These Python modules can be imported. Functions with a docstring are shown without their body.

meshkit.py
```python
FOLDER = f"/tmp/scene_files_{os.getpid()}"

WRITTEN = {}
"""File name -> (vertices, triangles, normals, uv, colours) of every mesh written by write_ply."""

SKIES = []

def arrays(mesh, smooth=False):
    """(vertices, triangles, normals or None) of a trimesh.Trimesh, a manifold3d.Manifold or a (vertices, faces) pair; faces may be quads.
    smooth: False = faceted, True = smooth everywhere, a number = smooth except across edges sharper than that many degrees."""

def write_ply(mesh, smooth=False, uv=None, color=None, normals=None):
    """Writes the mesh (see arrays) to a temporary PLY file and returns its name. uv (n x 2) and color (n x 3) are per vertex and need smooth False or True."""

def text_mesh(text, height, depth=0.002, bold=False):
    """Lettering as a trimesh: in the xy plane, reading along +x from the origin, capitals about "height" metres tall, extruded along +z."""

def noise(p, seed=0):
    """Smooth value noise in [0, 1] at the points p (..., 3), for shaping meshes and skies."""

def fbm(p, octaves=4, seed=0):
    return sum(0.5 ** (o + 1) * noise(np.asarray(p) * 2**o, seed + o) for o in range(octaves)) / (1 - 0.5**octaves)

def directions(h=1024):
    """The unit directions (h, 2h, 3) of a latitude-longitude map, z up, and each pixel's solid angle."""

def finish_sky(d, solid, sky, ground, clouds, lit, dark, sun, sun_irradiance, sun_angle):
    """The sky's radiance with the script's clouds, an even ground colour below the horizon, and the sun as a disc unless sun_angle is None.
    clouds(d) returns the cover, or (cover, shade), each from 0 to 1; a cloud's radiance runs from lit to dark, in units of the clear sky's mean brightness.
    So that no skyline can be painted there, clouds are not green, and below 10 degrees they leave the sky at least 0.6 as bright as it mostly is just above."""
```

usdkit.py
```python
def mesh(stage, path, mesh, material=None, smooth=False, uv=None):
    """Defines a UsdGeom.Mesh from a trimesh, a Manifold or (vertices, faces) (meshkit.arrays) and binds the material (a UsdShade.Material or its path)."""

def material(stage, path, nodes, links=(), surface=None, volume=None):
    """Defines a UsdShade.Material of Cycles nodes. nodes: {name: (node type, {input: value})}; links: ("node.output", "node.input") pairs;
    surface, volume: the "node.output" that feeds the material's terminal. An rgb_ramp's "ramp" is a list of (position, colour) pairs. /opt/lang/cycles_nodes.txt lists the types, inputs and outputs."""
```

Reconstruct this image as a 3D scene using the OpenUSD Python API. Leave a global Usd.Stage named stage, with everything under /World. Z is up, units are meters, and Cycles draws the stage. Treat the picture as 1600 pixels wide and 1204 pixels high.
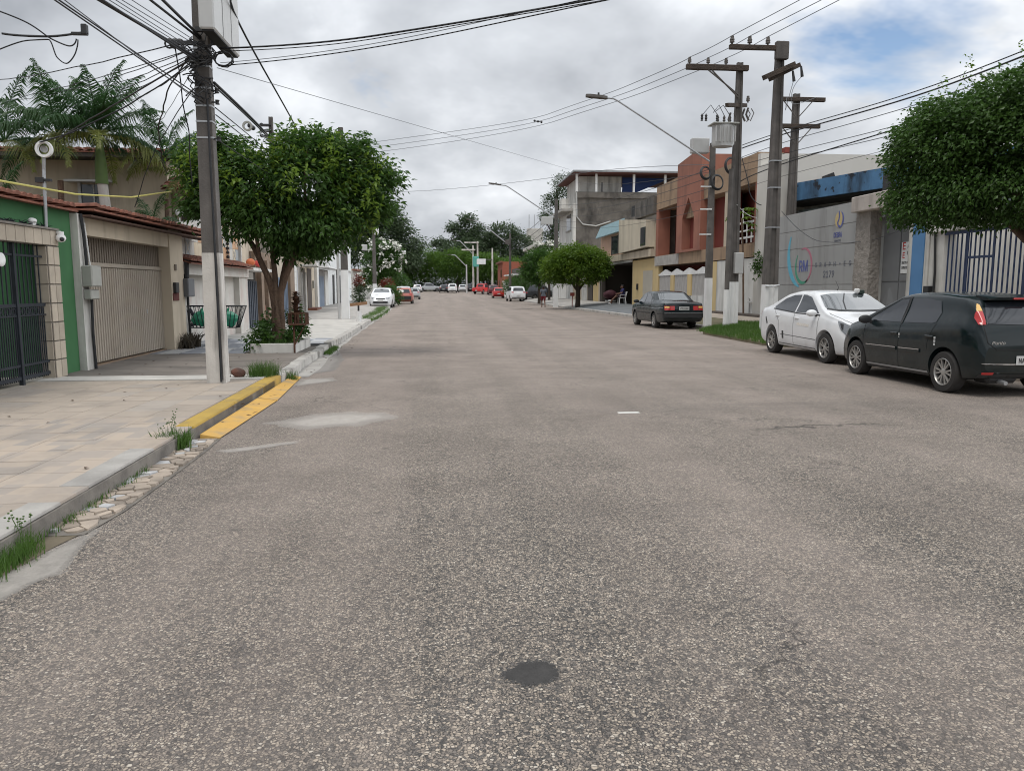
import math, random
import numpy as np, trimesh, usdkit, meshkit
import manifold3d as m3
from scipy.interpolate import PchipInterpolator, LinearNDInterpolator, NearestNDInterpolator
from scipy.ndimage import gaussian_filter1d
from scipy.spatial import Delaunay
import shapely
from shapely.geometry import Polygon, Point, LineString, box as sbox
from pxr import Gf, Sdf, Usd, UsdGeom, UsdLux, UsdShade

stage = Usd.Stage.CreateInMemory()
UsdGeom.SetStageUpAxis(stage, UsdGeom.Tokens.z)
UsdGeom.SetStageMetersPerUnit(stage, 1.0)
UsdGeom.Xform.Define(stage, '/World')
UsdGeom.Scope.Define(stage, '/World/Looks')

# ------------------------------------------------------------------ camera, sky, sun, exposure
EXPOSURE = 0.62
CAM = np.array([0.0, 0.0, 1.6])
YAW, PITCH = math.radians(5.191), math.radians(7.307)
cam = UsdGeom.Camera.Define(stage, '/World/camera')
f_ = np.array([math.sin(YAW) * math.cos(PITCH), math.cos(YAW) * math.cos(PITCH), -math.sin(PITCH)])
r_ = np.array([math.cos(YAW), -math.sin(YAW), 0.0])
u_ = np.cross(r_, f_)
cam.AddTransformOp().Set(Gf.Matrix4d(*r_, 0, *u_, 0, *(-f_), 0, *CAM, 1))
cam.CreateHorizontalApertureAttr(36.0)
cam.CreateFocalLengthAttr(36.0 * 1201 / 1600)
cam.CreateClippingRangeAttr(Gf.Vec2f(0.05, 5000))
cam.CreateExposureAttr(EXPOSURE)

SUN_EL, SUN_AZ = math.radians(66), math.radians(-140)      # azimuth = atan2(x, y)
sun_dir = np.array([math.sin(SUN_AZ) * math.cos(SUN_EL), math.cos(SUN_AZ) * math.cos(SUN_EL), math.sin(SUN_EL)])
sun = UsdLux.DistantLight.Define(stage, '/World/sun')
z_ = sun_dir; x_ = np.cross([0, 0, 1.0], z_); x_ /= np.linalg.norm(x_); y_ = np.cross(z_, x_)
sun.AddTransformOp().Set(Gf.Matrix4d(*x_, 0, *y_, 0, *z_, 0, 0, 0, 60, 1))
sun.CreateIntensityAttr(0.3); sun.CreateAngleAttr(25.0); sun.CreateColorAttr(Gf.Vec3f(1, 0.96, 0.9))
sun.CreateNormalizeAttr(True)

SKY_STRENGTH = 0.1
CLOUD_DARK, CLOUD_LIT = (1.75, 1.86, 2.04), (8.2, 8.25, 8.35)
sky_mat = usdkit.material(stage, '/World/Looks/overcast_sky', {
    'tc': ('texture_coordinate', {}),
    'sep': ('separate_xyz', {}),
    'den': ('math', {'math_type': 'add', 'value2': 0.42}),
    'zmax': ('math', {'math_type': 'maximum', 'value2': 0.0}),
    'dx': ('math', {'math_type': 'divide'}), 'dy': ('math', {'math_type': 'divide'}),
    'pl': ('combine_xyz', {'z': 0.0}),
    'n1': ('noise_texture', {'scale': 0.95, 'detail': 6.0, 'roughness': 0.5, 'distortion': 0.25}),
    'n2': ('noise_texture', {'scale': 3.0, 'detail': 6.0, 'roughness': 0.52, 'distortion': 0.2}),
    'mp': ('mapping', {'location': (3.7, 1.9, 0.4)}),
    'mp2': ('mapping', {'location': (7.3, 4.2, 1.1)}),
    'mixn': ('mix_float', {'fac': 0.5}),
    'shade': ('rgb_ramp', {'ramp': [(0.0, CLOUD_DARK), (0.30, CLOUD_DARK), (0.45, (3.1, 3.25, 3.46)), (0.55, (4.6, 4.75, 4.95)), (0.68, CLOUD_LIT), (1.0, CLOUD_LIT)]}),
    'zr': ('map_range', {'from_min': 0.0, 'from_max': 0.9, 'to_min': 1.10, 'to_max': 2.45, 'clamp': True}),
    'bias': ('math', {'math_type': 'multiply_add', 'value2': 0.14, 'value3': -0.035}), 'tot': ('math', {'math_type': 'add'}),
    'dot': ('vector_math', {'math_type': 'dot_product', 'vector2': (0.56, 0.79, 0.225)}), 'gap': ('map_range', {'from_min': 0.972, 'from_max': 0.998, 'to_min': -0.10, 'to_max': 0.04, 'clamp': True}), 'gapn': ('math', {'math_type': 'add'}),
    'zv': ('combine_xyz', {}),
    'cie': ('mix', {'mix_type': 'multiply', 'fac': 1.0}),
    'n3': ('noise_texture', {'scale': 1.9, 'detail': 6.0, 'roughness': 0.55, 'distortion': 0.3}),
    'mp3': ('mapping', {'location': (0.55, 5.6, 2.2)}),
    'cov': ('map_range', {'from_min': 0.56, 'from_max': 0.68, 'to_min': 1.0, 'to_max': 0.0, 'clamp': True}),
    'sky': ('sky_texture', {'sky_type': 'single_scattering', 'sun_disc': False, 'sun_elevation': SUN_EL, 'sun_rotation': SUN_AZ, 'aerosol_density': 1.2}),
    'mixsky': ('mix', {'mix_type': 'mix'}),
    'bg': ('background_shader', {'strength': SKY_STRENGTH}),
}, [('tc.generated', 'sep.vector'), ('sep.z', 'zmax.value1'), ('zmax.value', 'den.value1'), ('sep.x', 'dx.value1'), ('den.value', 'dx.value2'), ('sep.y', 'dy.value1'), ('den.value', 'dy.value2'),
    ('dx.value', 'pl.x'), ('dy.value', 'pl.y'), ('pl.vector', 'mp.vector'), ('pl.vector', 'mp2.vector'), ('pl.vector', 'mp3.vector'), ('mp.vector', 'n1.vector'), ('mp2.vector', 'n2.vector'), ('mp3.vector', 'n3.vector'),
    ('n1.fac', 'mixn.a'), ('n2.fac', 'mixn.b'), ('sep.x', 'bias.value1'), ('mixn.result', 'tot.value1'), ('bias.value', 'tot.value2'), ('tot.value', 'shade.fac'), ('tc.generated', 'dot.vector1'), ('dot.value', 'gap.value'), ('n3.fac', 'gapn.value1'), ('gap.result', 'gapn.value2'), ('sep.z', 'zr.value'), ('zr.result', 'zv.x'), ('zr.result', 'zv.y'), ('zr.result', 'zv.z'),
    ('shade.color', 'cie.color1'), ('zv.vector', 'cie.color2'), ('gapn.value', 'cov.value'), ('cov.result', 'mixsky.fac'), ('sky.color', 'mixsky.color1'), ('cie.color', 'mixsky.color2'), ('mixsky.color', 'bg.color')],
    surface='bg.background')
dome = UsdLux.DomeLight.Define(stage, '/World/sky')
UsdShade.MaterialBindingAPI.Apply(dome.GetPrim()).Bind(sky_mat)
dome.GetPrim().SetCustomDataByKey('kind', 'structure')
dome.GetPrim().SetCustomDataByKey('label', 'overcast grey cloudy sky with blue gaps at upper right')

# ------------------------------------------------------------------ things and parts
used = {}
def numbered(parent, name):
    k = used.get((parent, name), 0); used[(parent, name)] = k + 1
    return name if k == 0 else f'{name}_{k:03d}'
class Thing:
    def __init__(s, path, loc): s.path, s.loc = path, np.array(loc, float)
def keys(prim, label=None, cat=None, group=None, kind=None):
    for k, v in (('label', label), ('category', cat), ('group', group), ('kind', kind)):
        if v: prim.SetCustomDataByKey(k, v)
def thing(name, label, cat=None, loc=(0, 0, 0), rot=0.0, group=None, kind=None):
    p = '/World/' + numbered('/World', name)
    x = UsdGeom.Xform.Define(stage, p)
    x.AddTranslateOp().Set(Gf.Vec3d(*map(float, loc)))
    if rot: x.AddRotateZOp().Set(float(math.degrees(rot)))
    keys(x.GetPrim(), label, cat, group, kind)
    return Thing(p, loc)
def part(parent, name, mesh, mat, smooth=False, world=True, label=None, kind=None):
    """mesh under a thing (or a part of it); world=True: the mesh is in world coordinates (thing unrotated)."""
    v, f = tri(mesh)
    if world: v = v - parent.loc
    path = parent.path + '/' + numbered(parent.path, name)
    m = usdkit.mesh(stage, path, (v, f), mat, smooth)
    keys(m.GetPrim(), label, None, None, kind)
    return Thing(path, parent.loc)
def single(name, mesh, mat, label, cat=None, smooth=False, group=None, kind=None):
    v, f = tri(mesh)
    path = '/World/' + numbered('/World', name)
    m = usdkit.mesh(stage, path, (v, f), mat, smooth)
    keys(m.GetPrim(), label, cat, group, kind)
    return Thing(path, (0, 0, 0))
def tri(mesh):
    if hasattr(mesh, 'to_mesh'):
        m = mesh.to_mesh(); return np.array(m.vert_properties[:, :3], float), np.array(m.tri_verts, int)
    if hasattr(mesh, 'vertices'): return np.array(mesh.vertices, float), np.array(mesh.faces, int)
    v, f = np.asarray(mesh[0], float), np.asarray(mesh[1], int)
    if f.shape[1] == 4: f = np.vstack([f[:, [0, 1, 2]], f[:, [0, 2, 3]]])
    return v, f

# ------------------------------------------------------------------ mesh helpers: all give (vertices, triangles)
BF = np.array([[0, 2, 1], [1, 2, 3], [4, 5, 6], [5, 7, 6], [0, 1, 4], [1, 5, 4], [2, 6, 3], [3, 6, 7], [0, 4, 2], [2, 4, 6], [1, 3, 5], [3, 7, 5]])
def box(x0, x1, y0, y1, z0, z1):
    x0, x1 = min(x0, x1), max(x0, x1); y0, y1 = min(y0, y1), max(y0, y1); z0, z1 = min(z0, z1), max(z0, z1)
    return np.array([[x, y, z] for z in (z0, z1) for y in (y0, y1) for x in (x0, x1)], float), BF
def cat(ms):
    V, F, n = [], [], 0
    for m in ms:
        v, f = tri(m); V.append(v); F.append(f + n); n += len(v)
    return np.vstack(V), np.vstack(F)
def hull(p):
    p = np.asarray(p, float); h = trimesh.convex.convex_hull(p); return np.array(h.vertices), np.array(h.faces)
def cbox(x0, x1, y0, y1, z0, z1, b=0.01):
    x0, x1 = min(x0, x1), max(x0, x1); y0, y1 = min(y0, y1), max(y0, y1); z0, z1 = min(z0, z1), max(z0, z1)
    b = min(b, (x1 - x0) / 2.5, (y1 - y0) / 2.5, (z1 - z0) / 2.5); P = []
    for sx, x in ((1, x0), (-1, x1)):
        for sy, y in ((1, y0), (-1, y1)):
            for sz, z in ((1, z0), (-1, z1)):
                P += [(x, y + sy * b, z + sz * b), (x + sx * b, y, z + sz * b), (x + sx * b, y + sy * b, z)]
    return hull(P)
def frame_of(d):
    d = d / max(np.linalg.norm(d), 1e-9); a = np.array([0, 0, 1.0]) if abs(d[2]) < 0.9 else np.array([1.0, 0, 0])
    s = np.cross(d, a); s /= np.linalg.norm(s); return d, s, np.cross(s, d)
def beam(a, b, w, h):
    a, b = np.asarray(a, float), np.asarray(b, float); d, s, t = frame_of(b - a)
    P = np.array([o + s * i * w / 2 + t * j * h / 2 for o in (a, b) for j in (-1, 1) for i in (-1, 1)])
    return P, BF
def tube(pts, r, n=8, cap=True):
    pts = np.asarray(pts, float); r = np.broadcast_to(np.asarray(r, float), (len(pts),))
    T = np.gradient(pts, axis=0); T /= np.maximum(np.linalg.norm(T, axis=1, keepdims=True), 1e-9)
    _, s, _ = frame_of(T[0]); V = []; a = np.linspace(0, 2 * np.pi, n, endpoint=False)
    for p, t, q in zip(pts, T, r):
        s = s - t * (s @ t); s /= max(np.linalg.norm(s), 1e-9); w = np.cross(t, s)
        V.append(p + q * (np.cos(a)[:, None] * s + np.sin(a)[:, None] * w))
    V = np.vstack(V); F = []; k = np.arange(n); k2 = (k + 1) % n
    for i in range(len(pts) - 1):
        F += [np.stack([i * n + k, i * n + k2, (i + 1) * n + k2], 1), np.stack([i * n + k, (i + 1) * n + k2, (i + 1) * n + k], 1)]
    if cap:
        c0, c1 = len(V), len(V) + 1; V = np.vstack([V, pts[0], pts[-1]]); e = (len(pts) - 1) * n
        F += [np.stack([np.full(n, c0), k2, k], 1), np.stack([np.full(n, c1), e + k, e + k2], 1)]
    return V, np.vstack(F)
def cyl(a, b, r, n=12): return tube([a, b], r, n)
def lathe(prof, n=16, axis='z', at=(0, 0, 0)):
    prof = np.asarray(prof, float); a = np.linspace(0, 2 * np.pi, n, endpoint=False); V = []
    for r, h in prof: V.append(np.stack([r * np.cos(a), r * np.sin(a), np.full(n, h)], 1))
    V = np.vstack(V); F = []; k = np.arange(n); k2 = (k + 1) % n
    for i in range(len(prof) - 1):
        F += [np.stack([i * n + k, i * n + k2, (i + 1) * n + k2], 1), np.stack([i * n + k, (i + 1) * n + k2, (i + 1) * n + k], 1)]
    F = np.vstack(F)
    if axis == 'y': V = V[:, [0, 2, 1]]; F = F[:, ::-1]
    if axis == 'x': V = V[:, [2, 0, 1]]
    return V + np.asarray(at, float), F
def sphere(c, r, sub=2, s=(1, 1, 1)):
    m = trimesh.creation.icosphere(sub, 1.0); return np.array(m.vertices) * np.asarray(s) * r + np.asarray(c, float), np.array(m.faces)
def extrude(poly, d):
    """shapely polygon in (u, v) -> solid, w from 0 to d"""
    ms = [trimesh.creation.extrude_polygon(g, d, engine='earcut') for g in getattr(poly, 'geoms', [poly])]
    return cat(ms)
def onx(mesh, x, sgn=-1):
    """(u, v, w) mesh -> on a wall in the plane X = x that faces -x (sgn -1: u runs with falling y, reads rightwards) or +x; w is outward."""
    v, f = tri(mesh)
    w = np.stack([x + sgn * v[:, 2], sgn * v[:, 0], v[:, 1]], 1)
    return w, f
def ony(mesh, y):
    """(u, v, w) -> on a wall Y = y that faces -y: u = x, v = z"""
    v, f = tri(mesh); return np.stack([v[:, 0], y - v[:, 2], v[:, 1]], 1), f
def shift(mesh, d):
    v, f = tri(mesh); return v + np.asarray(d, float), f
def rotz(mesh, a, c=(0, 0, 0)):
    v, f = tri(mesh); v = v - np.asarray(c, float); ca, sa = math.cos(a), math.sin(a)
    return np.stack([v[:, 0] * ca - v[:, 1] * sa, v[:, 0] * sa + v[:, 1] * ca, v[:, 2]], 1) + np.asarray(c, float), f
def text(t, x, y, h, depth=0.01, bold=False, width=None):
    """(u, v, w) lettering centred on (x, y); width squeezes or spreads it"""
    v, f = tri(meshkit.text_mesh(t, h, depth, bold)); lo, hi = v.min(0), v.max(0)
    if width: v[:, 0] = (v[:, 0] - lo[0]) * width / (hi[0] - lo[0]) + lo[0]; hi = v.max(0)
    v[:, 0] += x - (lo[0] + hi[0]) / 2; v[:, 1] += y - h / 2
    return v, f
def grid(xs, ys, zf):
    X, Y = np.meshgrid(xs, ys); V = np.stack([X, Y, zf(X, Y)], -1).reshape(-1, 3); n, m = len(xs), len(ys)
    i = np.arange(n * m).reshape(m, n); a, b, c, d = i[:-1, :-1].ravel(), i[:-1, 1:].ravel(), i[1:, 1:].ravel(), i[1:, :-1].ravel()
    return V, np.vstack([np.stack([a, b, c], 1), np.stack([a, c, d], 1)])
def ribbon(L, R):
    """strip between two polylines of the same length (3-D points), normal up when L is left of R"""
    L, R = np.asarray(L, float), np.asarray(R, float); n = len(L); V = np.vstack([L, R]); i = np.arange(n - 1)
    return V, np.vstack([np.stack([i, n + i, n + i + 1], 1), np.stack([i, n + i + 1, i + 1], 1)])
def bumpy(mesh, amp, scale, seed=0):
    v, f = tri(mesh); v = v + amp * (np.stack([meshkit.fbm(v * scale + 17 * k, 3, seed + k) for k in range(3)], 1) - 0.5) * 2; return v, f
def sheet_poly(poly, z, cell=0.3):
    """shapely polygon in (x, y) -> triangulated sheet with heights from z(x, y)"""
    V, F = tri(flat(poly, cell)); zz = z(V[:, 0], V[:, 1]) if callable(z) else np.full(len(V), z); V[:, 2] = zz; return V, F
def flat(poly, cell):
    pts = []
    for g in getattr(poly, 'geoms', [poly]):
        for ring in [g.exterior, *g.interiors]:
            d = np.arange(0, ring.length, cell); pts += [ring.interpolate(s).coords[0] for s in d]; pts += list(ring.coords[:-1])
    x0, y0, x1, y1 = poly.bounds
    if (x1 - x0) > cell * 1.5 and (y1 - y0) > cell * 1.5:
        gx, gy = np.meshgrid(np.arange(x0 + cell / 2, x1, cell), np.arange(y0 + cell / 2, y1, cell)); inner = poly.buffer(-cell * 0.3)
        ok = shapely.contains_xy(inner, gx.ravel(), gy.ravel()); pts += list(np.stack([gx.ravel()[ok], gy.ravel()[ok]], 1))
    P = np.unique(np.round(np.array(pts), 5), axis=0); T = Delaunay(P).simplices
    c = P[T].mean(1); T = T[shapely.contains_xy(poly.buffer(1e-6), c[:, 0], c[:, 1])]
    a = np.cross(P[T[:, 1]] - P[T[:, 0]], P[T[:, 2]] - P[T[:, 0]]); T = T[np.abs(a) > 1e-10]; a = a[np.abs(a) > 1e-10]
    T[a < 0] = T[a < 0][:, ::-1]
    return np.hstack([P, np.zeros((len(P), 1))]), T

# ------------------------------------------------------------------ materials
def look(name, c1, c2=None, scale=3.0, rough=0.8, bump=0.0, bscale=60.0, stain=None, stain_amt=0.5, sscale=1.2, spots=None, spot_at=0.62, spot_scale=6.0, metal=0.0, coat=0.0, spec=0.4, streak=(1, 1, 0.12), island=0.0, bdist=0.01):
    c2 = c2 or tuple(0.8 * c for c in c1)
    n = {'g': ('geometry', {}), 'n': ('noise_texture', {'scale': scale, 'detail': 6.0, 'roughness': 0.6}),
         'r': ('rgb_ramp', {'ramp': [(0.3, c1), (0.7, c2)]}), 'p': ('principled_bsdf', {'roughness': rough, 'metallic': metal, 'coat_weight': coat, 'specular_ior_level': spec})}
    l = [('g.position', 'n.vector'), ('n.fac', 'r.fac')]; out = 'r.color'
    if stain:
        n |= {'sm': ('mapping', {'scale': streak}), 'sn': ('noise_texture', {'scale': sscale, 'detail': 6.0, 'roughness': 0.62}), 'sr': ('map_range', {'from_min': 0.5, 'from_max': 0.72, 'to_min': 0.0, 'to_max': stain_amt, 'clamp': True}), 'sx': ('mix', {'mix_type': 'mix', 'color2': stain})}
        l += [('g.position', 'sm.vector'), ('sm.vector', 'sn.vector'), ('sn.fac', 'sr.value'), ('sr.result', 'sx.fac'), (out, 'sx.color1')]; out = 'sx.color'
    if spots:
        n |= {'pn': ('noise_texture', {'scale': spot_scale, 'detail': 5.0, 'roughness': 0.6}), 'pr': ('map_range', {'from_min': spot_at, 'from_max': spot_at + 0.05, 'clamp': True}), 'px': ('mix', {'mix_type': 'mix', 'color2': spots})}
        l += [('g.position', 'pn.vector'), ('pn.fac', 'pr.value'), ('pr.result', 'px.fac'), (out, 'px.color1')]; out = 'px.color'
    if island:
        n |= {'oi': ('object_info', {}), 'om': ('map_range', {'to_min': 1 - island, 'to_max': 1 + island}), 'oh': ('hsv', {})}
        l += [('oi.random', 'om.value'), ('om.result', 'oh.value'), (out, 'oh.color')]; out = 'oh.color'
    l.append((out, 'p.base_color'))
    if bump:
        n |= {'bn': ('noise_texture', {'scale': bscale, 'detail': 4.0}), 'b': ('bump', {'strength': bump, 'distance': bdist})}
        l += [('g.position', 'bn.vector'), ('bn.fac', 'b.height'), ('b.normal', 'p.normal')]
    return usdkit.material(stage, '/World/Looks/' + name, n, l, surface='p.BSDF')
def plain(name, c, rough=0.5, metal=0.0, coat=0.0, spec=0.5):
    return look(name, c, tuple(0.86 * k for k in c), 5.0, rough, metal=metal, coat=coat, spec=spec)
def leafy(name, dark, mid, light, trans=0.3, rough=0.45, spec=0.35):
    return usdkit.material(stage, '/World/Looks/' + name, {
        'g': ('geometry', {}), 'r': ('rgb_ramp', {'ramp': [(0.0, dark), (0.45, mid), (0.88, light), (1.0, tuple(1.35 * c for c in light))]}),
        'n': ('noise_texture', {'scale': 1.3, 'detail': 2.0}), 'm': ('mix_float', {'fac': 0.42}), 'k': ('map_range', {'from_min': 0.2, 'from_max': 0.8, 'clamp': True}),
        'p': ('principled_bsdf', {'roughness': rough, 'specular_ior_level': spec}), 't': ('translucent_bsdf', {}), 'x': ('mix_closure', {'fac': trans})},
        [('g.random_per_island', 'm.a'), ('g.position', 'n.vector'), ('n.fac', 'm.b'), ('m.result', 'k.value'), ('k.result', 'r.fac'), ('r.color', 'p.base_color'), ('r.color', 't.color'), ('p.BSDF', 'x.closure1'), ('t.BSDF', 'x.closure2')], surface='x.closure')
def asphalt():
    n = {'g': ('geometry', {}),
         'v': ('voronoi_texture', {'feature': 'f1', 'scale': 80.0}), 've': ('voronoi_texture', {'feature': 'distance_to_edge', 'scale': 80.0}),
         'v2': ('voronoi_texture', {'feature': 'f1', 'scale': 165.0}), 'mp': ('mapping', {'scale': (1, 1, 0.0)}), 'wn': ('noise_texture', {'scale': 20.0, 'detail': 2.0}), 'wv': ('vector_math', {'math_type': 'multiply_add', 'vector2': (.012, .012, 0)}),
         'sc': ('separate_color', {}), 'st': ('rgb_ramp', {'ramp': [(0.0, (0.062, 0.060, 0.058)), (0.22, (0.115, 0.108, 0.101)), (0.45, (0.215, 0.184, 0.158)), (0.72, (0.340, 0.286, 0.232)), (0.90, (0.435, 0.37, 0.295)), (1.0, (0.52, 0.47, 0.40))]}),
         'sc2': ('separate_color', {}), 'fine': ('rgb_ramp', {'ramp': [(0.0, (0.030, 0.029, 0.029)), (0.6, (0.068, 0.064, 0.061)), (1.0, (0.25, 0.215, 0.18))]}),
         'er': ('map_range', {'from_min': 0.04, 'from_max': 0.16, 'clamp': True}), 'stone': ('mix', {'mix_type': 'mix'}),
         'dn': ('noise_texture', {'scale': 0.7, 'detail': 8.0, 'roughness': 0.68}), 'dr': ('map_range', {'from_min': 0.3, 'from_max': 0.7, 'to_min': 0.80, 'to_max': 1.16, 'clamp': True}), 'dv': ('combine_xyz', {}),
         'big': ('mix', {'mix_type': 'multiply', 'fac': 1.0}),
         'lm': ('mapping', {'scale': (0.75, 0.035, 0)}), 'ln': ('noise_texture', {'scale': 1.0, 'detail': 6.0, 'roughness': .6}), 'lr': ('map_range', {'from_min': 0.40, 'from_max': 0.68, 'to_min': 0.05, 'to_max': 0.5, 'clamp': True}),
         'dust_far_tint': ('mix', {'mix_type': 'mix', 'color2': (0.300, 0.252, 0.220)}), 'ys': ('separate_xyz', {}), 'yr': ('map_range', {'from_min': 3.5, 'from_max': 16.0, 'to_min': -0.06, 'to_max': 0.40, 'clamp': True}), 'ya': ('math', {'math_type': 'add', 'use_clamp': True}),  # dust streaks, plus paler grazing-view look painted in with distance
         'sm': ('mapping', {'scale': (0.06, 0.8, 0), 'location': (3, 5, 0)}), 'sn': ('noise_texture', {'scale': 1.0, 'detail': 5.0, 'roughness': .6}), 'sr': ('map_range', {'from_min': 0.56, 'from_max': 0.72, 'to_min': 0.0, 'to_max': 0.35, 'clamp': True}), 'seam': ('mix', {'mix_type': 'mix', 'color2': (0.10, 0.092, 0.086)}),
         'tn': ('noise_texture', {'scale': 4.0, 'detail': 6.0, 'roughness': 0.72}), 'tr': ('map_range', {'from_min': 0.60, 'from_max': 0.74, 'to_min': 0.0, 'to_max': 0.7, 'clamp': True}), 'tar': ('mix', {'mix_type': 'mix', 'color2': (0.055, 0.053, 0.052)}),
         'cv': ('voronoi_texture', {'feature': 'distance_to_edge', 'scale': 0.42}), 'cw': ('noise_texture', {'scale': 1.6, 'detail': 6.0, 'roughness': .7}), 'cd': ('vector_math', {'math_type': 'multiply_add', 'vector2': (1.6, 1.6, 0)}), 'cr': ('map_range', {'from_min': 0.0015, 'from_max': 0.006, 'to_min': 1.0, 'to_max': 0.0, 'clamp': True}),
         'ck': ('noise_texture', {'scale': 0.35, 'detail': 2.0}), 'cm': ('map_range', {'from_min': 0.5, 'from_max': 0.6, 'to_min': 0.0, 'to_max': 0.75, 'clamp': True}), 'cf': ('math', {'math_type': 'multiply'}), 'crack': ('mix', {'mix_type': 'mix', 'color2': (0.04, 0.038, 0.036)}),
         'hr': ('map_range', {'from_min': 0.0, 'from_max': 0.25, 'to_min': 0.0, 'to_max': 1.0, 'clamp': True}),
         'b': ('bump', {'strength': 0.6, 'distance': 0.005}), 'p': ('principled_bsdf', {'roughness': 0.88, 'specular_ior_level': 0.25})}
    l = [('g.position', 'mp.vector'), ('g.position', 'wn.vector'), ('wn.color', 'wv.vector1'), ('mp.vector', 'wv.vector3'), ('wv.vector', 'v.vector'), ('wv.vector', 've.vector'), ('mp.vector', 'v2.vector'), ('v.color', 'sc.color'), ('sc.r', 'st.fac'), ('v2.color', 'sc2.color'), ('sc2.g', 'fine.fac'),
         ('ve.distance', 'er.value'), ('er.result', 'stone.fac'), ('fine.color', 'stone.color1'), ('st.color', 'stone.color2'), ('g.position', 'dn.vector'), ('dn.fac', 'dr.value'), ('dr.result', 'dv.x'), ('dr.result', 'dv.y'), ('dr.result', 'dv.z'),
         ('g.position', 'lm.vector'), ('lm.vector', 'ln.vector'), ('ln.fac', 'lr.value'), ('g.position', 'ys.vector'), ('ys.y', 'yr.value'), ('lr.result', 'ya.value1'), ('yr.result', 'ya.value2'), ('ya.value', 'dust_far_tint.fac'), ('stone.color', 'dust_far_tint.color1'), ('dust_far_tint.color', 'seam.color1'), ('g.position', 'sm.vector'), ('sm.vector', 'sn.vector'), ('sn.fac', 'sr.value'), ('sr.result', 'seam.fac'), ('seam.color', 'tar.color1'), ('g.position', 'tn.vector'), ('tn.fac', 'tr.value'), ('tr.result', 'tar.fac'),
         ('g.position', 'cw.vector'), ('cw.color', 'cd.vector1'), ('mp.vector', 'cd.vector3'), ('cd.vector', 'cv.vector'), ('cv.distance', 'cr.value'), ('g.position', 'ck.vector'), ('ck.fac', 'cm.value'), ('cr.result', 'cf.value1'), ('cm.result', 'cf.value2'), ('cf.value', 'crack.fac'), ('tar.color', 'crack.color1'),
         ('crack.color', 'big.color1'), ('dv.vector', 'big.color2'), ('big.color', 'p.base_color'), ('ve.distance', 'hr.value'), ('hr.result', 'b.height'), ('b.normal', 'p.normal')]
    return usdkit.material(stage, '/World/Looks/worn_asphalt', n, l, surface='p.BSDF')
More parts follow.
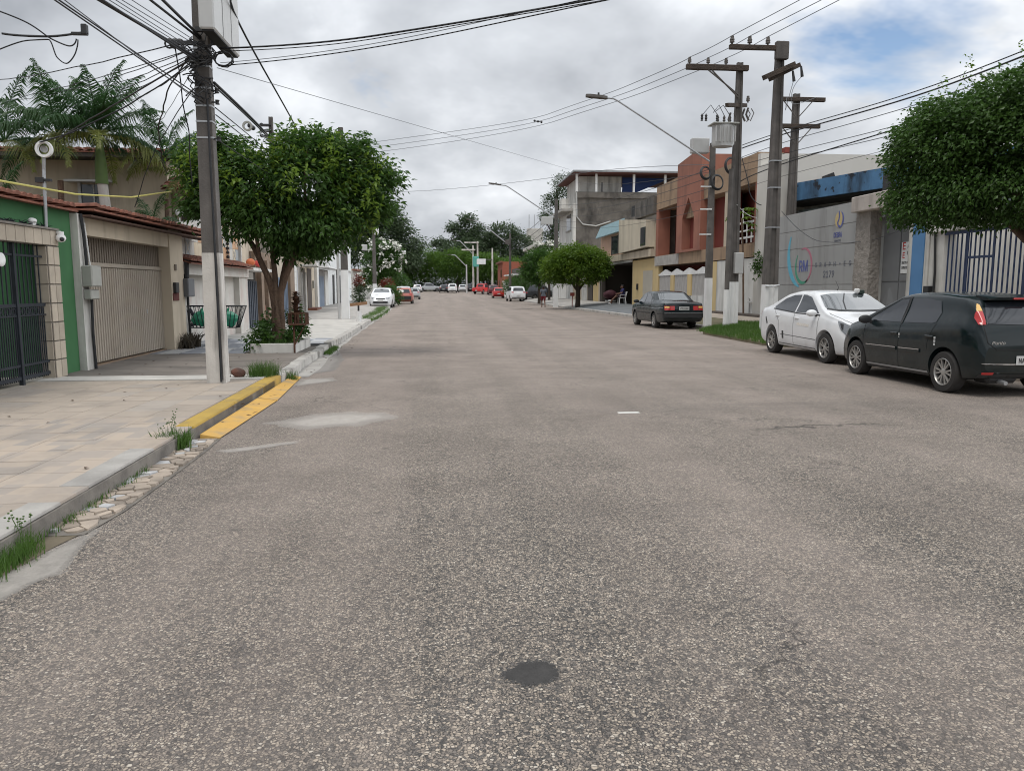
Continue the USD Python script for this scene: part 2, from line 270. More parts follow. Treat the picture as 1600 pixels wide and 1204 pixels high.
def smear_look(name, c1, c2, lo=.3, hi=.75, rough=.9, nf=.3):
    """thin worn layer: its mesh carries the primvar edge (0 at the rim, 1 inside), and the layer breaks up towards the rim"""
    n = {'g': ('geometry', {}), 'a': ('attribute', {'attribute': 'edge'}), 'n': ('noise_texture', {'scale': 9.0, 'detail': 8.0, 'roughness': .72}), 'n2': ('noise_texture', {'scale': 70.0, 'detail': 2.0}), 'm': ('mix_float', {'fac': nf}), 'ad': ('math', {'math_type': 'add'}), 'half': ('math', {'math_type': 'multiply', 'value2': .5}), 'k': ('map_range', {'from_min': lo, 'from_max': hi, 'clamp': True}),
         'r': ('rgb_ramp', {'ramp': [(.3, c1), (.7, c2)]}), 'p': ('principled_bsdf', {'roughness': rough, 'specular_ior_level': .25}), 't': ('transparent_bsdf', {}), 'x': ('mix_closure', {}), 'b': ('bump', {'strength': .6, 'distance': .006})}
    l = [('g.position', 'n.vector'), ('g.position', 'n2.vector'), ('n.fac', 'm.a'), ('n2.fac', 'm.b'), ('a.fac', 'half.value1'), ('half.value', 'ad.value1'), ('m.result', 'ad.value2'), ('ad.value', 'k.value'), ('k.result', 'x.fac'), ('n.fac', 'r.fac'), ('r.color', 'p.base_color'), ('n2.fac', 'b.height'), ('b.normal', 'p.normal'), ('t.BSDF', 'x.closure1'), ('p.BSDF', 'x.closure2')]
    return usdkit.material(stage, '/World/Looks/' + name, n, l, surface='x.closure')
def smear(name, poly, z, mat, label, rim=.25, cell=.06):
    v, f = sheet_poly(poly, z, cell); path = '/World/' + numbered('/World', name); m = usdkit.mesh(stage, path, (v, f), mat, True); e = np.clip(shapely.distance(poly.boundary, shapely.points(v[:, :2])) / rim, 0, 1)
    UsdGeom.PrimvarsAPI(m).CreatePrimvar('edge', Sdf.ValueTypeNames.FloatArray, 'vertex').Set([float(q) for q in e]); keys(m.GetPrim(), label, 'patch', None, 'structure')

M = {}
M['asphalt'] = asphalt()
M['soil'] = look('soil', (0.16, 0.13, 0.09), (0.09, 0.08, 0.055), 2.0, 0.95, 0.5, 30)
M['mortar'] = look('grout', (0.21, 0.19, 0.165), (0.10, 0.09, 0.08), 4.0, 0.95, 0.4, 50)
M['concrete'] = look('old_concrete', (0.42, 0.40, 0.37), (0.30, 0.285, 0.265), 2.2, 0.9, 0.35, 45, stain=(0.12, 0.11, 0.10), stain_amt=0.45, streak=(1, 1, 1))
M['concrete_pale'] = look('pale_concrete', (0.52, 0.50, 0.46), (0.40, 0.385, 0.36), 2.5, 0.9, 0.35, 45, stain=(0.2, 0.19, 0.17), stain_amt=0.4, streak=(1, 1, 1))
M['driveway'] = look('mouldy_driveway', (0.24, 0.21, 0.185), (0.14, 0.125, 0.11), 0.9, 0.9, 0.3, 40, stain=(0.06, 0.055, 0.05), stain_amt=0.85, sscale=0.9, streak=(0.55, 1.9, 1))
M['slate'] = look('dark_driveway', (0.17, 0.18, 0.19), (0.11, 0.12, 0.125), 0.9, 0.8, 0.2, 40)
M['kerb'] = look('kerb_concrete', (0.50, 0.48, 0.44), (0.34, 0.32, 0.30), 3.0, 0.9, 0.5, 30, stain=(0.07, 0.07, 0.06), stain_amt=0.8, sscale=2.4, streak=(1, 1, 1))
M['yellow'] = look('yellow_paint', (0.60, 0.36, 0.085), (0.50, 0.30, 0.085), 2.5, 0.8, 0.4, 60, stain=(0.33, 0.25, 0.15), stain_amt=0.85, sscale=3.2, streak=(1, 1, 1))
M['yellow_kerb'] = look('faded_yellow_paint', (0.45, 0.30, 0.06), (0.34, 0.23, 0.06), 3.0, 0.8, 0.4, 50, stain=(0.17, 0.14, 0.09), stain_amt=0.85, sscale=2.5, streak=(1, 1, 1))
M['tile_a'] = look('beige_floor_tile', (0.375, 0.318, 0.262), (0.33, 0.28, 0.232), 5.0, 0.62, 0.1, 40, stain=(0.21, 0.185, 0.16), stain_amt=0.6, sscale=1.3, streak=(1, 1, 1), island=0.05)
M['tile_b'] = look('greyish_floor_tile', (0.345, 0.303, 0.262), (0.305, 0.268, 0.232), 5.0, 0.62, 0.1, 40, stain=(0.20, 0.175, 0.155), stain_amt=0.6, sscale=1.3, streak=(1, 1, 1), island=0.05)
M['tile_c'] = look('sandy_floor_tile', (0.405, 0.335, 0.275), (0.355, 0.295, 0.25), 5.0, 0.62, 0.1, 40, stain=(0.21, 0.185, 0.16), stain_amt=0.6, sscale=1.3, streak=(1, 1, 1), island=0.05)
M['tile_print'] = usdkit.material(stage, '/World/Looks/printed_floor_tile', {'g': ('geometry', {}), 'sc': ('vector_math', {'math_type': 'multiply', 'vector2': (6.82, 3.41, 0)}), 'fl': ('vector_math', {'math_type': 'floor'}), 'wn': ('white_noise_texture', {}),
    'r': ('rgb_ramp', {'ramp': [(0.0, (0.30, 0.268, 0.238)), (0.35, (0.33, 0.285, 0.245)), (0.65, (0.375, 0.315, 0.26)), (1.0, (0.40, 0.33, 0.265))]}), 'n': ('noise_texture', {'scale': 1.6, 'detail': 8.0, 'roughness': .65}), 'k': ('map_range', {'from_min': .48, 'from_max': .7, 'to_min': 0.0, 'to_max': .55, 'clamp': True}), 'x': ('mix', {'mix_type': 'mix', 'color2': (.21, .185, .16)}),
    'oi': ('object_info', {}), 'om': ('map_range', {'to_min': .95, 'to_max': 1.05}), 'oh': ('hsv', {}), 'bn': ('noise_texture', {'scale': 45.0}), 'b': ('bump', {'strength': .12, 'distance': .01}), 'p': ('principled_bsdf', {'roughness': .66, 'specular_ior_level': .4})},
    [('g.position', 'sc.vector1'), ('sc.vector', 'fl.vector1'), ('fl.vector', 'wn.vector'), ('wn.value', 'r.fac'), ('g.position', 'n.vector'), ('n.fac', 'k.value'), ('k.result', 'x.fac'), ('r.color', 'x.color1'), ('oi.random', 'om.value'), ('om.result', 'oh.value'), ('x.color', 'oh.color'), ('oh.color', 'p.base_color'), ('g.position', 'bn.vector'), ('bn.fac', 'b.height'), ('b.normal', 'p.normal')], surface='p.BSDF')
M['marble'] = look('broken_marble', (0.47, 0.465, 0.455), (0.34, 0.34, 0.345), 6.0, 0.55, 0.15, 40, island=0.2)
M['flag'] = look('brown_flagstone', (0.36, 0.30, 0.24), (0.25, 0.21, 0.175), 6.0, 0.85, 0.4, 50, island=0.25)
M['white_wall'] = look('white_wall', (0.66, 0.65, 0.62), (0.54, 0.53, 0.50), 1.5, 0.9, 0.15, 30, stain=(0.19, 0.18, 0.16), stain_amt=0.7, sscale=1.6)
M['white_dirty'] = look('dirty_white_wall', (0.60, 0.585, 0.55), (0.47, 0.455, 0.42), 1.6, 0.9, 0.2, 30, stain=(0.10, 0.095, 0.085), stain_amt=0.75, sscale=1.8)
M['white_paint'] = look('white_paint', (0.74, 0.74, 0.73), (0.66, 0.66, 0.65), 3.0, 0.7, 0.1, 30, stain=(0.36, 0.35, 0.33), stain_amt=0.35, sscale=2.5)
M['green_wall'] = look('green_wall', (0.045, 0.14, 0.055), (0.032, 0.112, 0.042), 1.3, 0.75, 0.12, 30, stain=(0.025, 0.07, 0.03), stain_amt=0.4)
M['cream'] = look('cream_wall', (0.52, 0.445, 0.34), (0.44, 0.375, 0.29), 1.0, 0.9, 0.12, 30, stain=(0.22, 0.18, 0.14), stain_amt=0.65, sscale=1.8)
M['gate_beige'] = look('beige_gate_metal', (0.375, 0.325, 0.265), (0.305, 0.265, 0.22), 1.2, 0.6, 0.05, 30, stain=(0.24, 0.19, 0.13), stain_amt=0.4, sscale=2.0)
M['gate_brown'] = look('brown_gate_metal', (0.20, 0.165, 0.13), (0.15, 0.125, 0.10), 1.2, 0.6, 0.05, 30)
M['iron'] = look('dark_iron', (0.016, 0.02, 0.026), (0.01, 0.012, 0.016), 6, 0.5)
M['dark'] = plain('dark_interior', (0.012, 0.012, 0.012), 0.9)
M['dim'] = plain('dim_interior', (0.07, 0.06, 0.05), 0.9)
M['clay'] = look('clay_roof_tile', (0.25, 0.095, 0.06), (0.14, 0.062, 0.045), 4.0, 0.9, 0.4, 40, stain=(0.045, 0.04, 0.035), stain_amt=0.75, sscale=2.6, streak=(1, 1, 1))
M['pole'] = look('pole_concrete', (0.135, 0.122, 0.112), (0.08, 0.073, 0.068), 3.0, 0.9, 0.5, 40, stain=(0.045, 0.042, 0.04), stain_amt=0.7, sscale=2.2)
M['pole_pale'] = look('pale_pole_concrete', (0.58, 0.55, 0.51), (0.45, 0.425, 0.39), 2.0, 0.9, 0.5, 40, stain=(0.06, 0.057, 0.054), stain_amt=0.85, sscale=3.5)
M['cable'] = plain('black_cable', (0.012, 0.013, 0.015), 0.55)
M['cable_grey'] = plain('grey_wire', (0.07, 0.075, 0.085), 0.5)
M['steel'] = plain('galvanised_steel', (0.42, 0.43, 0.44), 0.45, 0.7)
M['box_grey'] = look('grey_box_paint', (0.46, 0.46, 0.45), (0.40, 0.40, 0.39), 2, 0.55, stain=(0.25, 0.25, 0.24), stain_amt=0.3)
M['meter'] = look('meter_box_plastic', (0.34, 0.34, 0.31), (0.29, 0.29, 0.265), 3, 0.6)
M['bark'] = look('brown_bark', (0.15, 0.095, 0.065), (0.075, 0.05, 0.036), 5.0, 0.95, 1.0, 22, streak=(6, 6, 0.6), stain=(0.24, 0.17, 0.12), stain_amt=0.6, sscale=3.0, bdist=0.03)
M['bark_dark'] = look('dark_bark', (0.075, 0.055, 0.042), (0.04, 0.032, 0.026), 5.0, 0.95, 1.0, 22, bdist=0.03)
M['leaf'] = leafy('broad_leaf', (0.040, 0.090, 0.016), (0.096, 0.185, 0.027), (0.25, 0.34, 0.05), .38)
M['leaf_ficus'] = leafy('ficus_leaf', (0.045, 0.095, 0.018), (0.092, 0.175, 0.034), (0.20, 0.28, 0.055), 0.32, 0.4, 0.4)
M['leaf_hedge_far'] = leafy('bright_hedge_leaf', (0.07, 0.14, 0.02), (0.15, 0.26, 0.03), (0.27, 0.36, 0.05), .36)
M['leaf_lime'] = leafy('lime_leaf', (0.075, 0.14, 0.012), (0.20, 0.28, 0.02), (0.34, 0.40, 0.035), .42)
M['leaf_far'] = leafy('far_leaf', (0.055, 0.085, 0.04), (0.090, 0.135, 0.058), (0.145, 0.19, 0.08))
M['leaf_hedge'] = leafy('hedge_leaf', (0.040, 0.095, 0.015), (0.095, 0.19, 0.025), (0.20, 0.29, 0.04), .34)
M['leaf_palm'] = leafy('palm_leaf', (0.030, 0.075, 0.024), (0.070, 0.13, 0.036), (0.15, 0.20, 0.05))
M['leaf_palm_old'] = leafy('old_palm_leaf', (0.12, 0.14, 0.03), (0.20, 0.20, 0.045), (0.32, 0.28, 0.07))
M['grass'] = leafy('grass_blade', (0.06, 0.12, 0.022), (0.115, 0.20, 0.035), (0.24, 0.27, 0.08), 0.3)
M['leaf_lit_top'] = leafy('lit_top_leaf', (0.13, 0.21, 0.025), (0.22, 0.32, 0.04), (0.36, 0.40, 0.06), .42)  # paler leaf colour that paints in the bright, lit crown tips
M['petal'] = plain('white_petal', (0.78, 0.78, 0.72), 0.6)
M['dry'] = look('dry_brown_frond', (0.11, 0.05, 0.028), (0.055, 0.028, 0.018), 8, 0.95)
# ================================================================== ground, road, pavements
rng = np.random.default_rng(7)
def zr(y): t = np.clip((np.asarray(y, float) - 108) / 50, 0, 1); return 0.6 * t * t * (3 - 2 * t)
KL = np.array([(-30, -2.5), (4, -2.56), (8, -2.6), (13, -2.66), (16, -2.75), (20.5, -2.86), (25, -2.95), (33, -3.14), (46, -3.4), (54, -3.62), (61, -4.0), (90, -4.3), (165, -4.8)])
KR = np.array([(-30, 9.8), (19, 9.8), (20.5, 8.8), (25.5, 8.85), (27.3, 9.9), (39, 10.1), (50, 9.6), (60, 9.1), (85, 9.0), (115, 9.3), (165, 9.6)])
FL = np.array([(-30, -6.3), (27, -6.35), (34, -6.6), (45, -7.6), (57, -8.7), (75, -9.5), (165, -10.5)])
kl = lambda y: np.interp(y, KL[:, 0], KL[:, 1]); kr = lambda y: np.interp(y, KR[:, 0], KR[:, 1]); fl = lambda y: np.interp(y, FL[:, 0], FL[:, 1])
LP, ZL = 0.15, lambda y: LP + zr(y)
def zright(x, y):
    e = kr(y); t = np.clip((np.asarray(x, float) - e) / np.maximum(12.9 - e, 0.5), 0, 1)
    return 0.10 + 0.32 * (1 - (1 - t) ** 1.8) + zr(y)
def line(f, ys, z): return np.stack([f(ys), ys, z], 1)

gx = np.concatenate([[-700, -300, -120, -60, -30], np.linspace(-15, 18, 6), [30, 60, 120, 300, 700]])
single('ground', grid(gx, np.concatenate([[-300, -60, -30], np.arange(-20, 200, 8), [260, 400, 900]]), lambda x, y: zr(y) - 0.06), M['soil'], 'bare earth under the whole street', kind='structure')
ys = np.unique(np.concatenate([np.arange(-30, 166, 1.0), KL[:, 0], KR[:, 0]]))
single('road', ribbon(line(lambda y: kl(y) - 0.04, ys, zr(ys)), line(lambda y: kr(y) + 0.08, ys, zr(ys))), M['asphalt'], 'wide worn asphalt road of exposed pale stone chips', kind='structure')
single('cross_road', grid(np.linspace(-90, 90, 19), np.linspace(164.9, 172, 4), lambda x, y: zr(y) + 0.004), M['slate'], 'grey side street crossing at the far end of the road', kind='structure')

# left pavement: base, edge, then its slabs and tiles
lpav = thing('left_pavement', 'tiled and concrete pavement along the left side of the road', kind='structure')
def lstrip(y0, y1, xa, xb, z, mat, name, label=None):
    yy = np.unique(np.concatenate([np.linspace(y0, y1, max(2, int((y1 - y0) / 1.5) + 1)), KL[(KL[:, 0] > y0) & (KL[:, 0] < y1), 0]]))
    A = xa(yy) if callable(xa) else np.full(len(yy), xa); B = xb(yy) if callable(xb) else np.full(len(yy), xb); Z = zr(yy) + z
    top = ribbon(np.stack([A, yy, Z], 1), np.stack([B, yy, Z], 1)); side = ribbon(np.stack([B, yy, Z], 1), np.stack([B, yy, Z - 0.19], 1))
    n = len(yy) - 1
    e0 = ([[A[0], y0, Z[0]], [B[0], y0, Z[0]], [B[0], y0, Z[0] - .19], [A[0], y0, Z[0] - .19]], [[0, 3, 2, 1]])
    return part(lpav, name, cat([top, side, e0]), mat, label=label)
inner = lambda y: kl(y) - 0.2
lstrip(-30, 12.38, lambda y: fl(y) - 3.5, kl, LP - 0.022, M['mortar'], 'mortar_bed')
lstrip(12.98, 17.35, lambda y: fl(y) - 0.6, inner, LP - 0.004, M['driveway'], 'driveway_slab', 'dark mouldy concrete driveway in front of the beige gate')
lstrip(12.40, 12.97, lambda y: fl(y) - 0.3, inner, LP + 0.012, M['concrete_pale'], 'pale_strip', 'pale concrete strip across the pavement behind the pole')
lstrip(17.36, 22.3, lambda y: fl(y) - 0.6, inner, LP - 0.016, M['mortar'], 'mortar_bed')
lstrip(22.31, 35.4, lambda y: fl(y) - 0.8, inner, LP, M['concrete_pale'], 'concrete_slab', 'pale concrete pavement past the tree planter')
lstrip(35.41, 62, lambda y: fl(y) - 0.8, inner, LP + 0.004, M['concrete'], 'concrete_slab', 'grey concrete pavement beyond the white based pole')
lstrip(62.01, 165, lambda y: fl(y) - 0.8, inner, LP, M['concrete'], 'concrete_slab')
# floor tiles near the camera (44 cm), pinkish, greyish and sandy, slightly uneven
tilem = [M['tile_a'], M['tile_b'], M['tile_c']]
def tile(x0, x1, y0, y1, z, mat, g=0.004, name='paving_tile', parent=None):
    t = rng.normal(0, 0.0012, 4); x0 += g; x1 -= g; y0 += g; y1 -= g
    v = np.array([[x0, y0, z + t[0]], [x1, y0, z + t[1]], [x1, y1, z + t[2]], [x0, y1, z + t[3]], [x0, y0, z - .02], [x1, y0, z - .02], [x1, y1, z - .02], [x0, y1, z - .02]])
    f = np.array([[0, 1, 2], [0, 2, 3], [0, 4, 5], [0, 5, 1], [1, 5, 6], [1, 6, 2], [2, 6, 7], [2, 7, 3], [3, 7, 4], [3, 4, 0]])
    part(parent or lpav, name, (v, f), mat)
S = 0.44
for j in range(19):
    y0 = 12.37 - (j + 1) * S; y1 = y0 + S; ym = (y0 + y1) / 2
    edge = kl(ym) - (0.22 if ym > 8.2 else 0.02)
    i = 0; x1 = edge
    while x1 > -6.25:
        w = S
        gl_ = -2.87 - .44 * math.ceil(max(0, (-2.87 - x1 + .05)) / .44 + 1e-9); x0 = max(gl_ if gl_ < x1 - .04 else gl_ - .44, -6.3)
        white = i == 0 and (5.95 < ym < 7.0 or 4.3 < ym < 5.2)
        if ym < 9.0: m = M['tile_print']
        else: m = tilem[int(rng.choice([0, 1], p=[.8, .2]))]
        if white: x0 = x1 - .21
        if white: part(lpav, 'cement_patch', shift(cbox(x0, x1, y0, y1, LP - .02, LP + .004, .004), (0, 0, 0)), M['concrete'])
        else: tile(x0, x1, y0, y1, LP, m)
        x1 = x0; i += 1
# striped grey and white tiles beyond the driveway
ST = [look('stripe_tile_white', (0.47, 0.475, 0.48), (0.40, 0.405, 0.41), 3, 0.6, stain=(0.2, 0.2, 0.2), stain_amt=0.5, streak=(1, 1, 1)), look('stripe_tile_grey', (0.25, 0.265, 0.30), (0.20, 0.215, 0.245), 3, 0.6, stain=(0.12, 0.12, 0.12), stain_amt=0.5, streak=(1, 1, 1))]
for j in range(10):
    y0 = 17.4 + j * 0.49
    for i in range(8):
        x1 = inner(y0 + .25) - 0.01 - i * 0.46
        if -4.35 < x1 - .23 < -3.2 and 17.4 <= y0 < 19.4: continue
        tile(x1 - .46, x1, y0, y0 + .49, LP, ST[(i + (j // 3)) % 2], name='striped_tile')
# kerb stones
kerb = thing('left_kerb', 'worn concrete kerb along the left pavement, painted yellow near the pole', kind='structure')
def kerb_stone(y0, y1, mat, h=LP, w=0.2, name='kerb_stone', tilt=0.0, x=0.0):
    v, f = cbox(0, w, y0 + .006, y1 - .006, -0.06, h, 0.012)
    v = v.copy(); v[:, 0] += kl(v[:, 1]) - w + x + tilt * (v[:, 2] / h); v[:, 2] += zr(v[:, 1])
    part(kerb, name, (v, f), mat)
for y0, y1 in ((8.2, 9.9), (9.9, 11.5), (11.5, 12.9)): kerb_stone(y0, y1, M['yellow_kerb'], LP + .006, .2)
y = 12.93
while y < 62:
    ln = rng.uniform(0.8, 1.15)
    if not (18.6 < y < 19.6) and not (34.9 < y < 35.6): kerb_stone(y, y + ln, M['kerb'], LP + rng.normal(.008, .008), tilt=rng.normal(0, .012), x=rng.normal(0, .012))
    y += ln
lo = np.arange(62, 165, 4.0)
part(kerb, 'kerb_stone', cat([box(kl(a) - .2, kl(a), a, a + 4, -.05 + zr(a), LP + zr(a + 2)) for a in lo]), M['kerb'])

def blob(pts, amp=.05, seed=0):
    p = Polygon(pts).buffer(.06).buffer(-.06); L = p.exterior; s = np.arange(0, L.length, .06)
    q = np.array([L.interpolate(t).coords[0] for t in s]); q3 = np.c_[q, np.zeros(len(q))]
    q = q + amp * (np.stack([meshkit.fbm(q3 * 5 + 9 * k, 3, seed + k) for k in (0, 1)], 1) - .5) * 2; r = Polygon(q).buffer(0)
    return max(getattr(r, 'geoms', [r]), key=lambda g: g.area)
# gutter: concrete strip, crazy paving, yellow ramp, soil pit with grass
gut = thing('left_gutter', 'gutter of concrete, broken stones and a yellow ramp between kerb and road', kind='structure')
smear('gutter_patch', blob(list(Polygon([(-2.52, 3.6), (-2.26, 4.0), (-2.22, 4.25), (-2.12, 4.36), (-2.17, 4.55), (-2.24, 4.9), (-2.29, 5.25), (-2.34, 5.1), (-2.42, 4.75), (-2.47, 4.3), (-2.6, 3.9)]).exterior.coords)[:-1], .02, 8), .004, smear_look('gutter_concrete', (.34, .315, .285), (.22, .205, .185), .45, .75), 'grey concrete remnant of the gutter at the near left edge of the road', .1)
part(gut, 'soil_pit', bumpy(sheet_poly(Polygon([(-2.62, 2.5), (-2.44, 2.5), (-2.46, 4.3), (-2.41, 4.8), (-2.36, 5.08), (-2.62, 5.2)]), 0.004, 0.08), 0.006, 14), M['soil'])
part(gut, 'stone_bed', sheet_poly(Polygon([(-2.63, 5.05), (-2.33, 5.05), (-2.28, 5.6), (-2.29, 6.6), (-2.31, 7.6), (-2.35, 8.25), (-2.64, 8.26)]), 0.006, 0.15), M['mortar'])
area = Polygon([(-2.61, 5.12), (-2.34, 5.08), (-2.30, 5.6), (-2.31, 6.6), (-2.33, 7.6), (-2.37, 8.23), (-2.62, 8.24)])
from scipy.spatial import Voronoi
vp = np.stack([rng.uniform(-2.9, -2.05, 210), rng.uniform(4.8, 8.5, 210)], 1)
for _ in range(2):
    V_ = Voronoi(vp); vp = np.array([np.mean(V_.vertices[r], 0) if -1 not in r and len(r) else p for p, r in zip(vp, [V_.regions[k] for k in V_.point_region])])
    vp = np.where((np.abs(vp[:, :1] + 2.5) < .6) & (np.abs(vp[:, 1:] - 6.6) < 2.2), vp, np.stack([rng.uniform(-2.9, -2.05, 210), rng.uniform(4.8, 8.5, 210)], 1))
V_ = Voronoi(vp)
for k in V_.point_region:
    r = V_.regions[k]
    if not r or -1 in r: continue
    p = Polygon(V_.vertices[r]).intersection(area)
    if p.is_empty or p.area < .0025: continue
    p = p.buffer(-.007)
    if p.is_empty or p.geom_type != 'Polygon' or p.area < .0015: continue
    h = rng.uniform(.012, .03); v, f = extrude(p.simplify(.004), h); v[:, 2] += .003
    tx, ty = rng.normal(0, .04, 2); c = v.mean(0); v[:, 2] += (v[:, 0] - c[0]) * tx + (v[:, 1] - c[1]) * ty
    part(gut, 'gutter_stone', (v, f), M['marble'] if rng.random() < .33 and p.centroid.x < -2.42 else M['flag'])
for y0, y1, b0, b1 in ((8.28, 10.98, -2.36, -2.33), (11.02, 13.85, -2.33, -2.50)):
    yy = np.linspace(y0, y1, 6); a = kl(yy) - .0; b = np.interp(yy, [y0, y1], [b0, b1])
    V = np.concatenate([np.stack([a + .035, yy, np.full(6, .05)], 1), np.stack([b, yy, np.full(6, .012)], 1)])
    top = ribbon(V[:6], V[6:]); skirt = [ribbon(V[:6] - [0, 0, .1], V[:6]), ribbon(V[[0, 6]], V[[0, 6]] - [0, 0, .1]), ribbon(V[[5, 11]] - [0, 0, .1], V[[5, 11]])]
    part(gut, 'ramp_slab', cat([top] + skirt), M['yellow'])
yy = np.linspace(13.9, 62, 40)
part(gut, 'gutter_strip', ribbon(np.stack([kl(yy) - .02, yy, .006 + zr(yy)], 1), np.stack([kl(yy) + .12 + .22 * np.clip((24 - yy) / 10, 0, 1) + .04 * np.sin(yy * 1.7), yy, .005 + zr(yy)], 1)), M['concrete'])

# patches on the road
cem = smear_look('thin_cement_smear', (0.40, 0.37, 0.335), (0.30, 0.275, 0.25), .42, .85)
smear('cement_patch', blob([(-2.15, 9.15), (-1.4, 9.95), (-.66, 9.9), (-.58, 9.3), (-.95, 8.85), (-1.6, 8.7)], .12, 1), .004, cem, 'largest pale cement smear on the road beside the yellow ramp', .35)
smear('cement_patch', blob([(-2.26, 7.66), (-1.88, 7.86), (-1.45, 8.16), (-1.5, 7.95), (-1.85, 7.62), (-2.12, 7.54)], .05, 2), .004, cem, 'small pale cement smear on the road nearest the broken gutter stones', .12)
smear('cement_patch', blob([(-2.46, 12.5), (-1.8, 13.3), (-1.9, 13.75), (-2.46, 13.6)], .06, 3), .004, cem, 'pale cement smear at the far end of the yellow ramp', .18)
smear('cement_patch', blob([(-2.6, 14.0), (-2.05, 15.0), (-2.2, 17.4), (-2.65, 19.9), (-2.78, 16)], .06, 4), .0045, smear_look('grey_fillet', (.30, .28, .26), (.21, .195, .18), .3, .8), 'long grey cement fillet along the kerb behind the yellow ramp', .3)
tar = smear_look('fresh_tar', (0.06, 0.057, 0.055), (0.032, 0.031, 0.03), .60, .72, .85, .6); old_tar = smear_look('old_tar_stain', (0.07, 0.065, 0.06), (0.05, 0.047, 0.044), .55, 1.0)
smear('tar_patch', (blob([(.23, 3.02), (.30, 3.10), (.38, 3.13), (.46, 3.08), (.475, 2.99), (.42, 2.92), (.33, 2.905), (.26, 2.95)], .012, 5)).buffer(.02), .003, tar, 'small round black tar patch in the middle of the near road', .07, .02)
smear('road_mark', blob([(2.22, 9.48), (2.51, 9.5), (2.52, 9.63), (2.23, 9.61)], .012, 6), .003, smear_look('worn_white_paint', (.62, .61, .58), (.5, .49, .46), .42, .6), 'short worn white dash left on the road to the right of centre', .05, .03)
for pts, s, lab in (([(-1.5, 5.05), (-1.42, 5.12), (-1.28, 5.1), (-1.3, 5.02)], 7, 'small dark tar spot on the road near the broken gutter stones'), ([(-1.62, 45.5), (-.9, 46.6), (-.5, 46.4), (-1.2, 45.3)], 9, 'dark oil stain far up the road, left of centre'), ([(4.6, 55), (6.6, 56.5), (6.9, 55.2), (5.2, 54.2)], 10, 'dark stain on the road near the person walking')):
    smear('tar_spot', blob(pts, .03, s), .003, old_tar, lab, .1 if s == 7 else .5, .03 if s == 7 else .15)

# right side: verge, pavement, driveway
rp = thing('right_pavement', 'sloping pavement of earth, concrete and dark driveways along the right side', kind='structure')
def rstrip(y0, y1, n, mat, name, label=None, x0=None, x1=12.95, dz=0.0):
    yy = np.unique(np.concatenate([np.linspace(y0, y1, n), KR[(KR[:, 0] > y0) & (KR[:, 0] < y1), 0]])); t = np.linspace(0, 1, 7)
    a = kr(yy) if x0 is None else np.full(len(yy), x0); X = a[:, None] + (x1 - a[:, None]) * t; Y = np.repeat(yy[:, None], 7, 1); Z = zright(X, Y) + dz
    V = np.stack([X, Y, Z], -1).reshape(-1, 3); i = np.arange(len(yy) * 7).reshape(-1, 7); A, B, C, D = i[:-1, :-1].ravel(), i[:-1, 1:].ravel(), i[1:, 1:].ravel(), i[1:, :-1].ravel()
    e = V[i[:, 0]]; skirt = ribbon(e - [0, 0, .16], e)
    part(rp, name, cat([(V, np.vstack([np.stack([A, B, C], 1), np.stack([A, C, D], 1)])), skirt]), mat, label=label)
M['earth'] = look('grassy_earth', (0.20, 0.165, 0.115), (0.12, 0.11, 0.065), 2.5, 0.95, 0.6, 25, stain=(0.05, 0.08, 0.02), stain_amt=0.8, sscale=1.5, streak=(1, 1, 1))
M['concrete_tan'] = look('tan_concrete', (0.40, 0.345, 0.285), (0.30, 0.26, 0.22), 2, 0.9, 0.3, 40)
rstrip(-30, 19, 12, M['concrete_tan'], 'concrete_slab')
rstrip(19.001, 33.0, 14, M['earth'], 'verge')
rstrip(33.001, 56, 18, M['slate'], 'driveway_slab', 'dark grey driveway in front of the yellow wall')
rstrip(56.001, 90, 12, M['concrete'], 'concrete_slab')
rstrip(90.001, 165, 12, M['concrete'], 'concrete_slab')
part(rp, 'tan_apron', grid(np.linspace(11.35, 12.9, 5), np.linspace(19.2, 34.4, 12), lambda x, y: zright(x, y) + .006), M['concrete_tan'])
part(rp, 'step', cbox(12.35, 12.95, 29.3, 34.9, .2, .50, .02), look('dark_step', (0.11, 0.09, 0.075), (0.06, 0.05, 0.045), 3, .9))
part(rp, 'kerb_edge', cat([ribbon(np.stack([kr(yy) - .02, yy, zr(yy) - .02 + .14], 1), np.stack([kr(yy) + .14, yy, zr(yy) + .145], 1)) for yy in [np.linspace(28, 90, 40)]] + [ribbon(np.stack([kr(yy) - .021, yy, zr(yy) - .05], 1), np.stack([kr(yy) - .02, yy, zr(yy) + .12], 1)) for yy in [np.linspace(28, 90, 40)]]), M['kerb'])

# grass and weeds
def blades(pts, h, w, n_per, seed, lean=.5, spread=.06):
    g = np.random.default_rng(seed); P = np.repeat(np.asarray(pts, float), n_per, 0); n = len(P)
    P = P + np.c_[g.normal(0, spread, (n, 2)), np.zeros(n)]; a = g.uniform(0, 2 * np.pi, n); L = h * g.uniform(.45, 1.1, n); b = g.uniform(0, 2 * np.pi, n); le = lean * g.uniform(.1, 1, n) * L
    d = np.c_[np.cos(a), np.sin(a), np.zeros(n)] * w / 2; q = np.c_[np.cos(b), np.sin(b), np.zeros(n)]; up = np.array([0, 0, 1.0])
    v0, v1 = P - d, P + d; v2, v3 = P + d * .7 + up * (L * .55)[:, None] + q * (le * .35)[:, None], P - d * .7 + up * (L * .55)[:, None] + q * (le * .35)[:, None]; v4 = P + up * L[:, None] * .95 + q * le[:, None]
    V = np.stack([v0, v1, v2, v3, v4], 1).reshape(-1, 3); i = np.arange(n)[:, None] * 5
    return V, np.concatenate([i + [0, 1, 2], i + [0, 2, 3], i + [3, 2, 4]], 0)
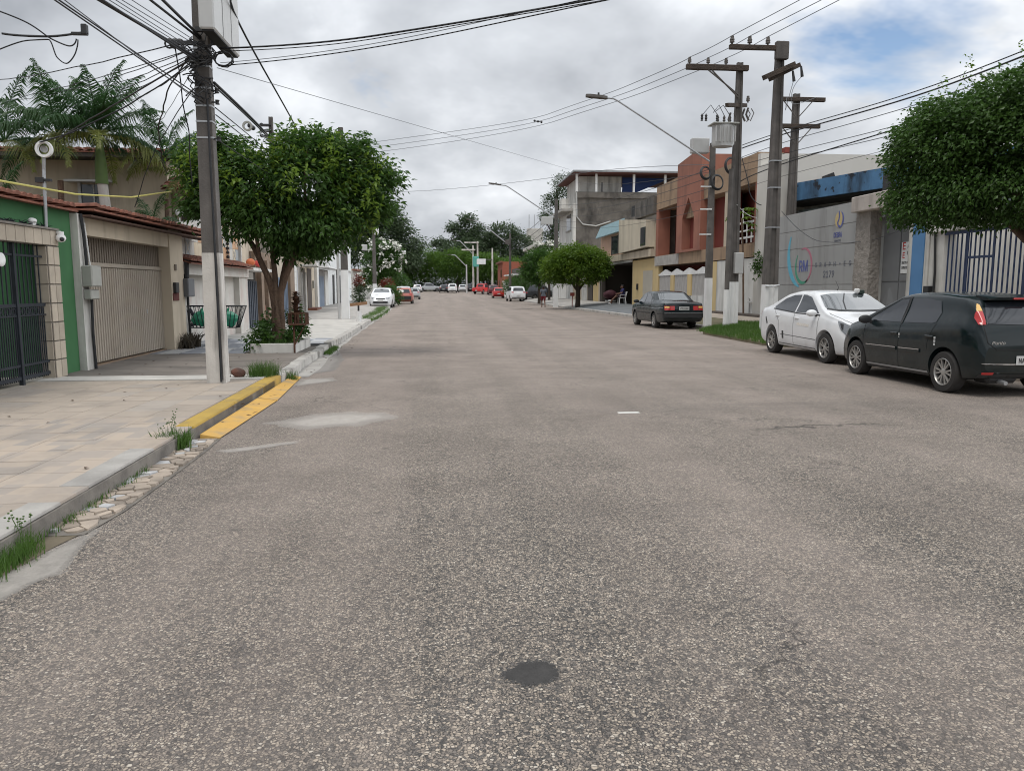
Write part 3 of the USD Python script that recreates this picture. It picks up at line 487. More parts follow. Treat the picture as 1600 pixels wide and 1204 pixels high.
def scatter(poly, n, z, seed):
    g = np.random.default_rng(seed); x0, y0, x1, y1 = poly.bounds; P = np.stack([g.uniform(x0, x1, n * 4), g.uniform(y0, y1, n * 4)], 1)
    P = P[shapely.contains_xy(poly, P[:, 0], P[:, 1])][:n]; Z = z(P[:, 0], P[:, 1]) if callable(z) else np.full(len(P), z)
    return np.c_[P, Z]
def weed(name, label, poly, n, h, z, seed, w=.006, per=8, kind=None, cat_='grass', lean=.6, spread=.03, mat='grass'):
    single(name, blades(scatter(poly, n, z, seed), h, w, per, seed, lean, spread), M[mat], label, cat_, kind=kind)
weed('gutter_grass', 'bright green grass growing in the gutter at the near left edge', Polygon([(-2.66, 2.9), (-2.46, 2.9), (-2.43, 4.2), (-2.46, 4.75), (-2.62, 4.95)]), 420, .15, 0, 1, w=.005, per=9, kind='stuff')
weed('gutter_grass', 'low weeds rooted under the tile edge beside the broken gutter stones', Polygon([(-2.64, 4.9), (-2.52, 4.9), (-2.53, 6.2), (-2.60, 7.0), (-2.64, 7.0)]), 75, .07, .01, 2, w=.006, per=8, kind='stuff')
weed('kerb_weed', 'leafy weed at the near end of the yellow kerb', Point(-2.66, 7.75).buffer(.16), 34, .2, .02, 3, w=.014, per=9, lean=.9)
weed('kerb_weed', 'tall grass tuft on the pavement behind the far end of the yellow kerb', Polygon([(-3.15, 12.6), (-2.78, 12.55), (-2.72, 13.0), (-3.1, 13.0)]), 70, .28, LP, 4, w=.007, per=9)
weed('kerb_weed', 'small grass tuft on the white kerb end after the yellow paint', Point(-2.58, 13.35).buffer(.1), 20, .2, .02, 5, w=.007, per=7)
weed('kerb_weed', 'grass clump in the gutter beside the broken kerb stone', Polygon([(-2.85, 18.4), (-2.62, 18.4), (-2.72, 20.6), (-2.85, 20.6)]), 110, .1, .01, 6, w=.008, per=8)
weed('verge_grass', 'long strip of grass along the left kerb in front of the white sedan', Polygon([(-3.75, 35.6), (-3.2, 35.6), (-3.45, 46), (-3.75, 55), (-4.2, 57), (-4.5, 55), (-3.95, 45)]), 900, .2, .05, 7, w=.02, per=7, kind='stuff', spread=.12)
weed('verge_grass', 'grass verge between the dark sedan and the white sedan', Polygon([(8.75, 19.6), (10.9, 19.4), (11.2, 24), (11.0, 28), (9.7, 27.4), (8.75, 25.6)]), 2300, .17, lambda x, y: zright(x, y) - .02, 8, w=.013, per=8, kind='stuff', spread=.08)
weed('verge_grass', 'strip of grass behind the two near cars', Polygon([(9.85, 11), (10.6, 11), (10.6, 19.3), (9.85, 19.3)]), 700, .12, lambda x, y: zright(x, y) - .02, 9, w=.013, per=8, kind='stuff', spread=.08)
g2 = np.random.default_rng(3)
def stalks(c, n, h, seed):
    g = np.random.default_rng(seed); ms = []
    for k in range(n):
        p = np.array(c) + [*g.normal(0, .04, 2), 0]; a = g.uniform(0, 6.3); q = np.array([math.cos(a), math.sin(a), 0]) * g.uniform(.1, .35) * h; top = p + q + [0, 0, h * g.uniform(.6, 1)]
        ms.append(tube([p, (p + top) / 2 + [0, 0, .1 * h], top], [.002, .002, .0015], 4))
        for s in range(4): ms.append(sphere(top + g.normal(0, .018, 3), .008, 0, (1, 1, .7)))
    return cat(ms)
single('flowering_weed', stalks((-2.56, 4.75, 0), 7, .26, 4), M['grass'], 'thin weed with seed heads standing at the near tile edge', 'weed')
single('flowering_weed', stalks((-2.68, 7.8, .02), 8, .34, 5), M['grass'], 'thin seed stalks above the leafy weed at the yellow kerb', 'weed')
# ================================================================== cars
def paint(name, c, rough=0.28, coat=0.8):
    return usdkit.material(stage, '/World/Looks/' + name, {'g': ('geometry', {}), 'n': ('noise_texture', {'scale': 2.5, 'detail': 5.0}), 'r': ('rgb_ramp', {'ramp': [(0.35, c), (0.75, tuple(k * 0.82 + 0.006 for k in c))]}),
        'rr': ('map_range', {'from_min': .3, 'from_max': .7, 'to_min': rough - .06, 'to_max': rough + .14}),
        'sep': ('separate_xyz', {}), 'dz': ('map_range', {'from_min': .25, 'from_max': .6, 'to_min': .38 if c[1] > .05 else .10, 'to_max': 0.0, 'clamp': True}), 'dm': ('math', {'math_type': 'multiply'}), 'dirt': ('mix', {'mix_type': 'mix', 'color2': (0.20, 0.175, 0.15)}),
        'p': ('principled_bsdf', {'coat_weight': coat, 'coat_roughness': 0.05, 'specular_ior_level': .5 if c[1] > .05 else .32})},
        [('g.position', 'n.vector'), ('n.fac', 'r.fac'), ('g.position', 'sep.vector'), ('sep.z', 'dz.value'), ('dz.result', 'dm.value1'), ('n.fac', 'dm.value2'), ('dm.value', 'dirt.fac'), ('r.color', 'dirt.color1'), ('dirt.color', 'p.base_color'), ('n.fac', 'rr.value'), ('rr.result', 'p.roughness')], surface='p.BSDF')
M['glass'] = usdkit.material(stage, '/World/Looks/tinted_glass', {'p': ('principled_bsdf', {'base_color': (0.016, 0.018, 0.022), 'roughness': 0.05, 'specular_ior_level': 0.6, 'coat_weight': 0.3})}, [], surface='p.BSDF')
M['glass_pale'] = usdkit.material(stage, '/World/Looks/windscreen_glass', {'p': ('principled_bsdf', {'base_color': (0.045, 0.052, 0.055), 'roughness': 0.05, 'specular_ior_level': 0.9, 'coat_weight': 0.8})}, [], surface='p.BSDF')
M['tyre'] = look('tyre_rubber', (0.022, 0.021, 0.02), (0.035, 0.032, 0.03), 6, 0.85)
M['rim'] = look('alloy_rim', (0.42, 0.41, 0.39), (0.30, 0.29, 0.275), 9, 0.38, metal=0.6)
M['trim'] = plain('black_trim', (0.018, 0.018, 0.019), 0.55)
M['seam'] = plain('panel_gap', (0.01, 0.01, 0.01), 0.8)
M['red_lens'] = plain('red_lens', (0.42, 0.02, 0.02), 0.2, coat=0.6)
M['amber_lens'] = plain('amber_lens', (0.75, 0.45, 0.12), 0.2, coat=0.6)
M['clear_lens'] = plain('clear_lens', (0.24, 0.25, 0.26), 0.12, 0.3, coat=0.8)
M['chrome'] = plain('chrome', (0.65, 0.65, 0.66), 0.15, 0.9)
M['plate'] = plain('plate_grey', (0.50, 0.50, 0.49), 0.5)
M['letter'] = plain('dark_lettering', (0.025, 0.025, 0.03), 0.6)

class Body:
    def __init__(s, sp, n=90, sub=5):
        s.sp = sp; a, b = sp['top'][0][0], sp['top'][-1][0]; s.a, s.b = a, b
        xs = np.unique(np.concatenate([np.linspace(a, b, n), a + np.array([.005, .015, .03, .06]), b - np.array([.005, .015, .03, .06])]))
        fine = np.linspace(a, b, 600); dx = fine[1] - fine[0]
        def curve(k, sig): p = np.array(sp[k], float); c = gaussian_filter1d(np.interp(fine, p[:, 0], p[:, 1]), sig / dx, mode='nearest'); return np.interp(xs, fine, c)
        zt, zw, zb, wl = curve('top', sp.get('sm', .045)), curve('belt', .06), curve('bottom', .03), curve('plan', .05)
        zw = np.minimum(zw, zt - .012); secs = []
        tum = sp.get('tumble', .38)
        for x, t, w, bo, l in zip(xs, zt, zw, zb, wl):
            g = max(t - w, .012); wt = l * .965 - tum * g - .02; h = w - bo; e = min(1, g / .3); r_ = min(1, g / .08)
            y_ = [0, l * .6, l * .90, l * .965, l * .995, l * 1.0, l * .985, l * .962, l * .955 - tum * g * .5 - .006 * e, wt + .025 * e, wt - .045 * r_, wt * .6, 0]
            z_ = [bo, bo, bo + .01, bo + .12 * h + .01, bo + .38 * h, bo + .66 * h, w - .09 * min(1, h / .4), w, w + .5 * g, t - .09 * g, t - .004, t + .012, t + .022]
            secs.append((y_, z_))
        secs = np.array(secs); m = secs.shape[2]; q = np.linspace(0, m - 1, (m - 1) * sub + 1)
        y = np.stack([PchipInterpolator(np.arange(m), c)(q) for c in secs[:, 0]]); z = np.stack([PchipInterpolator(np.arange(m), c)(q) for c in secs[:, 1]])
        K = len(q); X = np.repeat(xs[:, None], K, 1)
        half = np.stack([X, y, z], -1); other = half[:, -2:0:-1] * [1, -1, 1]
        ring = np.concatenate([half, other], 1); nx, nr = ring.shape[:2]; V = ring.reshape(-1, 3); i = np.arange(nx * nr).reshape(nx, nr); j = np.roll(i, -1, 1)
        F = np.vstack([np.stack([i[:-1].ravel(), i[1:].ravel(), j[1:].ravel()], 1), np.stack([i[:-1].ravel(), j[1:].ravel(), j[:-1].ravel()], 1)])
        c0, c1 = len(V), len(V) + 1; V = np.vstack([V, ring[0].mean(0), ring[-1].mean(0)])
        F = np.vstack([F, np.stack([np.full(nr, c0), i[0], j[0]], 1), np.stack([np.full(nr, c1), j[-1], i[-1]], 1)])
        s.mesh = trimesh.Trimesh(V, F, process=False)
        if s.mesh.volume < 0: s.mesh = trimesh.Trimesh(V, F[:, ::-1], process=False)
        s.N = np.array(s.mesh.vertex_normals); s.V = V; s.cache = {}
    def solid(s):
        m = m3.Manifold(m3.Mesh(np.asarray(s.V, np.float32), np.asarray(s.mesh.faces, np.uint32)))
        sp = s.sp; R = sp['r'] + .05; wb = sp['wb'] / 2; out = sp['track'] - .22
        if m.is_empty() or m.num_tri() == 0: return s.mesh
        for x in (-wb, wb):
            for sg in (-1, 1):
                c = m3.Manifold.cylinder(1.0, R, R, 40).rotate([90, 0, 0]).translate([x, sg * (out + .5) + .5, sp['r'] + .015])
                m = m - c
        return m
    def f(s, axis, sg):
        if (axis, sg) not in s.cache:
            d = s.N[:, axis] * sg > .12; o = [k for k in range(3) if k != axis]; P = s.V[d]; _, u = np.unique(np.round(P[:, o], 4), axis=0, return_index=True); P = P[u]; n = np.abs(s.N[d][u, axis])
            s.cache[(axis, sg)] = (LinearNDInterpolator(P[:, o], np.c_[P[:, axis], n]), NearestNDInterpolator(P[:, o], np.c_[P[:, axis], n]))
        return s.cache[(axis, sg)]
    def decal(s, poly, axis, sg, off=.006, cell=.07):
        """polygon in the two other axes, laid on the body along the axis"""
        poly = Polygon(poly) if not hasattr(poly, 'area') else poly
        P, T = flat(poly, cell); L, Nn = s.f(axis, sg); q = P[:, :2]; r = L(q); bad = np.isnan(r[:, 0]); r[bad] = Nn(q[bad])
        o = [k for k in range(3) if k != axis]; V = np.zeros((len(P), 3)); V[:, o] = q; V[:, axis] = r[:, 0] + sg * off / np.maximum(r[:, 1], .35)
        n = np.cross(V[T[:, 1]] - V[T[:, 0]], V[T[:, 2]] - V[T[:, 0]]).sum(0)
        return V, (T if n[axis] * sg > 0 else T[:, ::-1])
    def at(s, axis, sg, u, v): L, Nn = s.f(axis, sg); r = L([[u, v]])[0]; return float(r[0] if not np.isnan(r[0]) else Nn([[u, v]])[0][0])

def wheel_mesh(r, w, spokes, side, twin=False):
    """side: +1 the outer face looks to +y"""
    ty = lathe([(r * .66, -w / 2), (r * .93, -w / 2), (r * .985, -w / 2 + .02), (r, -w / 2 + .05), (r, w / 2 - .05), (r * .985, w / 2 - .02), (r * .93, w / 2), (r * .68, w / 2 + .003), (r * .66, w / 2 - .03)], 40, 'y')
    rim = [lathe([(r * .665, w / 2 - .002), (r * .64, w / 2 + .004), (r * .60, w / 2 - .012), (r * .58, w / 2 - .06)], 40, 'y'), lathe([(r * .17, w / 2 - .05), (r * .17, w / 2 - .015), (r * .12, w / 2 - .008), (0, w / 2 - .008)], 16, 'y')]
    for k in range(spokes):
        a = 2 * np.pi * k / spokes
        for da in ((-.13, .13) if twin else (0,)):
            a0, a1 = a + da * .6, a + da * 1.7; p = np.array([math.cos(a0), 0, math.sin(a0)]) * r * .12; q = np.array([math.cos(a1), 0, math.sin(a1)]) * r * .62
            rim.append(beam(p + [0, w / 2 - .03, 0], q + [0, w / 2 - .024, 0], .03 if twin else r * .17, .025))
    back = lathe([(r * .62, w / 2 - .075), (0, w / 2 - .075)], 24, 'y')
    out = []
    for m in (ty, cat(rim), back):
        v, f = tri(m)
        if side < 0: v = v * [1, -1, 1]; f = f[:, ::-1]
        out.append((v, f))
    return out
def strip(pts, w): return LineString(pts).buffer(w / 2, cap_style=2, join_style=2)
class Car:
    def __init__(s, name, label, sp, mat, loc, heading, category='car', group=None, n=90, sub=5, spokes=5, twin=False, rim='rim', arch=True):
        s.sp = sp; s.B = Body(sp, n, sub); s.t = thing(name, label, category, loc, heading, group); s.mat = mat
        s.body = s.p('body', s.B.solid() if arch else s.B.mesh, mat, 32)
        r, wb = sp['r'], sp['wb'] / 2
        for x in (wb, -wb):
            for sg in (1, -1):
                ty, ri, bk = wheel_mesh(r, .195, spokes, sg, twin); c = np.array([x, sg * (sp['track'] - .105), r])
                w = s.p('wheel', shift(bk, c), M['trim']); s.p('tyre', shift(ty, c), M['tyre'], 35, parent=w); s.p('rim', shift(ri, c), M[rim], 35, parent=w)
    def p(s, name, mesh, mat, smooth=False, parent=None, label=None):
        return part(parent or s.t, name, mesh, mat, smooth, world=False, label=label)
    def d(s, name, poly, axis, sg, mat, off=.006, parent=None, label=None, smooth=True, cell=.07):
        return s.p(name, s.B.decal(poly, axis, sg, off, cell), M[mat] if isinstance(mat, str) else mat, smooth, parent, label)
    def both(s, name, poly, mat, off=.006, sides=(1, -1), label=None, parent=None):
        return [s.d(name, poly, 1, sg, mat, off, parent, label) for sg in sides]
    def handle(s, x, z, sides=(1, -1), mat=None):
        for sg in sides:
            y = s.B.at(1, sg, x, z); s.p('door_handle', cbox(x - .1, x + .1, y - .022, y + .022, z - .016, z + .016, .008), mat or s.mat)
    def mirror(s, x, z, mat, sides=(1, -1)):
        for sg in sides:
            y = s.B.at(1, sg, x, z); m = trimesh.creation.icosphere(2, 1.0); v = np.array(m.vertices) * [.085, .12, .075]; v[:, 0] = np.where(v[:, 0] < 0, v[:, 0] * .45, v[:, 0])
            k = s.p('wing_mirror', (v + [x, y + sg * .13, z + .03], m.faces), mat, True); s.p('mirror_arm', beam((x, y - sg * .03, z - .03), (x, y + sg * .08, z), .05, .05), M['trim'], parent=k)
    def plate(s, txt, z, y=0.0, sg=-1, w=.40, h=.13):
        x = s.B.at(0, sg, y, z); pm = cbox(-.006, .006, -w / 2, w / 2, -h / 2, h / 2, .004); pl = s.p('number_plate', shift(pm, (x + sg * .012, y, z)), M['plate'])
        if txt:
            v, f = text(txt, 0, 0, h * .5, .003, True, w * .82); v2 = np.stack([x + sg * (.019 + v[:, 2]), y + (-1 if sg < 0 else 1) * v[:, 0], z + v[:, 1]], 1); s.p('plate_lettering', (v2, f), M['letter'], parent=pl)

def mirror_y(p): return [(-a, b) for a, b in p]
COBALT = dict(wb=2.62, r=.32, track=.855, tumble=.42, top=[(-2.27, .62), (-2.25, .95), (-2.17, 1.06), (-1.75, 1.11), (-1.5, 1.17), (-.85, 1.44), (-.4, 1.505), (.05, 1.5), (.38, 1.45), (1.1, 1.09), (1.25, 1.03), (1.75, .93), (2.02, .80), (2.14, .68), (2.19, .5)],
    belt=[(-2.27, .6), (-2.2, .98), (-1.6, 1.06), (0, .98), (1.1, .93), (1.75, .84), (2.19, .48)], bottom=[(-2.27, .42), (-2.18, .30), (-1.7, .22), (1.7, .20), (2.08, .21), (2.19, .28)],
    plan=[(-2.27, .60), (-2.2, .76), (-1.95, .83), (-1, .868), (1, .868), (1.6, .84), (1.98, .74), (2.12, .62), (2.19, .48)])
PUNTO = dict(wb=2.51, r=.315, track=.84, tumble=.40, sm=.05, top=[(-1.945, .55), (-1.93, .92), (-1.87, 1.03), (-1.60, 1.39), (-1.42, 1.455), (-.7, 1.5), (-.1, 1.5), (.25, 1.45), (1.05, 1.09), (1.22, 1.02), (1.75, .88), (2.02, .72), (2.10, .58), (2.125, .45)],
    belt=[(-1.945, .53), (-1.9, .96), (-1.45, 1.03), (0, .96), (1.1, .92), (1.75, .80), (2.125, .43)], bottom=[(-1.945, .40), (-1.88, .28), (-1.5, .22), (1.6, .2), (2.0, .22), (2.125, .28)],
    plan=[(-1.945, .64), (-1.88, .76), (-1.6, .825), (-.9, .848), (1, .848), (1.55, .82), (1.9, .72), (2.06, .58), (2.125, .44)])
OLDSEDAN = dict(wb=2.55, r=.30, track=.825, tumble=.36, sm=.03, top=[(-2.42, .60), (-2.40, .94), (-2.32, .985), (-1.45, 1.03), (-1.28, 1.06), (-.72, 1.38), (-.4, 1.42), (.15, 1.41), (.42, 1.36), (.98, 1.0), (1.15, .96), (1.95, .85), (2.06, .76), (2.10, .5)],
    belt=[(-2.42, .58), (-2.35, .93), (-1.4, .98), (0, .95), (1.1, .91), (1.95, .8), (2.1, .48)], bottom=[(-2.42, .42), (-2.34, .30), (-1.8, .22), (1.7, .21), (2.0, .24), (2.1, .32)],
    plan=[(-2.42, .72), (-2.36, .79), (-2.0, .825), (-1, .845), (1, .845), (1.7, .82), (2.0, .76), (2.10, .66)])
SUV = dict(wb=2.61, r=.345, track=.87, tumble=.30, top=[(-2.15, .6), (-2.13, 1.0), (-2.05, 1.12), (-1.80, 1.52), (-1.6, 1.6), (-.7, 1.65), (0, 1.64), (.35, 1.57), (1.0, 1.17), (1.2, 1.10), (1.75, 1.02), (2.02, .9), (2.12, .7), (2.15, .5)],
    belt=[(-2.15, .58), (-2.1, 1.05), (-1.5, 1.12), (0, 1.06), (1.1, 1.02), (1.75, .95), (2.15, .48)], bottom=[(-2.15, .45), (-2.05, .32), (-1.6, .25), (1.6, .25), (2.05, .3), (2.15, .36)],
    plan=[(-2.15, .66), (-2.08, .8), (-1.7, .87), (1, .885), (1.6, .86), (1.95, .76), (2.15, .55)])
HATCH = dict(wb=2.45, r=.30, track=.82, tumble=.36, top=[(-1.85, .55), (-1.83, .92), (-1.76, 1.02), (-1.5, 1.38), (-1.3, 1.46), (-.5, 1.5), (.1, 1.48), (.3, 1.44), (1.0, 1.04), (1.2, .98), (1.75, .86), (1.95, .72), (2.02, .5)],
    belt=[(-1.85, .53), (-1.8, .94), (-1.3, .98), (0, .94), (1.1, .9), (1.75, .8), (2.02, .48)], bottom=[(-1.85, .42), (-1.76, .3), (-1.4, .22), (1.6, .22), (2.02, .3)], plan=[(-1.85, .66), (-1.78, .77), (-1.4, .82), (1, .83), (1.6, .8), (1.9, .7), (2.02, .5)])
PICKUP = dict(wb=3.05, r=.37, track=.88, tumble=.28, sm=.03, top=[(-2.65, .6), (-2.63, 1.0), (-2.6, 1.08), (-1.05, 1.1), (-1.0, 1.15), (-.85, 1.70), (-.7, 1.78), (.2, 1.78), (.5, 1.7), (1.05, 1.2), (1.25, 1.14), (2.1, 1.06), (2.4, .92), (2.5, .6)],
    belt=[(-2.65, .58), (-2.6, 1.05), (-1, 1.08), (0, 1.1), (1.1, 1.08), (2.1, .98), (2.5, .58)], bottom=[(-2.65, .55), (-2.55, .42), (-1.8, .36), (2.2, .36), (2.5, .45)], plan=[(-2.65, .82), (-2.5, .88), (1, .9), (2.0, .88), (2.35, .78), (2.5, .62)])

white_p = paint('white_car_paint', (0.72, 0.73, 0.74), .3, .6); dkgreen_p = paint('dark_green_car_paint', (0.003, 0.0075, 0.0085), .14, .22); teal_p = paint('dark_teal_car_paint', (0.003, 0.008, 0.010), .16, .22)
red_p = paint('red_car_paint', (0.50, 0.02, 0.02)); salmon_p = paint('faded_red_car_paint', (0.42, 0.13, 0.10), .45, .3); black_p = paint('black_car_paint', (0.012, 0.013, 0.016)); silver_p = paint('silver_car_paint', (0.40, 0.42, 0.43), .3, .7); wine_p = paint('wine_car_paint', (0.10, 0.012, 0.018)); pearl_p = paint('pale_car_paint', (0.60, 0.61, 0.62))

# --- white sedan, faces the camera, right side of the street
c = Car('parked_car', 'white sedan facing the camera behind the dark hatchback, antenna on its roof', COBALT, white_p, (8.86, 16.83, 0), -math.pi / 2, group=None, spokes=5, twin=True)
c.both('side_window', [(.93, 1.035), (.84, 1.08), (.32, 1.375), (.05, 1.42), (-.10, 1.425), (-.10, 1.035)], 'glass'); c.both('side_window', [(-.17, 1.04), (-.17, 1.42), (-.5, 1.41), (-.85, 1.33), (-1.28, 1.13), (-1.22, 1.085)], 'glass')
c.both('window_trim', strip([(1.0, 1.0), (0, 1.012), (-1.3, 1.085)], .022), 'trim', .007)
c.d('windscreen', [(1.12, 0), (1.08, .45), (.99, .66), (.93, .67), (.46, .55), (.41, .3), (.40, 0), (.41, -.3), (.46, -.55), (.93, -.67), (.99, -.66), (1.08, -.45)], 2, 1, 'glass_pale', .007)
c.d('wiper_panel', [(1.13, 0), (1.09, .45), (1.0, .66), (1.04, .68), (1.15, .46), (1.2, 0), (1.15, -.46), (1.04, -.68), (1.0, -.66), (1.09, -.45)], 2, 1, 'trim', .006)
c.d('windscreen_pillar', strip([(1.08, -.28), (.75, -.17), (.42, .02)], .025), 2, 1, 'trim', .012)
c.d('rear_window', [(-1.45, 0), (-1.42, .5), (-.95, .53), (-.9, 0), (-.95, -.53), (-1.42, -.5)], 2, 1, 'glass', .007)
for sg in (1, -1):
    h = c.d('headlight', [(sg * .35, .70), (sg * .50, .745), (sg * .66, .80), (sg * .735, .865), (sg * .72, .79), (sg * .66, .68), (sg * .52, .645), (sg * .38, .64)], 0, 1, 'clear_lens', .008)
    for yy, zz in ((.47, .695), (.60, .725)): c.p('lamp', sphere((c.B.at(0, 1, sg * yy, zz) - .012, sg * yy, zz), .045, 1), M['chrome'], True, parent=h)
    sl = c.both('headlight_side', [(1.68, .905), (1.80, .885), (1.97, .82), (2.06, .74), (2.06, .65), (1.96, .63), (1.83, .72)], 'clear_lens', .008, sides=(sg,))[0]
    c.both('headlight_mask', [(1.76, .865), (1.84, .845), (1.88, .73), (1.85, .735)], 'trim', .012, sides=(sg,), parent=sl); c.both('fog_recess_side', [(1.93, .38), (2.05, .42), (2.10, .40), (2.10, .30), (1.98, .29)], 'trim', .007, sides=(sg,))
    f = c.d('fog_lamp_recess', [(sg * .40, .40), (sg * .62, .42), (sg * .66, .37), (sg * .60, .29), (sg * .42, .29)], 0, 1, 'trim', .007)
    c.p('fog_lamp', sphere((c.B.at(0, 1, sg * .53, .345) - .02, sg * .53, .345), .05, 1, (.6, 1, 1)), M['clear_lens'], True, parent=f)
    c.d('rear_light', [(sg * .5, .86), (sg * .76, .9), (sg * .78, 1.02), (sg * .55, .98)], 0, -1, 'red_lens')
c.d('grille', [(-.32, .60), (.32, .60), (.30, .70), (-.30, .70)], 0, 1, 'trim', .007); c.d('lower_grille', [(-.36, .30), (.36, .30), (.40, .42), (-.40, .42)], 0, 1, 'trim', .007)
c.d('grille_bar', strip([(-.34, .655), (.34, .655)], .03), 0, 1, white_p, .012); c.d('badge', Point(0, .655).buffer(.045), 0, 1, 'amber_lens', .016)
c.plate('', .50, 0, 1)
for x0, z0, x1, z1 in ((1.02, .40, 1.0, 1.0), (-.13, .30, -.13, 1.02)): c.both('door_gap', strip([(x0, z0), (x1, z1)], .010), 'seam', .003)
c.both('door_gap', strip([(-.90, .80), (-1.18, 1.05)], .010), 'seam', .003); c.both('door_gap', strip([(-.9, .42), (-.9, .8)], .010), 'seam', .003)
c.both('side_crease', strip([(.95, .47), (-.8, .50)], .012), 'seam', .003); c.both('door_edge_guard', [(-.62, .40), (-.70, .40), (-.70, .58), (-.62, .58)], 'trim', .006)
c.both('door_lettering', strip([(.62, .76), (.05, .77)], .06), look('faded_sticker', (.62, .55, .45), (.72, .72, .72), 40), .003)
c.both('sill', strip([(.9, .245), (-.9, .26)], .07), 'trim', .004); c.d('bonnet_gap', strip([(1.2, .70), (1.75, .66), (2.0, .50)], .012), 2, 1, 'seam', .003); c.d('bonnet_gap', strip([(1.2, -.70), (1.75, -.66), (2.0, -.50)], .012), 2, 1, 'seam', .003)
c.both('wheel_arch_scuff', [(-1.55, .72), (-1.62, .70), (-1.70, .86), (-1.66, .88)], 'trim', .004, sides=(-1,))
c.handle(.02, .90); c.handle(-.98, .93); c.mirror(.86, 1.01, white_p)
c.p('antenna', tube([(-.05, .1, 1.52), (.02, .1, 1.58), (-.13, .1, 1.73)], [.012, .006, .005], 6), M['trim'])
cobalt = c
rs_ = thing('roof_sign', 'small white and dark sign box standing on the far edge of the white sedan roof', 'sign', (9.25, 16.4, 1.5)); part(rs_, 'white_half', cbox(9.12, 9.22, 16.36, 16.46, 1.46, 1.56, .02), M['white_paint']); part(rs_, 'dark_half', cbox(9.222, 9.33, 16.36, 16.46, 1.44, 1.535, .015), plain('dark_green_sign', (.03, .05, .04), .5))

# --- dark hatchback, seen from behind, cut by the right edge
c = Car('parked_car', 'dark green hatchback in the right foreground, its rear turned to the camera', PUNTO, dkgreen_p, (8.43, 12.28, 0), math.pi / 2, spokes=6, twin=True)
c.both('side_window', [(.93, 1.01), (.80, 1.085), (.20, 1.37), (-.02, 1.40), (-.06, 1.02)], 'glass'); c.both('side_window', [(-.15, 1.02), (-.12, 1.405), (-.45, 1.42), (-.88, 1.38), (-1.0, 1.2), (-.98, 1.06), (-.9, 1.04)], 'glass')
c.both('window_trim', strip([(1.02, 1.0), (.82, 1.115), (.2, 1.41), (-.1, 1.43)], .022), 'trim', .005); c.both('window_trim', strip([(-.085, 1.0), (-.06, 1.42)], .055), 'trim', .008)
c.d('windscreen', [(1.06, 0), (1.0, .62), (.34, .53), (.28, 0), (.34, -.53), (1.0, -.62)], 2, 1, 'glass_pale', .007)
c.d('rear_window', [(-.60, 1.07), (0, 1.055), (.60, 1.07), (.575, 1.20), (.50, 1.37), (0, 1.40), (-.50, 1.37), (-.575, 1.20)], 0, -1, 'glass', .008)
c.p('roof_spoiler', hull([(x, y, z) for y in (-.50, .50) for x, z in ((-1.42, 1.475), (-1.70, 1.43), (-1.70, 1.405), (-1.50, 1.40))] + [(x, y, z) for y in (-.35, .35) for x, z in ((-1.40, 1.485), (-1.73, 1.445))]), dkgreen_p)
c.p('brake_light', cbox(-1.742, -1.70, -.14, .14, 1.415, 1.438, .006), M['red_lens'])
for sg in (1, -1):
    l = c.d('tail_light', [(sg * .625, 1.06), (sg * .715, 1.06), (sg * .708, 1.15), (sg * .68, 1.25), (sg * .60, 1.25), (sg * .61, 1.15)], 0, -1, 'red_lens', .016, cell=.03)
    c.d('indicator', [(sg * .60, 1.253), (sg * .678, 1.253), (sg * .655, 1.32), (sg * .625, 1.36), (sg * .60, 1.34)], 0, -1, 'amber_lens', .016, cell=.03)
    c.d('rear_reflector', [(sg * .52, .335), (sg * .68, .34), (sg * .68, .375), (sg * .52, .375)], 0, -1, 'red_lens', .008)
    c.d('headlight', [(sg * .4, .62), (sg * .62, .66), (sg * .7, .78), (sg * .55, .74)], 0, 1, 'clear_lens')
c.d('tailgate_gap', strip([(-.66, 1.03), (-.63, .80), (-.50, .70), (.50, .70), (.63, .80), (.66, 1.03)], .012), 0, -1, 'seam', .004)
c.d('bumper_strip', strip([(-.70, .50), (-.3, .49), (.3, .49), (.70, .50)], .014), 0, -1, 'chrome', .008); c.d('bumper_step', [(-.34, .46), (.34, .46), (.36, .665), (-.36, .665)], 0, -1, dkgreen_p, -.002)
c.d('lower_bumper', [(-.72, .29), (.72, .29), (.70, .345), (-.70, .345)], 0, -1, 'trim', .006)
c.plate('NAY 8070', .545); c.d('badge', Point(0, .90).buffer(.055), 0, -1, 'chrome', .012); c.d('badge_core', Point(0, .90).buffer(.042), 0, -1, 'red_lens', .016)
v, f = text('Punto', 0, 0, .045, .003, False, .20); v = v.copy(); v[:, 0] += .25 * v[:, 1]; xx = c.B.at(0, -1, .48, .80); c.p('script_badge', (np.stack([xx - .006 - v[:, 2], .47 - v[:, 0], .80 + v[:, 1]], 1), f), M['chrome'])
for x0, z0, x1, z1 in ((1.0, .36, .98, .98), (-.08, .28, -.08, 1.0)): c.both('door_gap', strip([(x0, z0), (x1, z1)], .010), 'seam', .003)
c.both('door_gap', strip([(-.84, .62), (-.86, .80), (-1.0, 1.04)], .010), 'seam', .003)
c.both('door_moulding', strip([(.86, .565), (-.04, .575)], .05), dkgreen_p, .016); c.both('door_moulding', strip([(-.12, .575), (-.68, .585)], .05), dkgreen_p, .016)
c.both('moulding_chrome', strip([(.86, .592), (-.04, .602)], .012), 'chrome', .019); c.both('moulding_chrome', strip([(-.12, .602), (-.68, .612)], .012), 'chrome', .019)
c.both('sill_strip', strip([(.9, .255), (-.86, .27)], .028), 'steel', .008); c.both('sill', strip([(.9, .22), (-.86, .235)], .05), 'trim', .004)
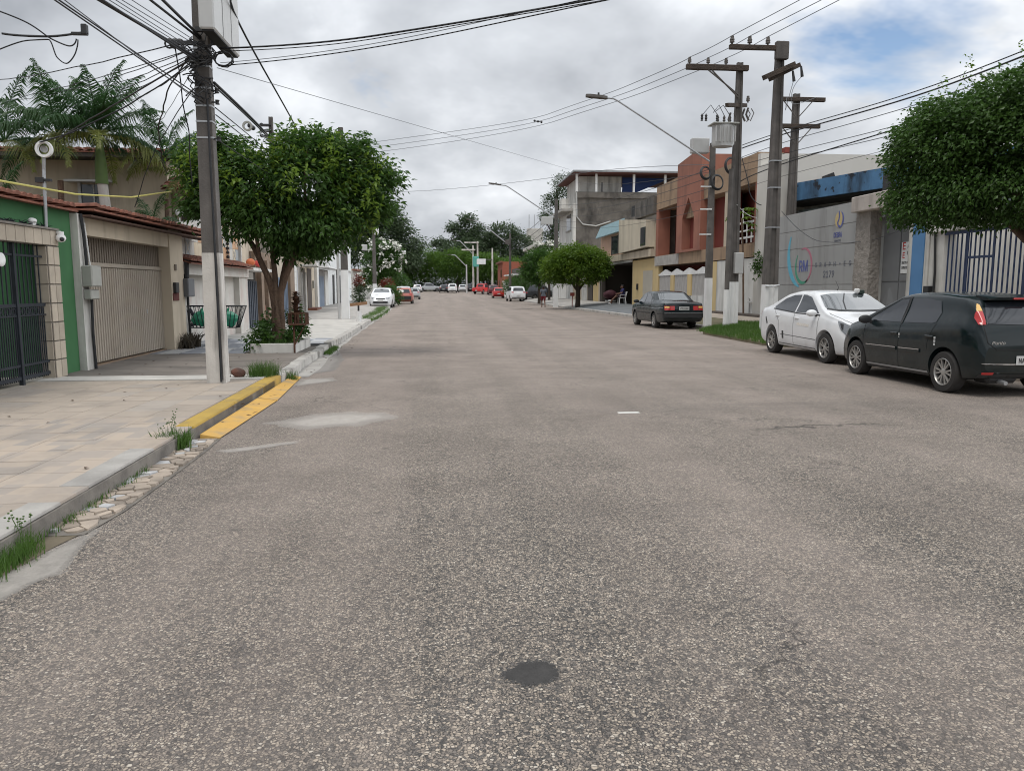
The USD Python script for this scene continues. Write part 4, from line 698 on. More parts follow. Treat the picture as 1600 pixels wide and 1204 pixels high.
for sg in (1, -1):
    for x in (.04, -.90):
        y_ = c.B.at(1, sg, x, .83); k = c.p('door_handle', cbox(x - .1, x + .1, y_ - .022, y_ + .024, .815, .85, .008), dkgreen_p)
        for q in range(3): c.p('handle_sticker', cbox(x - .15 , x - .11, y_ - .004, y_ + .006, .80 - .05 * q, .835 - .05 * q, .003), M['plate'], parent=k)
c.mirror(.84, 1.0, M['trim'])
c.p('exhaust', cyl((-1.8, .35, .24), (-1.98, .35, .22), .03, 10), M['steel']); c.p('axle_beam', cbox(-1.34, -1.18, -.6, .6, .22, .30, .02), M['trim']); c.p('silencer', cbox(-1.85, -1.5, .05, .55, .2, .34, .05), M['trim'])

# --- old dark sedan, seen from behind, on the right further up
c = Car('parked_car', 'old dark teal sedan seen from behind in front of the zigzag topped fence', OLDSEDAN, teal_p, (9.02, 30.85, 0), math.pi / 2 + .035, spokes=8)
c.both('side_window', [(.86, .985), (.72, 1.06), (.34, 1.31), (.0, 1.335), (0, .985)], 'glass'); c.both('side_window', [(-.06, .985), (-.06, 1.335), (-.45, 1.33), (-.72, 1.20), (-.9, 1.0)], 'glass'); c.both('side_window', [(-.95, 1.01), (-.76, 1.19), (-.86, 1.14), (-1.08, 1.02)], 'glass')
c.d('windscreen', [(.97, 0), (.93, .62), (.46, .55), (.42, 0), (.46, -.55), (.93, -.62)], 2, 1, 'glass_pale')
c.d('rear_window', [(-1.30, 0), (-1.27, .60), (-.83, .53), (-.80, 0), (-.83, -.53), (-1.27, -.60)], 2, 1, 'glass_pale', .008)
for sg in (1, -1):
    l = c.d('tail_light', [(sg * .36, .72), (sg * .75, .72), (sg * .755, .88), (sg * .36, .88)], 0, -1, 'red_lens', .008)
    c.d('indicator', [(sg * .57, .805), (sg * .74, .805), (sg * .74, .87), (sg * .57, .87)], 0, -1, 'amber_lens', .012, parent=l); c.d('light_divider', strip([(sg * .555, .72), (sg * .555, .88)], .015), 0, -1, 'trim', .014, parent=l)
    c.d('headlight', [(sg * .35, .62), (sg * .66, .62), (sg * .66, .74), (sg * .35, .74)], 0, 1, 'clear_lens')
c.plate('JTW 1060', .79); c.d('bumper', [(-.77, .44), (.77, .44), (.77, .62), (-.77, .62)], 0, -1, 'trim', .03); c.d('bumper_strip', strip([(-.77, .625), (.77, .625)], .015), 0, -1, 'steel', .032)
c.both('side_strip', strip([(2.0, .60), (1.65, .60)], .03), 'trim', .008); c.both('side_strip', strip([(.9, .58), (-.88, .58)], .045), 'trim', .010); c.both('side_strip', strip([(-1.7, .58), (-2.36, .58)], .045), 'trim', .010); c.both('side_line', strip([(.95, .78), (-2.3, .80)], .012), 'steel', .004)
for x0, z0, x1, z1 in ((.95, .34, .95, .95), (-.03, .28, -.03, .98)): c.both('door_gap', strip([(x0, z0), (x1, z1)], .012), 'seam', .003)
c.both('door_gap', strip([(-.84, .64), (-.95, .98)], .012), 'seam', .003); c.handle(.12, .86, mat=M['trim']); c.handle(-.78, .86, mat=M['trim']); c.mirror(.80, .98, M['trim'])
c.d('boot_gap', strip([(-.74, .95), (-.72, .9), (.72, .9), (.74, .95)], .012), 0, -1, 'seam', .004)

# --- cars further up the street: same parts, coarser
SPEC = {'suv': SUV, 'hatch': HATCH, 'sedan': COBALT, 'pickup': PICKUP}
def far_car(label, kind, mat, x, y, heading, rear='white', dark_bumper=False):
    c = Car('parked_car', label, SPEC[kind], mat, (x, y, float(zr(y))), heading, n=34, sub=2); sp = SPEC[kind]
    T = lambda q: float(np.interp(q, *np.array(sp['top']).T)); Bz = lambda q: float(np.interp(q, *np.array(sp['belt']).T))
    roof = max(t[1] for t in sp['top']); xr = [t[0] for t in sp['top'] if t[1] > roof - .1]; x0, x1 = min(xr), max(xr); zb = Bz(0) + .05
    if kind != 'pickup': c.both('side_window', [(x1 + .55, zb), (x1, roof - .12), (x0 + .05, roof - .13), (x0 - .22, zb + .06)], 'glass')
    else: c.both('side_window', [(x1 + .5, zb), (x1, roof - .12), (x0, roof - .12), (x0 - .05, zb)], 'glass')
    w = .52
    c.d('windscreen', [(x1 + .62, 0), (x1 + .58, w + .1), (x1 + .1, w), (x1 + .05, 0), (x1 + .1, -w), (x1 + .58, -w - .1)], 2, 1, 'glass_pale' if kind == 'sedan' else 'glass')
    if kind in ('suv', 'hatch'): c.d('rear_window', [(-w - .08, zb + .03), (w + .08, zb + .03), (w - .02, roof - .14), (-w + .02, roof - .14)], 0, -1, 'glass')
    elif kind == 'sedan': c.d('rear_window', [(-1.45, 0), (-1.42, .5), (-.95, .53), (-.9, 0), (-.95, -.53), (-1.42, -.5)], 2, 1, 'glass')
    else: c.d('rear_window', [(-.5, 1.25), (.5, 1.25), (.46, 1.62), (-.46, 1.62)], 0, -1, 'glass'); c.p('load_bed', box(-2.5, -1.1, -.7, .7, 1.08, 1.13), M['trim'])
    e = {'suv': .95, 'hatch': .86, 'sedan': .86, 'pickup': .88}[kind]
    for sg in (1, -1):
        c.d('tail_light', [(sg * .52, e), (sg * .76, e), (sg * .76, e + .12), (sg * .52, e + .12)], 0, -1, 'red_lens', .01); c.d('headlight', [(sg * .38, .68), (sg * .66, .70), (sg * .68, .82), (sg * .40, .78)], 0, 1, 'clear_lens', .01)
    c.d('front_grille', [(-.34, .66), (.34, .66), (.34, .74), (-.34, .74)], 0, 1, 'trim', .01); c.d('lower_grille', [(-.6, .34), (.6, .34), (.55, .5), (-.55, .5)], 0, 1, 'trim', .01)
    c.plate('', .55, 0, 1); c.plate('', .62 if kind != 'sedan' else .72, 0, -1)
    if dark_bumper: c.d('rear_bumper', [(-.72, .38), (.72, .38), (.72, .74), (-.72, .74)], 0, -1, 'trim', .02)
    else: c.d('rear_bumper', [(-.68, .36), (.68, .36), (.68, .48), (-.68, .48)], 0, -1, 'trim', .012)
    return c
FR, BK = -math.pi / 2, math.pi / 2
c = far_car('white sedan facing the camera half on the left pavement, under the flowering tree', 'sedan', white_p, -4.62, 61.3, FR)
c.d('rear_view_mirror', [(.62, -.1), (.62, .1), (.52, .1), (.52, -.1)], 2, 1, 'trim', .03)
far_car('faded red hatchback with a black rear bumper right behind the left white sedan', 'hatch', salmon_p, -3.55, 75, BK, dark_bumper=True)
far_car('white estate car with a pale roof just beyond the faded red hatchback', 'suv', pearl_p, -4.1, 85.5, BK)
far_car('small silver hatchback parked farthest along the left kerb', 'hatch', silver_p, -3.6, 101, BK)
far_car('white hatchback parked across the far end on the left', 'hatch', white_p, -4.6, 150, BK)
far_car('silver pickup parked sideways at the end of the street', 'pickup', silver_p, -2.6, 157, 0.25)
far_car('black hatchback at the far end beside the silver pickup', 'hatch', black_p, .35, 147, BK)
far_car('wine coloured hatchback tucked behind the white car at the far end', 'hatch', wine_p, 1.35, 153, BK)
far_car('white tall car seen from behind in the middle of the far end', 'suv', white_p, 2.0, 146, BK)
far_car('pale hatchback to the right of the white tall car at the far end', 'hatch', pearl_p, 4.0, 150, BK)
far_car('black tall car near the far poles', 'suv', black_p, 5.6, 153, BK)
far_car('red pickup parked on the right before the far pale poles', 'pickup', red_p, 7.2, 136, BK - .5)
far_car('wine coloured tall car beside the red pickup', 'suv', wine_p, 8.6, 131, BK)
far_car('bright red hatchback parked on the right kerb beyond the white tall car', 'hatch', red_p, 8.05, 111, BK)
far_car('white tall car on the right kerb near the walking person', 'suv', white_p, 8.25, 86.5, BK + .06)
far_car('black pickup parked at the wall behind the white tall car', 'pickup', black_p, 11.2, 89, BK - .9)
# ================================================================== left side buildings
def roof_tiles(o, along, up, wid, length, seed=0, pitch=.21, row=.36):
    """clay barrel tiles on a sloping plane: o lower corner, along/up unit vectors"""
    o, along, up = (np.asarray(a, float) for a in (o, along, up)); n = np.cross(along, up); n *= np.sign(n[2]); g = np.random.default_rng(seed); ms = []
    base = np.array([o - n * .03, o + along * wid - n * .03, o + along * wid + up * length - n * .03, o + up * length - n * .03]); ms.append((np.vstack([base, base - n * .03]), np.array([[0, 1, 2], [0, 2, 3], [4, 6, 5], [4, 7, 6], [0, 5, 1], [0, 4, 5], [1, 6, 2], [1, 5, 6], [3, 2, 6], [3, 6, 7], [0, 3, 7], [0, 7, 4]])))
    a = np.linspace(0, np.pi, 6); nr = int(length / row); nc = int(wid / pitch)
    for r in range(nr):
        for k in range(nc):
            p = o + along * (pitch * (k + .5) + g.normal(0, .008)) + up * (row * r + g.normal(0, .012)) + n * (.012 * g.random())
            r0, r1 = .092, .075; q = p + up * (row + .05)
            A = p + np.outer(np.cos(a), along) * r0 + np.outer(np.sin(a), n) * (r0 * .75) + n * .012; B = q + np.outer(np.cos(a), along) * r1 + np.outer(np.sin(a), n) * (r1 * .7) - n * .012
            i = np.arange(5); ms.append((np.vstack([A, B, [A.mean(0) - n * .03]]), np.vstack([np.stack([i, i + 1, i + 7], 1), np.stack([i, i + 7, i + 6], 1), np.stack([np.full(5, 12), i + 1, i], 1)])))
    return cat(ms)
def bars_y(x, y0, y1, z0, z1, step, w, rng_=None):
    return [box(x - w / 2, x + w / 2, y - w / 2, y + w / 2, z0, z1) for y in np.arange(y0, y1, step)]
def leaf_blade(p, d, up, L, W):
    p, d, up = (np.asarray(a, float) for a in (p, d, up)); d = d / np.linalg.norm(d); s = np.cross(d, up); s /= np.linalg.norm(s)
    t = np.array([0, .2, .5, .8, 1]); w = np.array([.1, .8, 1, .5, .02]) * W / 2; mid = p + np.outer(t * L, d) - np.outer(t ** 2 * L * .35, up)
    V = np.vstack([mid - w[:, None] * s + w[:, None] * .25 * up, mid, mid + w[:, None] * s + w[:, None] * .25 * up]); F = []
    for a in (0, 5):
        for i in range(4): F += [[a + i, a + i + 1, a + 6 + i], [a + i, a + 6 + i, a + 5 + i]]
    return V, np.array(F)

# --- green house with its iron fence and tiled gateway
gh = thing('green_house', 'green painted house front with clay roof edge at the near left', 'house', (-6.4, 10, 0))
gw = M['green_wall']
part(gh, 'wall', cat([box(-6.6, -6.32, 13.16, 14.02, LP - .1, 2.9), box(-6.6, -6.34, 3, 13.16, 2.50, 2.9)]), gw)
part(gh, 'inner_wall', box(-10.2, -10.0, 3, 14.0, 0, 2.7), gw); part(gh, 'side_wall', box(-10.2, -6.6, 13.82, 14.0, 0, 2.9), gw)
part(gh, 'yard_floor', box(-10.2, -6.33, 3, 13.3, -.1, LP - .03), M['concrete'])
part(gh, 'roof', roof_tiles((-6.2, 3.0, 2.93), (0, 1, 0), (-.9996, 0, .03), 11.1, 1.1, 1, .19), M['clay'])
part(gh, 'white_door_frame', cat([box(-9.98, -9.93, 11.55, 11.62, 1.2, 2.5), box(-9.98, -9.93, 10.4, 11.62, 1.2, 1.27)]), M['white_paint'])
tg = thing('tiled_gateway', 'gateway post and lintel clad in beige tiles beside the green wall', 'gateway', (-6.2, 12.9, LP))
core = part(tg, 'post', box(-6.335, -6.135, 12.78, 13.14, LP - .1, 2.24), M['mortar']); lintel = part(tg, 'lintel', box(-6.335, -6.135, 3, 13.14, 2.242, 2.52), M['mortar'])
TL = look('beige_clad_tile', (0.40, .345, .275), (.33, .285, .23), 6, .5, stain=(.17, .14, .11), stain_amt=.5, island=.12)
for k in range(7):
    z = LP + .0 + k * .298
    part(core, 'tile', cbox(-6.135, -6.118, 12.786, 12.955, z + .008, z + .290, .004), TL); part(core, 'tile', cbox(-6.135, -6.118, 12.967, 13.135, z + .008, z + .290, .004), TL); part(core, 'tile', cbox(-6.33, -6.14, 12.765, 12.78, z + .008, z + .290, .004), TL)
for k in range(40): part(lintel, 'tile', cbox(-6.135, -6.118, 13.14 - (k + 1) * .25 + .006, 13.14 - k * .25 - .006, 2.25, 2.485, .004), TL)
part(lintel, 'ledge', box(-6.36, -6.10, 3, 13.16, 2.49, 2.522), M['mortar'])
sp = []
g = np.random.default_rng(5)
for y in np.arange(4, 13.1, .11):
    for s in range(3):
        a = g.uniform(0, 6.28); sp.append(hull([(-6.2 + g.normal(0, .015), y + .015, 2.52), (-6.23, y - .015, 2.52), (-6.2, y, 2.54), (-6.2 + .13 * math.cos(a), y + .1 * math.sin(a), 2.52 + g.uniform(.04, .09))]))
single('spike_strip', cat(sp), M['iron'], 'row of black anti climb spikes on top of the tiled lintel', 'spikes', kind='stuff')
fence = thing('iron_fence', 'dark iron bar fence and gate between the tiled posts at the left edge', 'fence', (-6.2, 11, LP))
for y in np.arange(7.6, 12.76, .115):
    part(fence, 'bar', box(-6.228, -6.212, y - .008, y + .008, LP + .06, 2.24), M['iron'])
for y in np.arange(7.655, 12.76, .115): part(fence, 'short_bar', box(-6.227, -6.213, y - .007, y + .007, LP + .06, 1.30), M['iron'])
for z, h in ((LP + .08, .05), (.42, .035), (1.30, .05), (1.16, .02), (2.05, .03)): part(fence, 'rail', box(-6.235, -6.205, 7.5, 12.775, z, z + h), M['iron'])
for y in (9.3, 11.95): part(fence, 'post', box(-6.25, -6.19, y - .03, y + .03, LP, 2.24), M['iron'])
sc = [lathe([(.045, -.006), (.06, -.006), (.06, .006), (.045, .006), (.045, -.006)], 10, 'x', (-6.22, y, 1.235)) for y in np.arange(7.7, 12.76, .13)]
part(fence, 'scroll_row', cat(sc), M['iron'])
pl = []
for k in range(26):
    p = (-6.6 - g.random() * .7, g.uniform(10.6, 12.6), LP + g.uniform(.15, 1.0)); a = g.uniform(-1.2, 1.2); pl.append(leaf_blade(p, (math.cos(a), math.sin(a), .3), (0, 0, 1), g.uniform(.22, .38), g.uniform(.12, .2)))
    pl.append(tube([(p[0] - .1, p[1], LP - .05), p], .006, 4))
single('garden_plant', cat(pl), leafy('yellow_green_leaf', (.05, .10, .012), (.14, .2, .02), (.30, .32, .04)), 'yellow green broad leaved plants behind the iron fence', 'plant')
sh = []
for k in range(420):
    p = np.array([-8.6 + g.normal(0, .45), g.uniform(9.5, 13.3), g.uniform(.3, 2.1)]); d = g.normal(0, 1, 3); sh.append(leaf_blade(p, d, (0, 0, 1), .22, .08))
single('garden_shrub', cat(sh), M['leaf_far'], 'dark shrub in the yard behind the iron fence', 'shrub')
cc = thing('security_camera', 'white dome camera at the corner of the tiled lintel', 'camera', (-6.1, 13.05, 2.5))
part(cc, 'housing', cat([sphere((-6.05, 13.08, 2.37), .075, 2, (1, 1, .9)), cyl((-6.05, 13.08, 2.42), (-6.05, 13.08, 2.47), .05, 14), beam((-6.14, 13.1, 2.46), (-6.05, 13.08, 2.46), .04, .04)]), M['white_paint'], 40)
part(cc, 'lens', sphere((-6.01, 13.03, 2.35), .035, 2), M['trim'], True)
cc = thing('security_camera', 'white bullet camera lying on the tiled lintel', 'camera', (-6.2, 12.55, 2.54)); part(cc, 'housing', cat([sphere((-6.2, 12.55, 2.60), .07, 2, (.8, 1.2, .6)), box(-6.23, -6.17, 12.5, 12.6, 2.52, 2.58)]), M['white_paint'], 40)
single('wall_lamp', cat([sphere((-6.15, 11.52, 1.98), .10, 2, (.35, 1, 1)), cyl((-6.22, 11.52, 1.98), (-6.17, 11.52, 1.98), .06)]), M['white_paint'], 'round white lamp on the iron fence at the left edge', 'lamp', 40)
# mast with round spool light
mast = thing('service_mast', 'thin grey mast carrying a coiled white cable reel above the green roof', 'mast', (-6.15, 12.85, 2.6))
part(mast, 'pipe', tube([(-6.15, 12.85, 2.50), (-6.12, 12.85, 3.4), (-6.08, 12.8, 3.62)], .025, 10), M['steel']); part(mast, 'cable_reel', lathe([(.09, -.03), (.125, -.03), (.125, .03), (.09, .03), (.09, -.03)], 20, 'y', (-6.07, 12.8, 3.70)), M['white_paint'], 40)
part(mast, 'reel_core', lathe([(.05, -.02), (.05, .02), (0, .02)], 14, 'y', (-6.07, 12.8, 3.70)), M['box_grey'], 40); part(mast, 'clamp', cat([box(-6.24, -6.12, 12.8, 12.9, 3.2, 3.28), box(-6.2, -6.02, 12.82, 12.88, 3.22, 3.26)]), M['trim'])

# --- garage with beige ribbed gate
ga = thing('garage', 'garage front with a wide beige ribbed gate under a clay tile eave', 'garage', (-6.3, 16, LP))
part(ga, 'left_pillar', box(-6.6, -6.2, 14.03, 14.32, 0, 2.85), M['white_dirty']); part(ga, 'right_pillar', cat([box(-6.75, -6.2, 18.50, 19.4, 0, 2.92)]), M['cream'])
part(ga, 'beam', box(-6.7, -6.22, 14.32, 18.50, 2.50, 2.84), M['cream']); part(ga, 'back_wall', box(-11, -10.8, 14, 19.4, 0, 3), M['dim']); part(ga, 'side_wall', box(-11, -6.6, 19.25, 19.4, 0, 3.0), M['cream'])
gate = part(ga, 'gate', box(-6.49, -6.46, 14.32, 18.50, LP + .03, 1.99), M['gate_brown'])
for i, y in enumerate(np.arange(14.34, 18.46, .104)):
    part(gate, 'gate_slat', hull([(-6.458, y + .012, z) for z in (LP + .05, 1.96)] + [(-6.458, y + .092, z) for z in (LP + .05, 1.96)] + [(-6.415, y + .026, z) for z in (LP + .05, 1.96)] + [(-6.415, y + .078, z) for z in (LP + .05, 1.96)]), M['gate_beige'])
part(gate, 'top_rail', cbox(-6.47, -6.40, 14.32, 18.50, 1.97, 2.05, .006), M['gate_beige']); part(gate, 'door_seam', box(-6.43, -6.420, 17.42, 17.435, .4, 1.96), M['gate_brown']); part(gate, 'door_seam', box(-6.43, -6.420, 16.0, 16.02, LP + .05, 1.96), M['gate_brown']); part(gate, 'lock', cbox(-6.43, -6.41, 17.5, 17.54, 1.02, 1.12, .004), M['steel'])
grille = part(ga, 'upper_grille', box(-6.50, -6.48, 14.32, 18.50, 2.05, 2.50), M['dark'])
for y in np.arange(14.36, 18.48, .104): part(grille, 'grille_bar', box(-6.48, -6.44, y, y + .062, 2.05, 2.50), M['gate_brown'])
part(ga, 'threshold', box(-6.6, -6.38, 14.32, 18.50, 0, LP + .02), look('rusty_concrete', (.25, .17, .11), (.17, .12, .085), 4, .9))
part(ga, 'roof', roof_tiles((-5.95, 14.12, 2.96), (0, 1, 0), (-.9996, 0, .03), 7.0, 5.4, 2, .19), M['clay']); part(ga, 'rafter_board', box(-6.3, -6.0, 14.1, 21.1, 2.80, 2.83), look('eave_wood', (.10, .055, .04), (.07, .04, .03), 5, .9))
mb = thing('meter_box', 'pair of grey electricity meter boxes on the white pillar beside the beige gate', 'meter box', (-6.15, 14.2, 1.7))
part(mb, 'upper_box', cbox(-6.2, -6.02, 14.04, 14.42, 1.60, 1.97, .02), M['meter']); part(mb, 'lower_box', cbox(-6.2, -6.06, 14.06, 14.38, 1.38, 1.555, .02), M['meter'])
part(mb, 'conduit', tube([(-6.15, 14.16, 1.97), (-6.15, 14.12, 2.5), (-6.17, 14.1, 2.85)], .028, 8), M['cable']); part(mb, 'white_conduit', tube([(-6.14, 14.26, 1.97), (-6.16, 14.2, 2.7)], .012, 6), M['white_paint']); part(mb, 'earth_pipe', tube([(-6.15, 14.26, 1.38), (-6.17, 14.27, .8), (-6.17, 14.30, LP)], .025, 8), M['cable'])
ic = thing('intercom', 'small dark intercom with a red patch on the cream pillar', 'intercom', (-6.19, 18.8, 1.5)); part(ic, 'case', cbox(-6.2, -6.13, 18.6, 18.82, 1.46, 1.70, .01), M['trim']); part(ic, 'red_patch', cbox(-6.2, -6.185, 18.55, 18.95, 1.28, 1.46, .004), look('red_rust', (.12, .03, .025), (.09, .03, .025), 8, .9))
single('door_bell', cbox(-6.2, -6.17, 18.75, 18.86, 1.98, 2.12, .006), M['gate_brown'], 'little bell plate on the cream pillar above the intercom', 'bell')
single('dry_weed', blades(scatter(Polygon([(-6.2, 18.7), (-5.95, 18.7), (-5.95, 19.5), (-6.2, 19.5)]), 40, LP, 4), .4, .03, 8, 4, .8, .05), leafy('dry_weed_leaf', (.06, .05, .035), (.12, .10, .07), (.2, .17, .11)), 'dry grey weed at the foot of the cream pillar', 'weed')

# --- two-storey cream house behind the palms
ch = thing('cream_house', 'two storey cream house behind the palms on the left', 'house', (-11, 24, 0))
part(ch, 'wall', cat([box(-13.2, -8.0, 24, 31, 0, 5.45), box(-16, -13.22, 23.2, 31, 0, 5.2)]), M['cream'])
part(ch, 'roof', cat([roof_tiles((-13.6, 23.3, 5.42), (1, 0, 0), (0, .992, .125), 6.1, 5.2, 3, .24, .42), roof_tiles((-16.5, 22.6, 5.2), (1, 0, 0), (0, .992, .125), 2.9, 4, 4, .24, .42)]), M['clay'])
part(ch, 'eave_board', cat([box(-13.6, -7.5, 23.32, 24.0, 5.24, 5.36), box(-16.5, -13.65, 22.62, 23.2, 5.02, 5.14)]), look('dark_eave', (.05, .04, .035), (.035, .03, .026), 4, .9))
w = part(ch, 'window', box(-10.42, -9.72, 23.97, 23.995, 3.1, 4.55), M['glass']); part(w, 'frame', cat([box(-10.50, -10.42, 23.93, 24, 3.1, 4.6), box(-9.72, -9.66, 23.93, 24, 3.1, 4.6), box(-10.08, -10.05, 23.94, 23.98, 3.1, 4.55)]), M['box_grey']); part(w, 'awning', box(-10.75, -9.5, 23.65, 24, 4.6, 4.66), M['box_grey'])
part(ch, 'band', box(-13.2, -8.0, 23.96, 24, 3.28, 3.42), M['white_dirty'])
bw = part(ch, 'side_wing', box(-7.98, -7.0, 24.3, 31, 0, 4.6), M['cream']); part(bw, 'doorway', box(-7.72, -7.2, 24.25, 24.32, 2.7, 4.1), M['dim']); part(bw, 'railing', cat([box(-7.9, -7.0, 23.8, 23.83, 3.42, 3.46)] + [box(x, x + .02, 23.8, 23.82, 2.8, 3.42) for x in np.arange(-7.9, -7.0, .11)]), M['iron'])
part(ch, 'porch_roof', roof_tiles((-8.0, 23.4, 4.42), (1, 0, 0), (0, .93, .36), 1.2, 1.3, 5), M['clay'])
single('lamp_globe', cat([sphere((-6.9, 21.5, 3.55), .1, 2), cyl((-6.9, 21.5, 2.9), (-6.9, 21.5, 3.5), .015, 8)]), M['white_paint'], 'white globe lamp on a stick above the garage roof', 'lamp', 40)
single('yellow_tape', tube([(-6.1, 9.5, 3.05), (-6.1, 11.5, 3.06), (-6.1, 13.8, 3.14), (-6.1, 16.2, 3.36), (-6.1, 18.5, 3.74)], .016, 6), plain('yellow_hose', (.60, .55, .16), .6), 'pale yellow hose slung above the roof edge of the green house', 'hose')

# --- patterned-tile front with arched niche
ph = thing('patterned_house', 'white front with an arched pale blue door below a wall of patterned tiles', 'house', (-6.3, 22.5, LP))
part(ph, 'lower_wall', cat([box(-6.9, -6.42, 19.45, 22.4, 0, 2.22), box(-6.9, -6.42, 23.75, 25.75, 0, 2.22), box(-6.9, -6.42, 22.4, 23.75, 1.95, 2.22), box(-6.42, -6.25, 24.72, 25.75, 0, 2.1), box(-6.42, -6.28, 19.45, 19.85, 0, 2.1), box(-6.42, -6.20, 19.45, 25.75, 1.9, 2.2)]), look('peeling_wall', (.56, .54, .50), (.47, .45, .41), 1.5, .9, .2, 30, stain=(.36, .20, .17), stain_amt=.6, sscale=1.1, streak=(1, 1, .5)))
dr = part(ph, 'door', box(-6.75, -6.70, 22.4, 23.75, LP, 1.98), look('pale_blue_door', (.36, .46, .47), (.32, .41, .42), 2, .5)); a = np.linspace(0, np.pi, 13)
arch = Polygon([(-.72, -.6), (.72, -.6), (.72, .28), (-.72, .28)]).difference(Polygon([(-.55, -.7), (.55, -.7)] + [(.55 * math.cos(t), -.15 + .30 * math.sin(t)) for t in a])); part(ph, 'arch', shift(onx(extrude(arch, .12), -6.56, 1), (0, 23.08, 1.68)), M['white_dirty'])
part(ph, 'eave_tiles', roof_tiles((-6.02, 19.45, 2.21), (0, 1, 0), (-.9, 0, .3), 6.2, .6, 6, .16, .3), M['clay'])
up = part(ph, 'upper_wall', hull([(x, y, z) for x in (-6.9, -6.5) for y, z in ((20.2, 2.36), (25.7, 2.36), (20.2, 3.15), (25.7, 3.85))]), M['white_dirty'])
PT = [look('tile_orange', (.50, .30, .17), (.42, .25, .15), 6, .5, island=.12), look('tile_cream', (.52, .44, .32), (.46, .39, .29), 6, .5, island=.1), look('tile_blue_grey', (.36, .38, .39), (.30, .32, .33), 6, .5, island=.12), look('tile_white', (.52, .50, .46), (.46, .44, .40), 6, .5, island=.08)]
ORN = [plain('ornament_grey', (.24, .25, .26), .6), plain('ornament_cream', (.58, .52, .42), .6)]
g = np.random.default_rng(11)
for i in range(18):
    for j in range(4):
        y0, z0 = 19.5 + i * .345, 2.42 + j * .355; k = int(g.integers(0, 4))
        if y0 < 20.25 or z0 + .355 > 3.15 + (y0 - 20.2) * .127: continue
        t = part(up, 'wall_tile', cbox(-6.5, -6.485, y0 + .004, y0 + .341, z0 + .004, z0 + .351, .003), PT[k]); q = int(g.integers(0, 4)); yc, zc = y0 + .172, z0 + .177
        if q == 0: part(up, 'tile_ornament', cat([beam((-6.484, yc - .15, zc - .15), (-6.484, yc + .15, zc + .15), .006, .03), beam((-6.4835, yc - .15, zc + .15), (-6.4835, yc + .15, zc - .15), .006, .03)]), ORN[i % 2])
        if q == 1: part(up, 'tile_ornament', lathe([(.07, -.002), (.12, -.002), (.12, .003), (.07, .003)], 12, 'x', (-6.484, yc, zc)), ORN[j % 2])
part(ph, 'side_return', box(-6.9, -6.4, 25.72, 25.78, 0, 3.85), M['white_dirty'])
single('vent_chain', cat([sphere((-6.44, 24.3, 2.5 + .13 * k), .05, 1) for k in range(9)] + [cyl((-6.44, 24.3, 2.4), (-6.44, 24.3, 3.6), .01, 6)]), M['trim'], 'black chain of insulators hanging on the patterned tile wall', 'insulators')
gm = thing('grey_meter', 'dark grey meter box with a thick conduit left of the peeling wall', 'meter box', (-6.25, 19.6, 1.6)); part(gm, 'case', cbox(-6.28, -6.08, 19.32, 19.80, 1.36, 1.80, .02), plain('dark_grey_box', (.12, .125, .135), .5)); part(gm, 'conduit', tube([(-6.18, 19.5, 1.8), (-6.18, 19.55, 2.25)], .07, 10), M['cable']); part(gm, 'lower_pipe', tube([(-6.18, 19.55, 1.36), (-6.18, 19.55, .9), (-6.2, 19.7, LP)], .03, 8), M['cable'])

# --- walls further along: each front its own house
def front(name, label, y0, y1, h, mat, cat_='house', depth=4.0, x0=None, x1=None):
    xa, xb = (x0 if x0 is not None else fl(y0)), (x1 if x1 is not None else fl(y1)); t = thing(name, label, cat_, ((xa + xb) / 2, (y0 + y1) / 2, LP))
    v = np.array([[xa - depth, y0, -.1], [xa, y0, -.1], [xb, y1, -.1], [xb - depth, y1, -.1], [xa - depth, y0, h], [xa, y0, h], [xb, y1, h], [xb - depth, y1, h]], float); v[:, 2] += zr(v[:, 1])
    part(t, 'wall', (v, np.array([[0, 2, 1], [0, 3, 2], [4, 5, 6], [4, 6, 7], [0, 1, 5], [0, 5, 4], [1, 2, 6], [1, 6, 5], [2, 3, 7], [2, 7, 6], [3, 0, 4], [3, 4, 7]])), mat)
    X = lambda y: np.interp(y, [y0, y1], [xa, xb])
    def panel(nm, a, b, z0, z1, m, d=.04, parent=None):
        v = np.array([[X(a) - .02, a, z0], [X(a) + d, a, z0], [X(b) + d, b, z0], [X(b) - .02, b, z0], [X(a) - .02, a, z1], [X(a) + d, a, z1], [X(b) + d, b, z1], [X(b) - .02, b, z1]], float); v[:, 2] += zr(v[:, 1])
        return part(parent or t, nm, (v, np.array([[0, 2, 1], [0, 3, 2], [4, 5, 6], [4, 6, 7], [0, 1, 5], [0, 5, 4], [1, 2, 6], [1, 6, 5], [2, 3, 7], [2, 7, 6], [3, 0, 4], [3, 4, 7]])), m)
    return t, panel
sheet_grey = look('grey_sheet_metal', (.10, .115, .14), (.075, .085, .105), 2, .5); brownwall = look('brown_stone_wall', (.24, .17, .12), (.15, .11, .08), 3, .9, .5, 20, stain=(.30, .25, .2), stain_amt=.6, sscale=3)
bluegate = look('slate_blue_gate', (.16, .20, .26), (.12, .15, .20), 2, .5); beigewall = look('beige_plaster', (.46, .40, .32), (.36, .315, .255), 1.4, .9, .2, 30, stain=(.10, .085, .07), stain_amt=.7, sscale=1.3); mould = look('mouldy_wall', (.30, .275, .24), (.13, .12, .105), 1.5, .9, .3, 25, stain=(.04, .037, .033), stain_amt=.9, sscale=1.2)
brown_door = plain('dark_brown_door', (.045, .03, .022), .6); whitewall2 = look('bright_white_wall', (.66, .67, .66), (.58, .59, .58), .8, .9, stain=(.35, .35, .34), stain_amt=.5)
t, pn = front('gate_house', 'low front with a grey sheet metal gate and orange lanterns above it', 25.8, 29.2, 2.15, M['dim'], x0=-6.75, x1=-6.8)
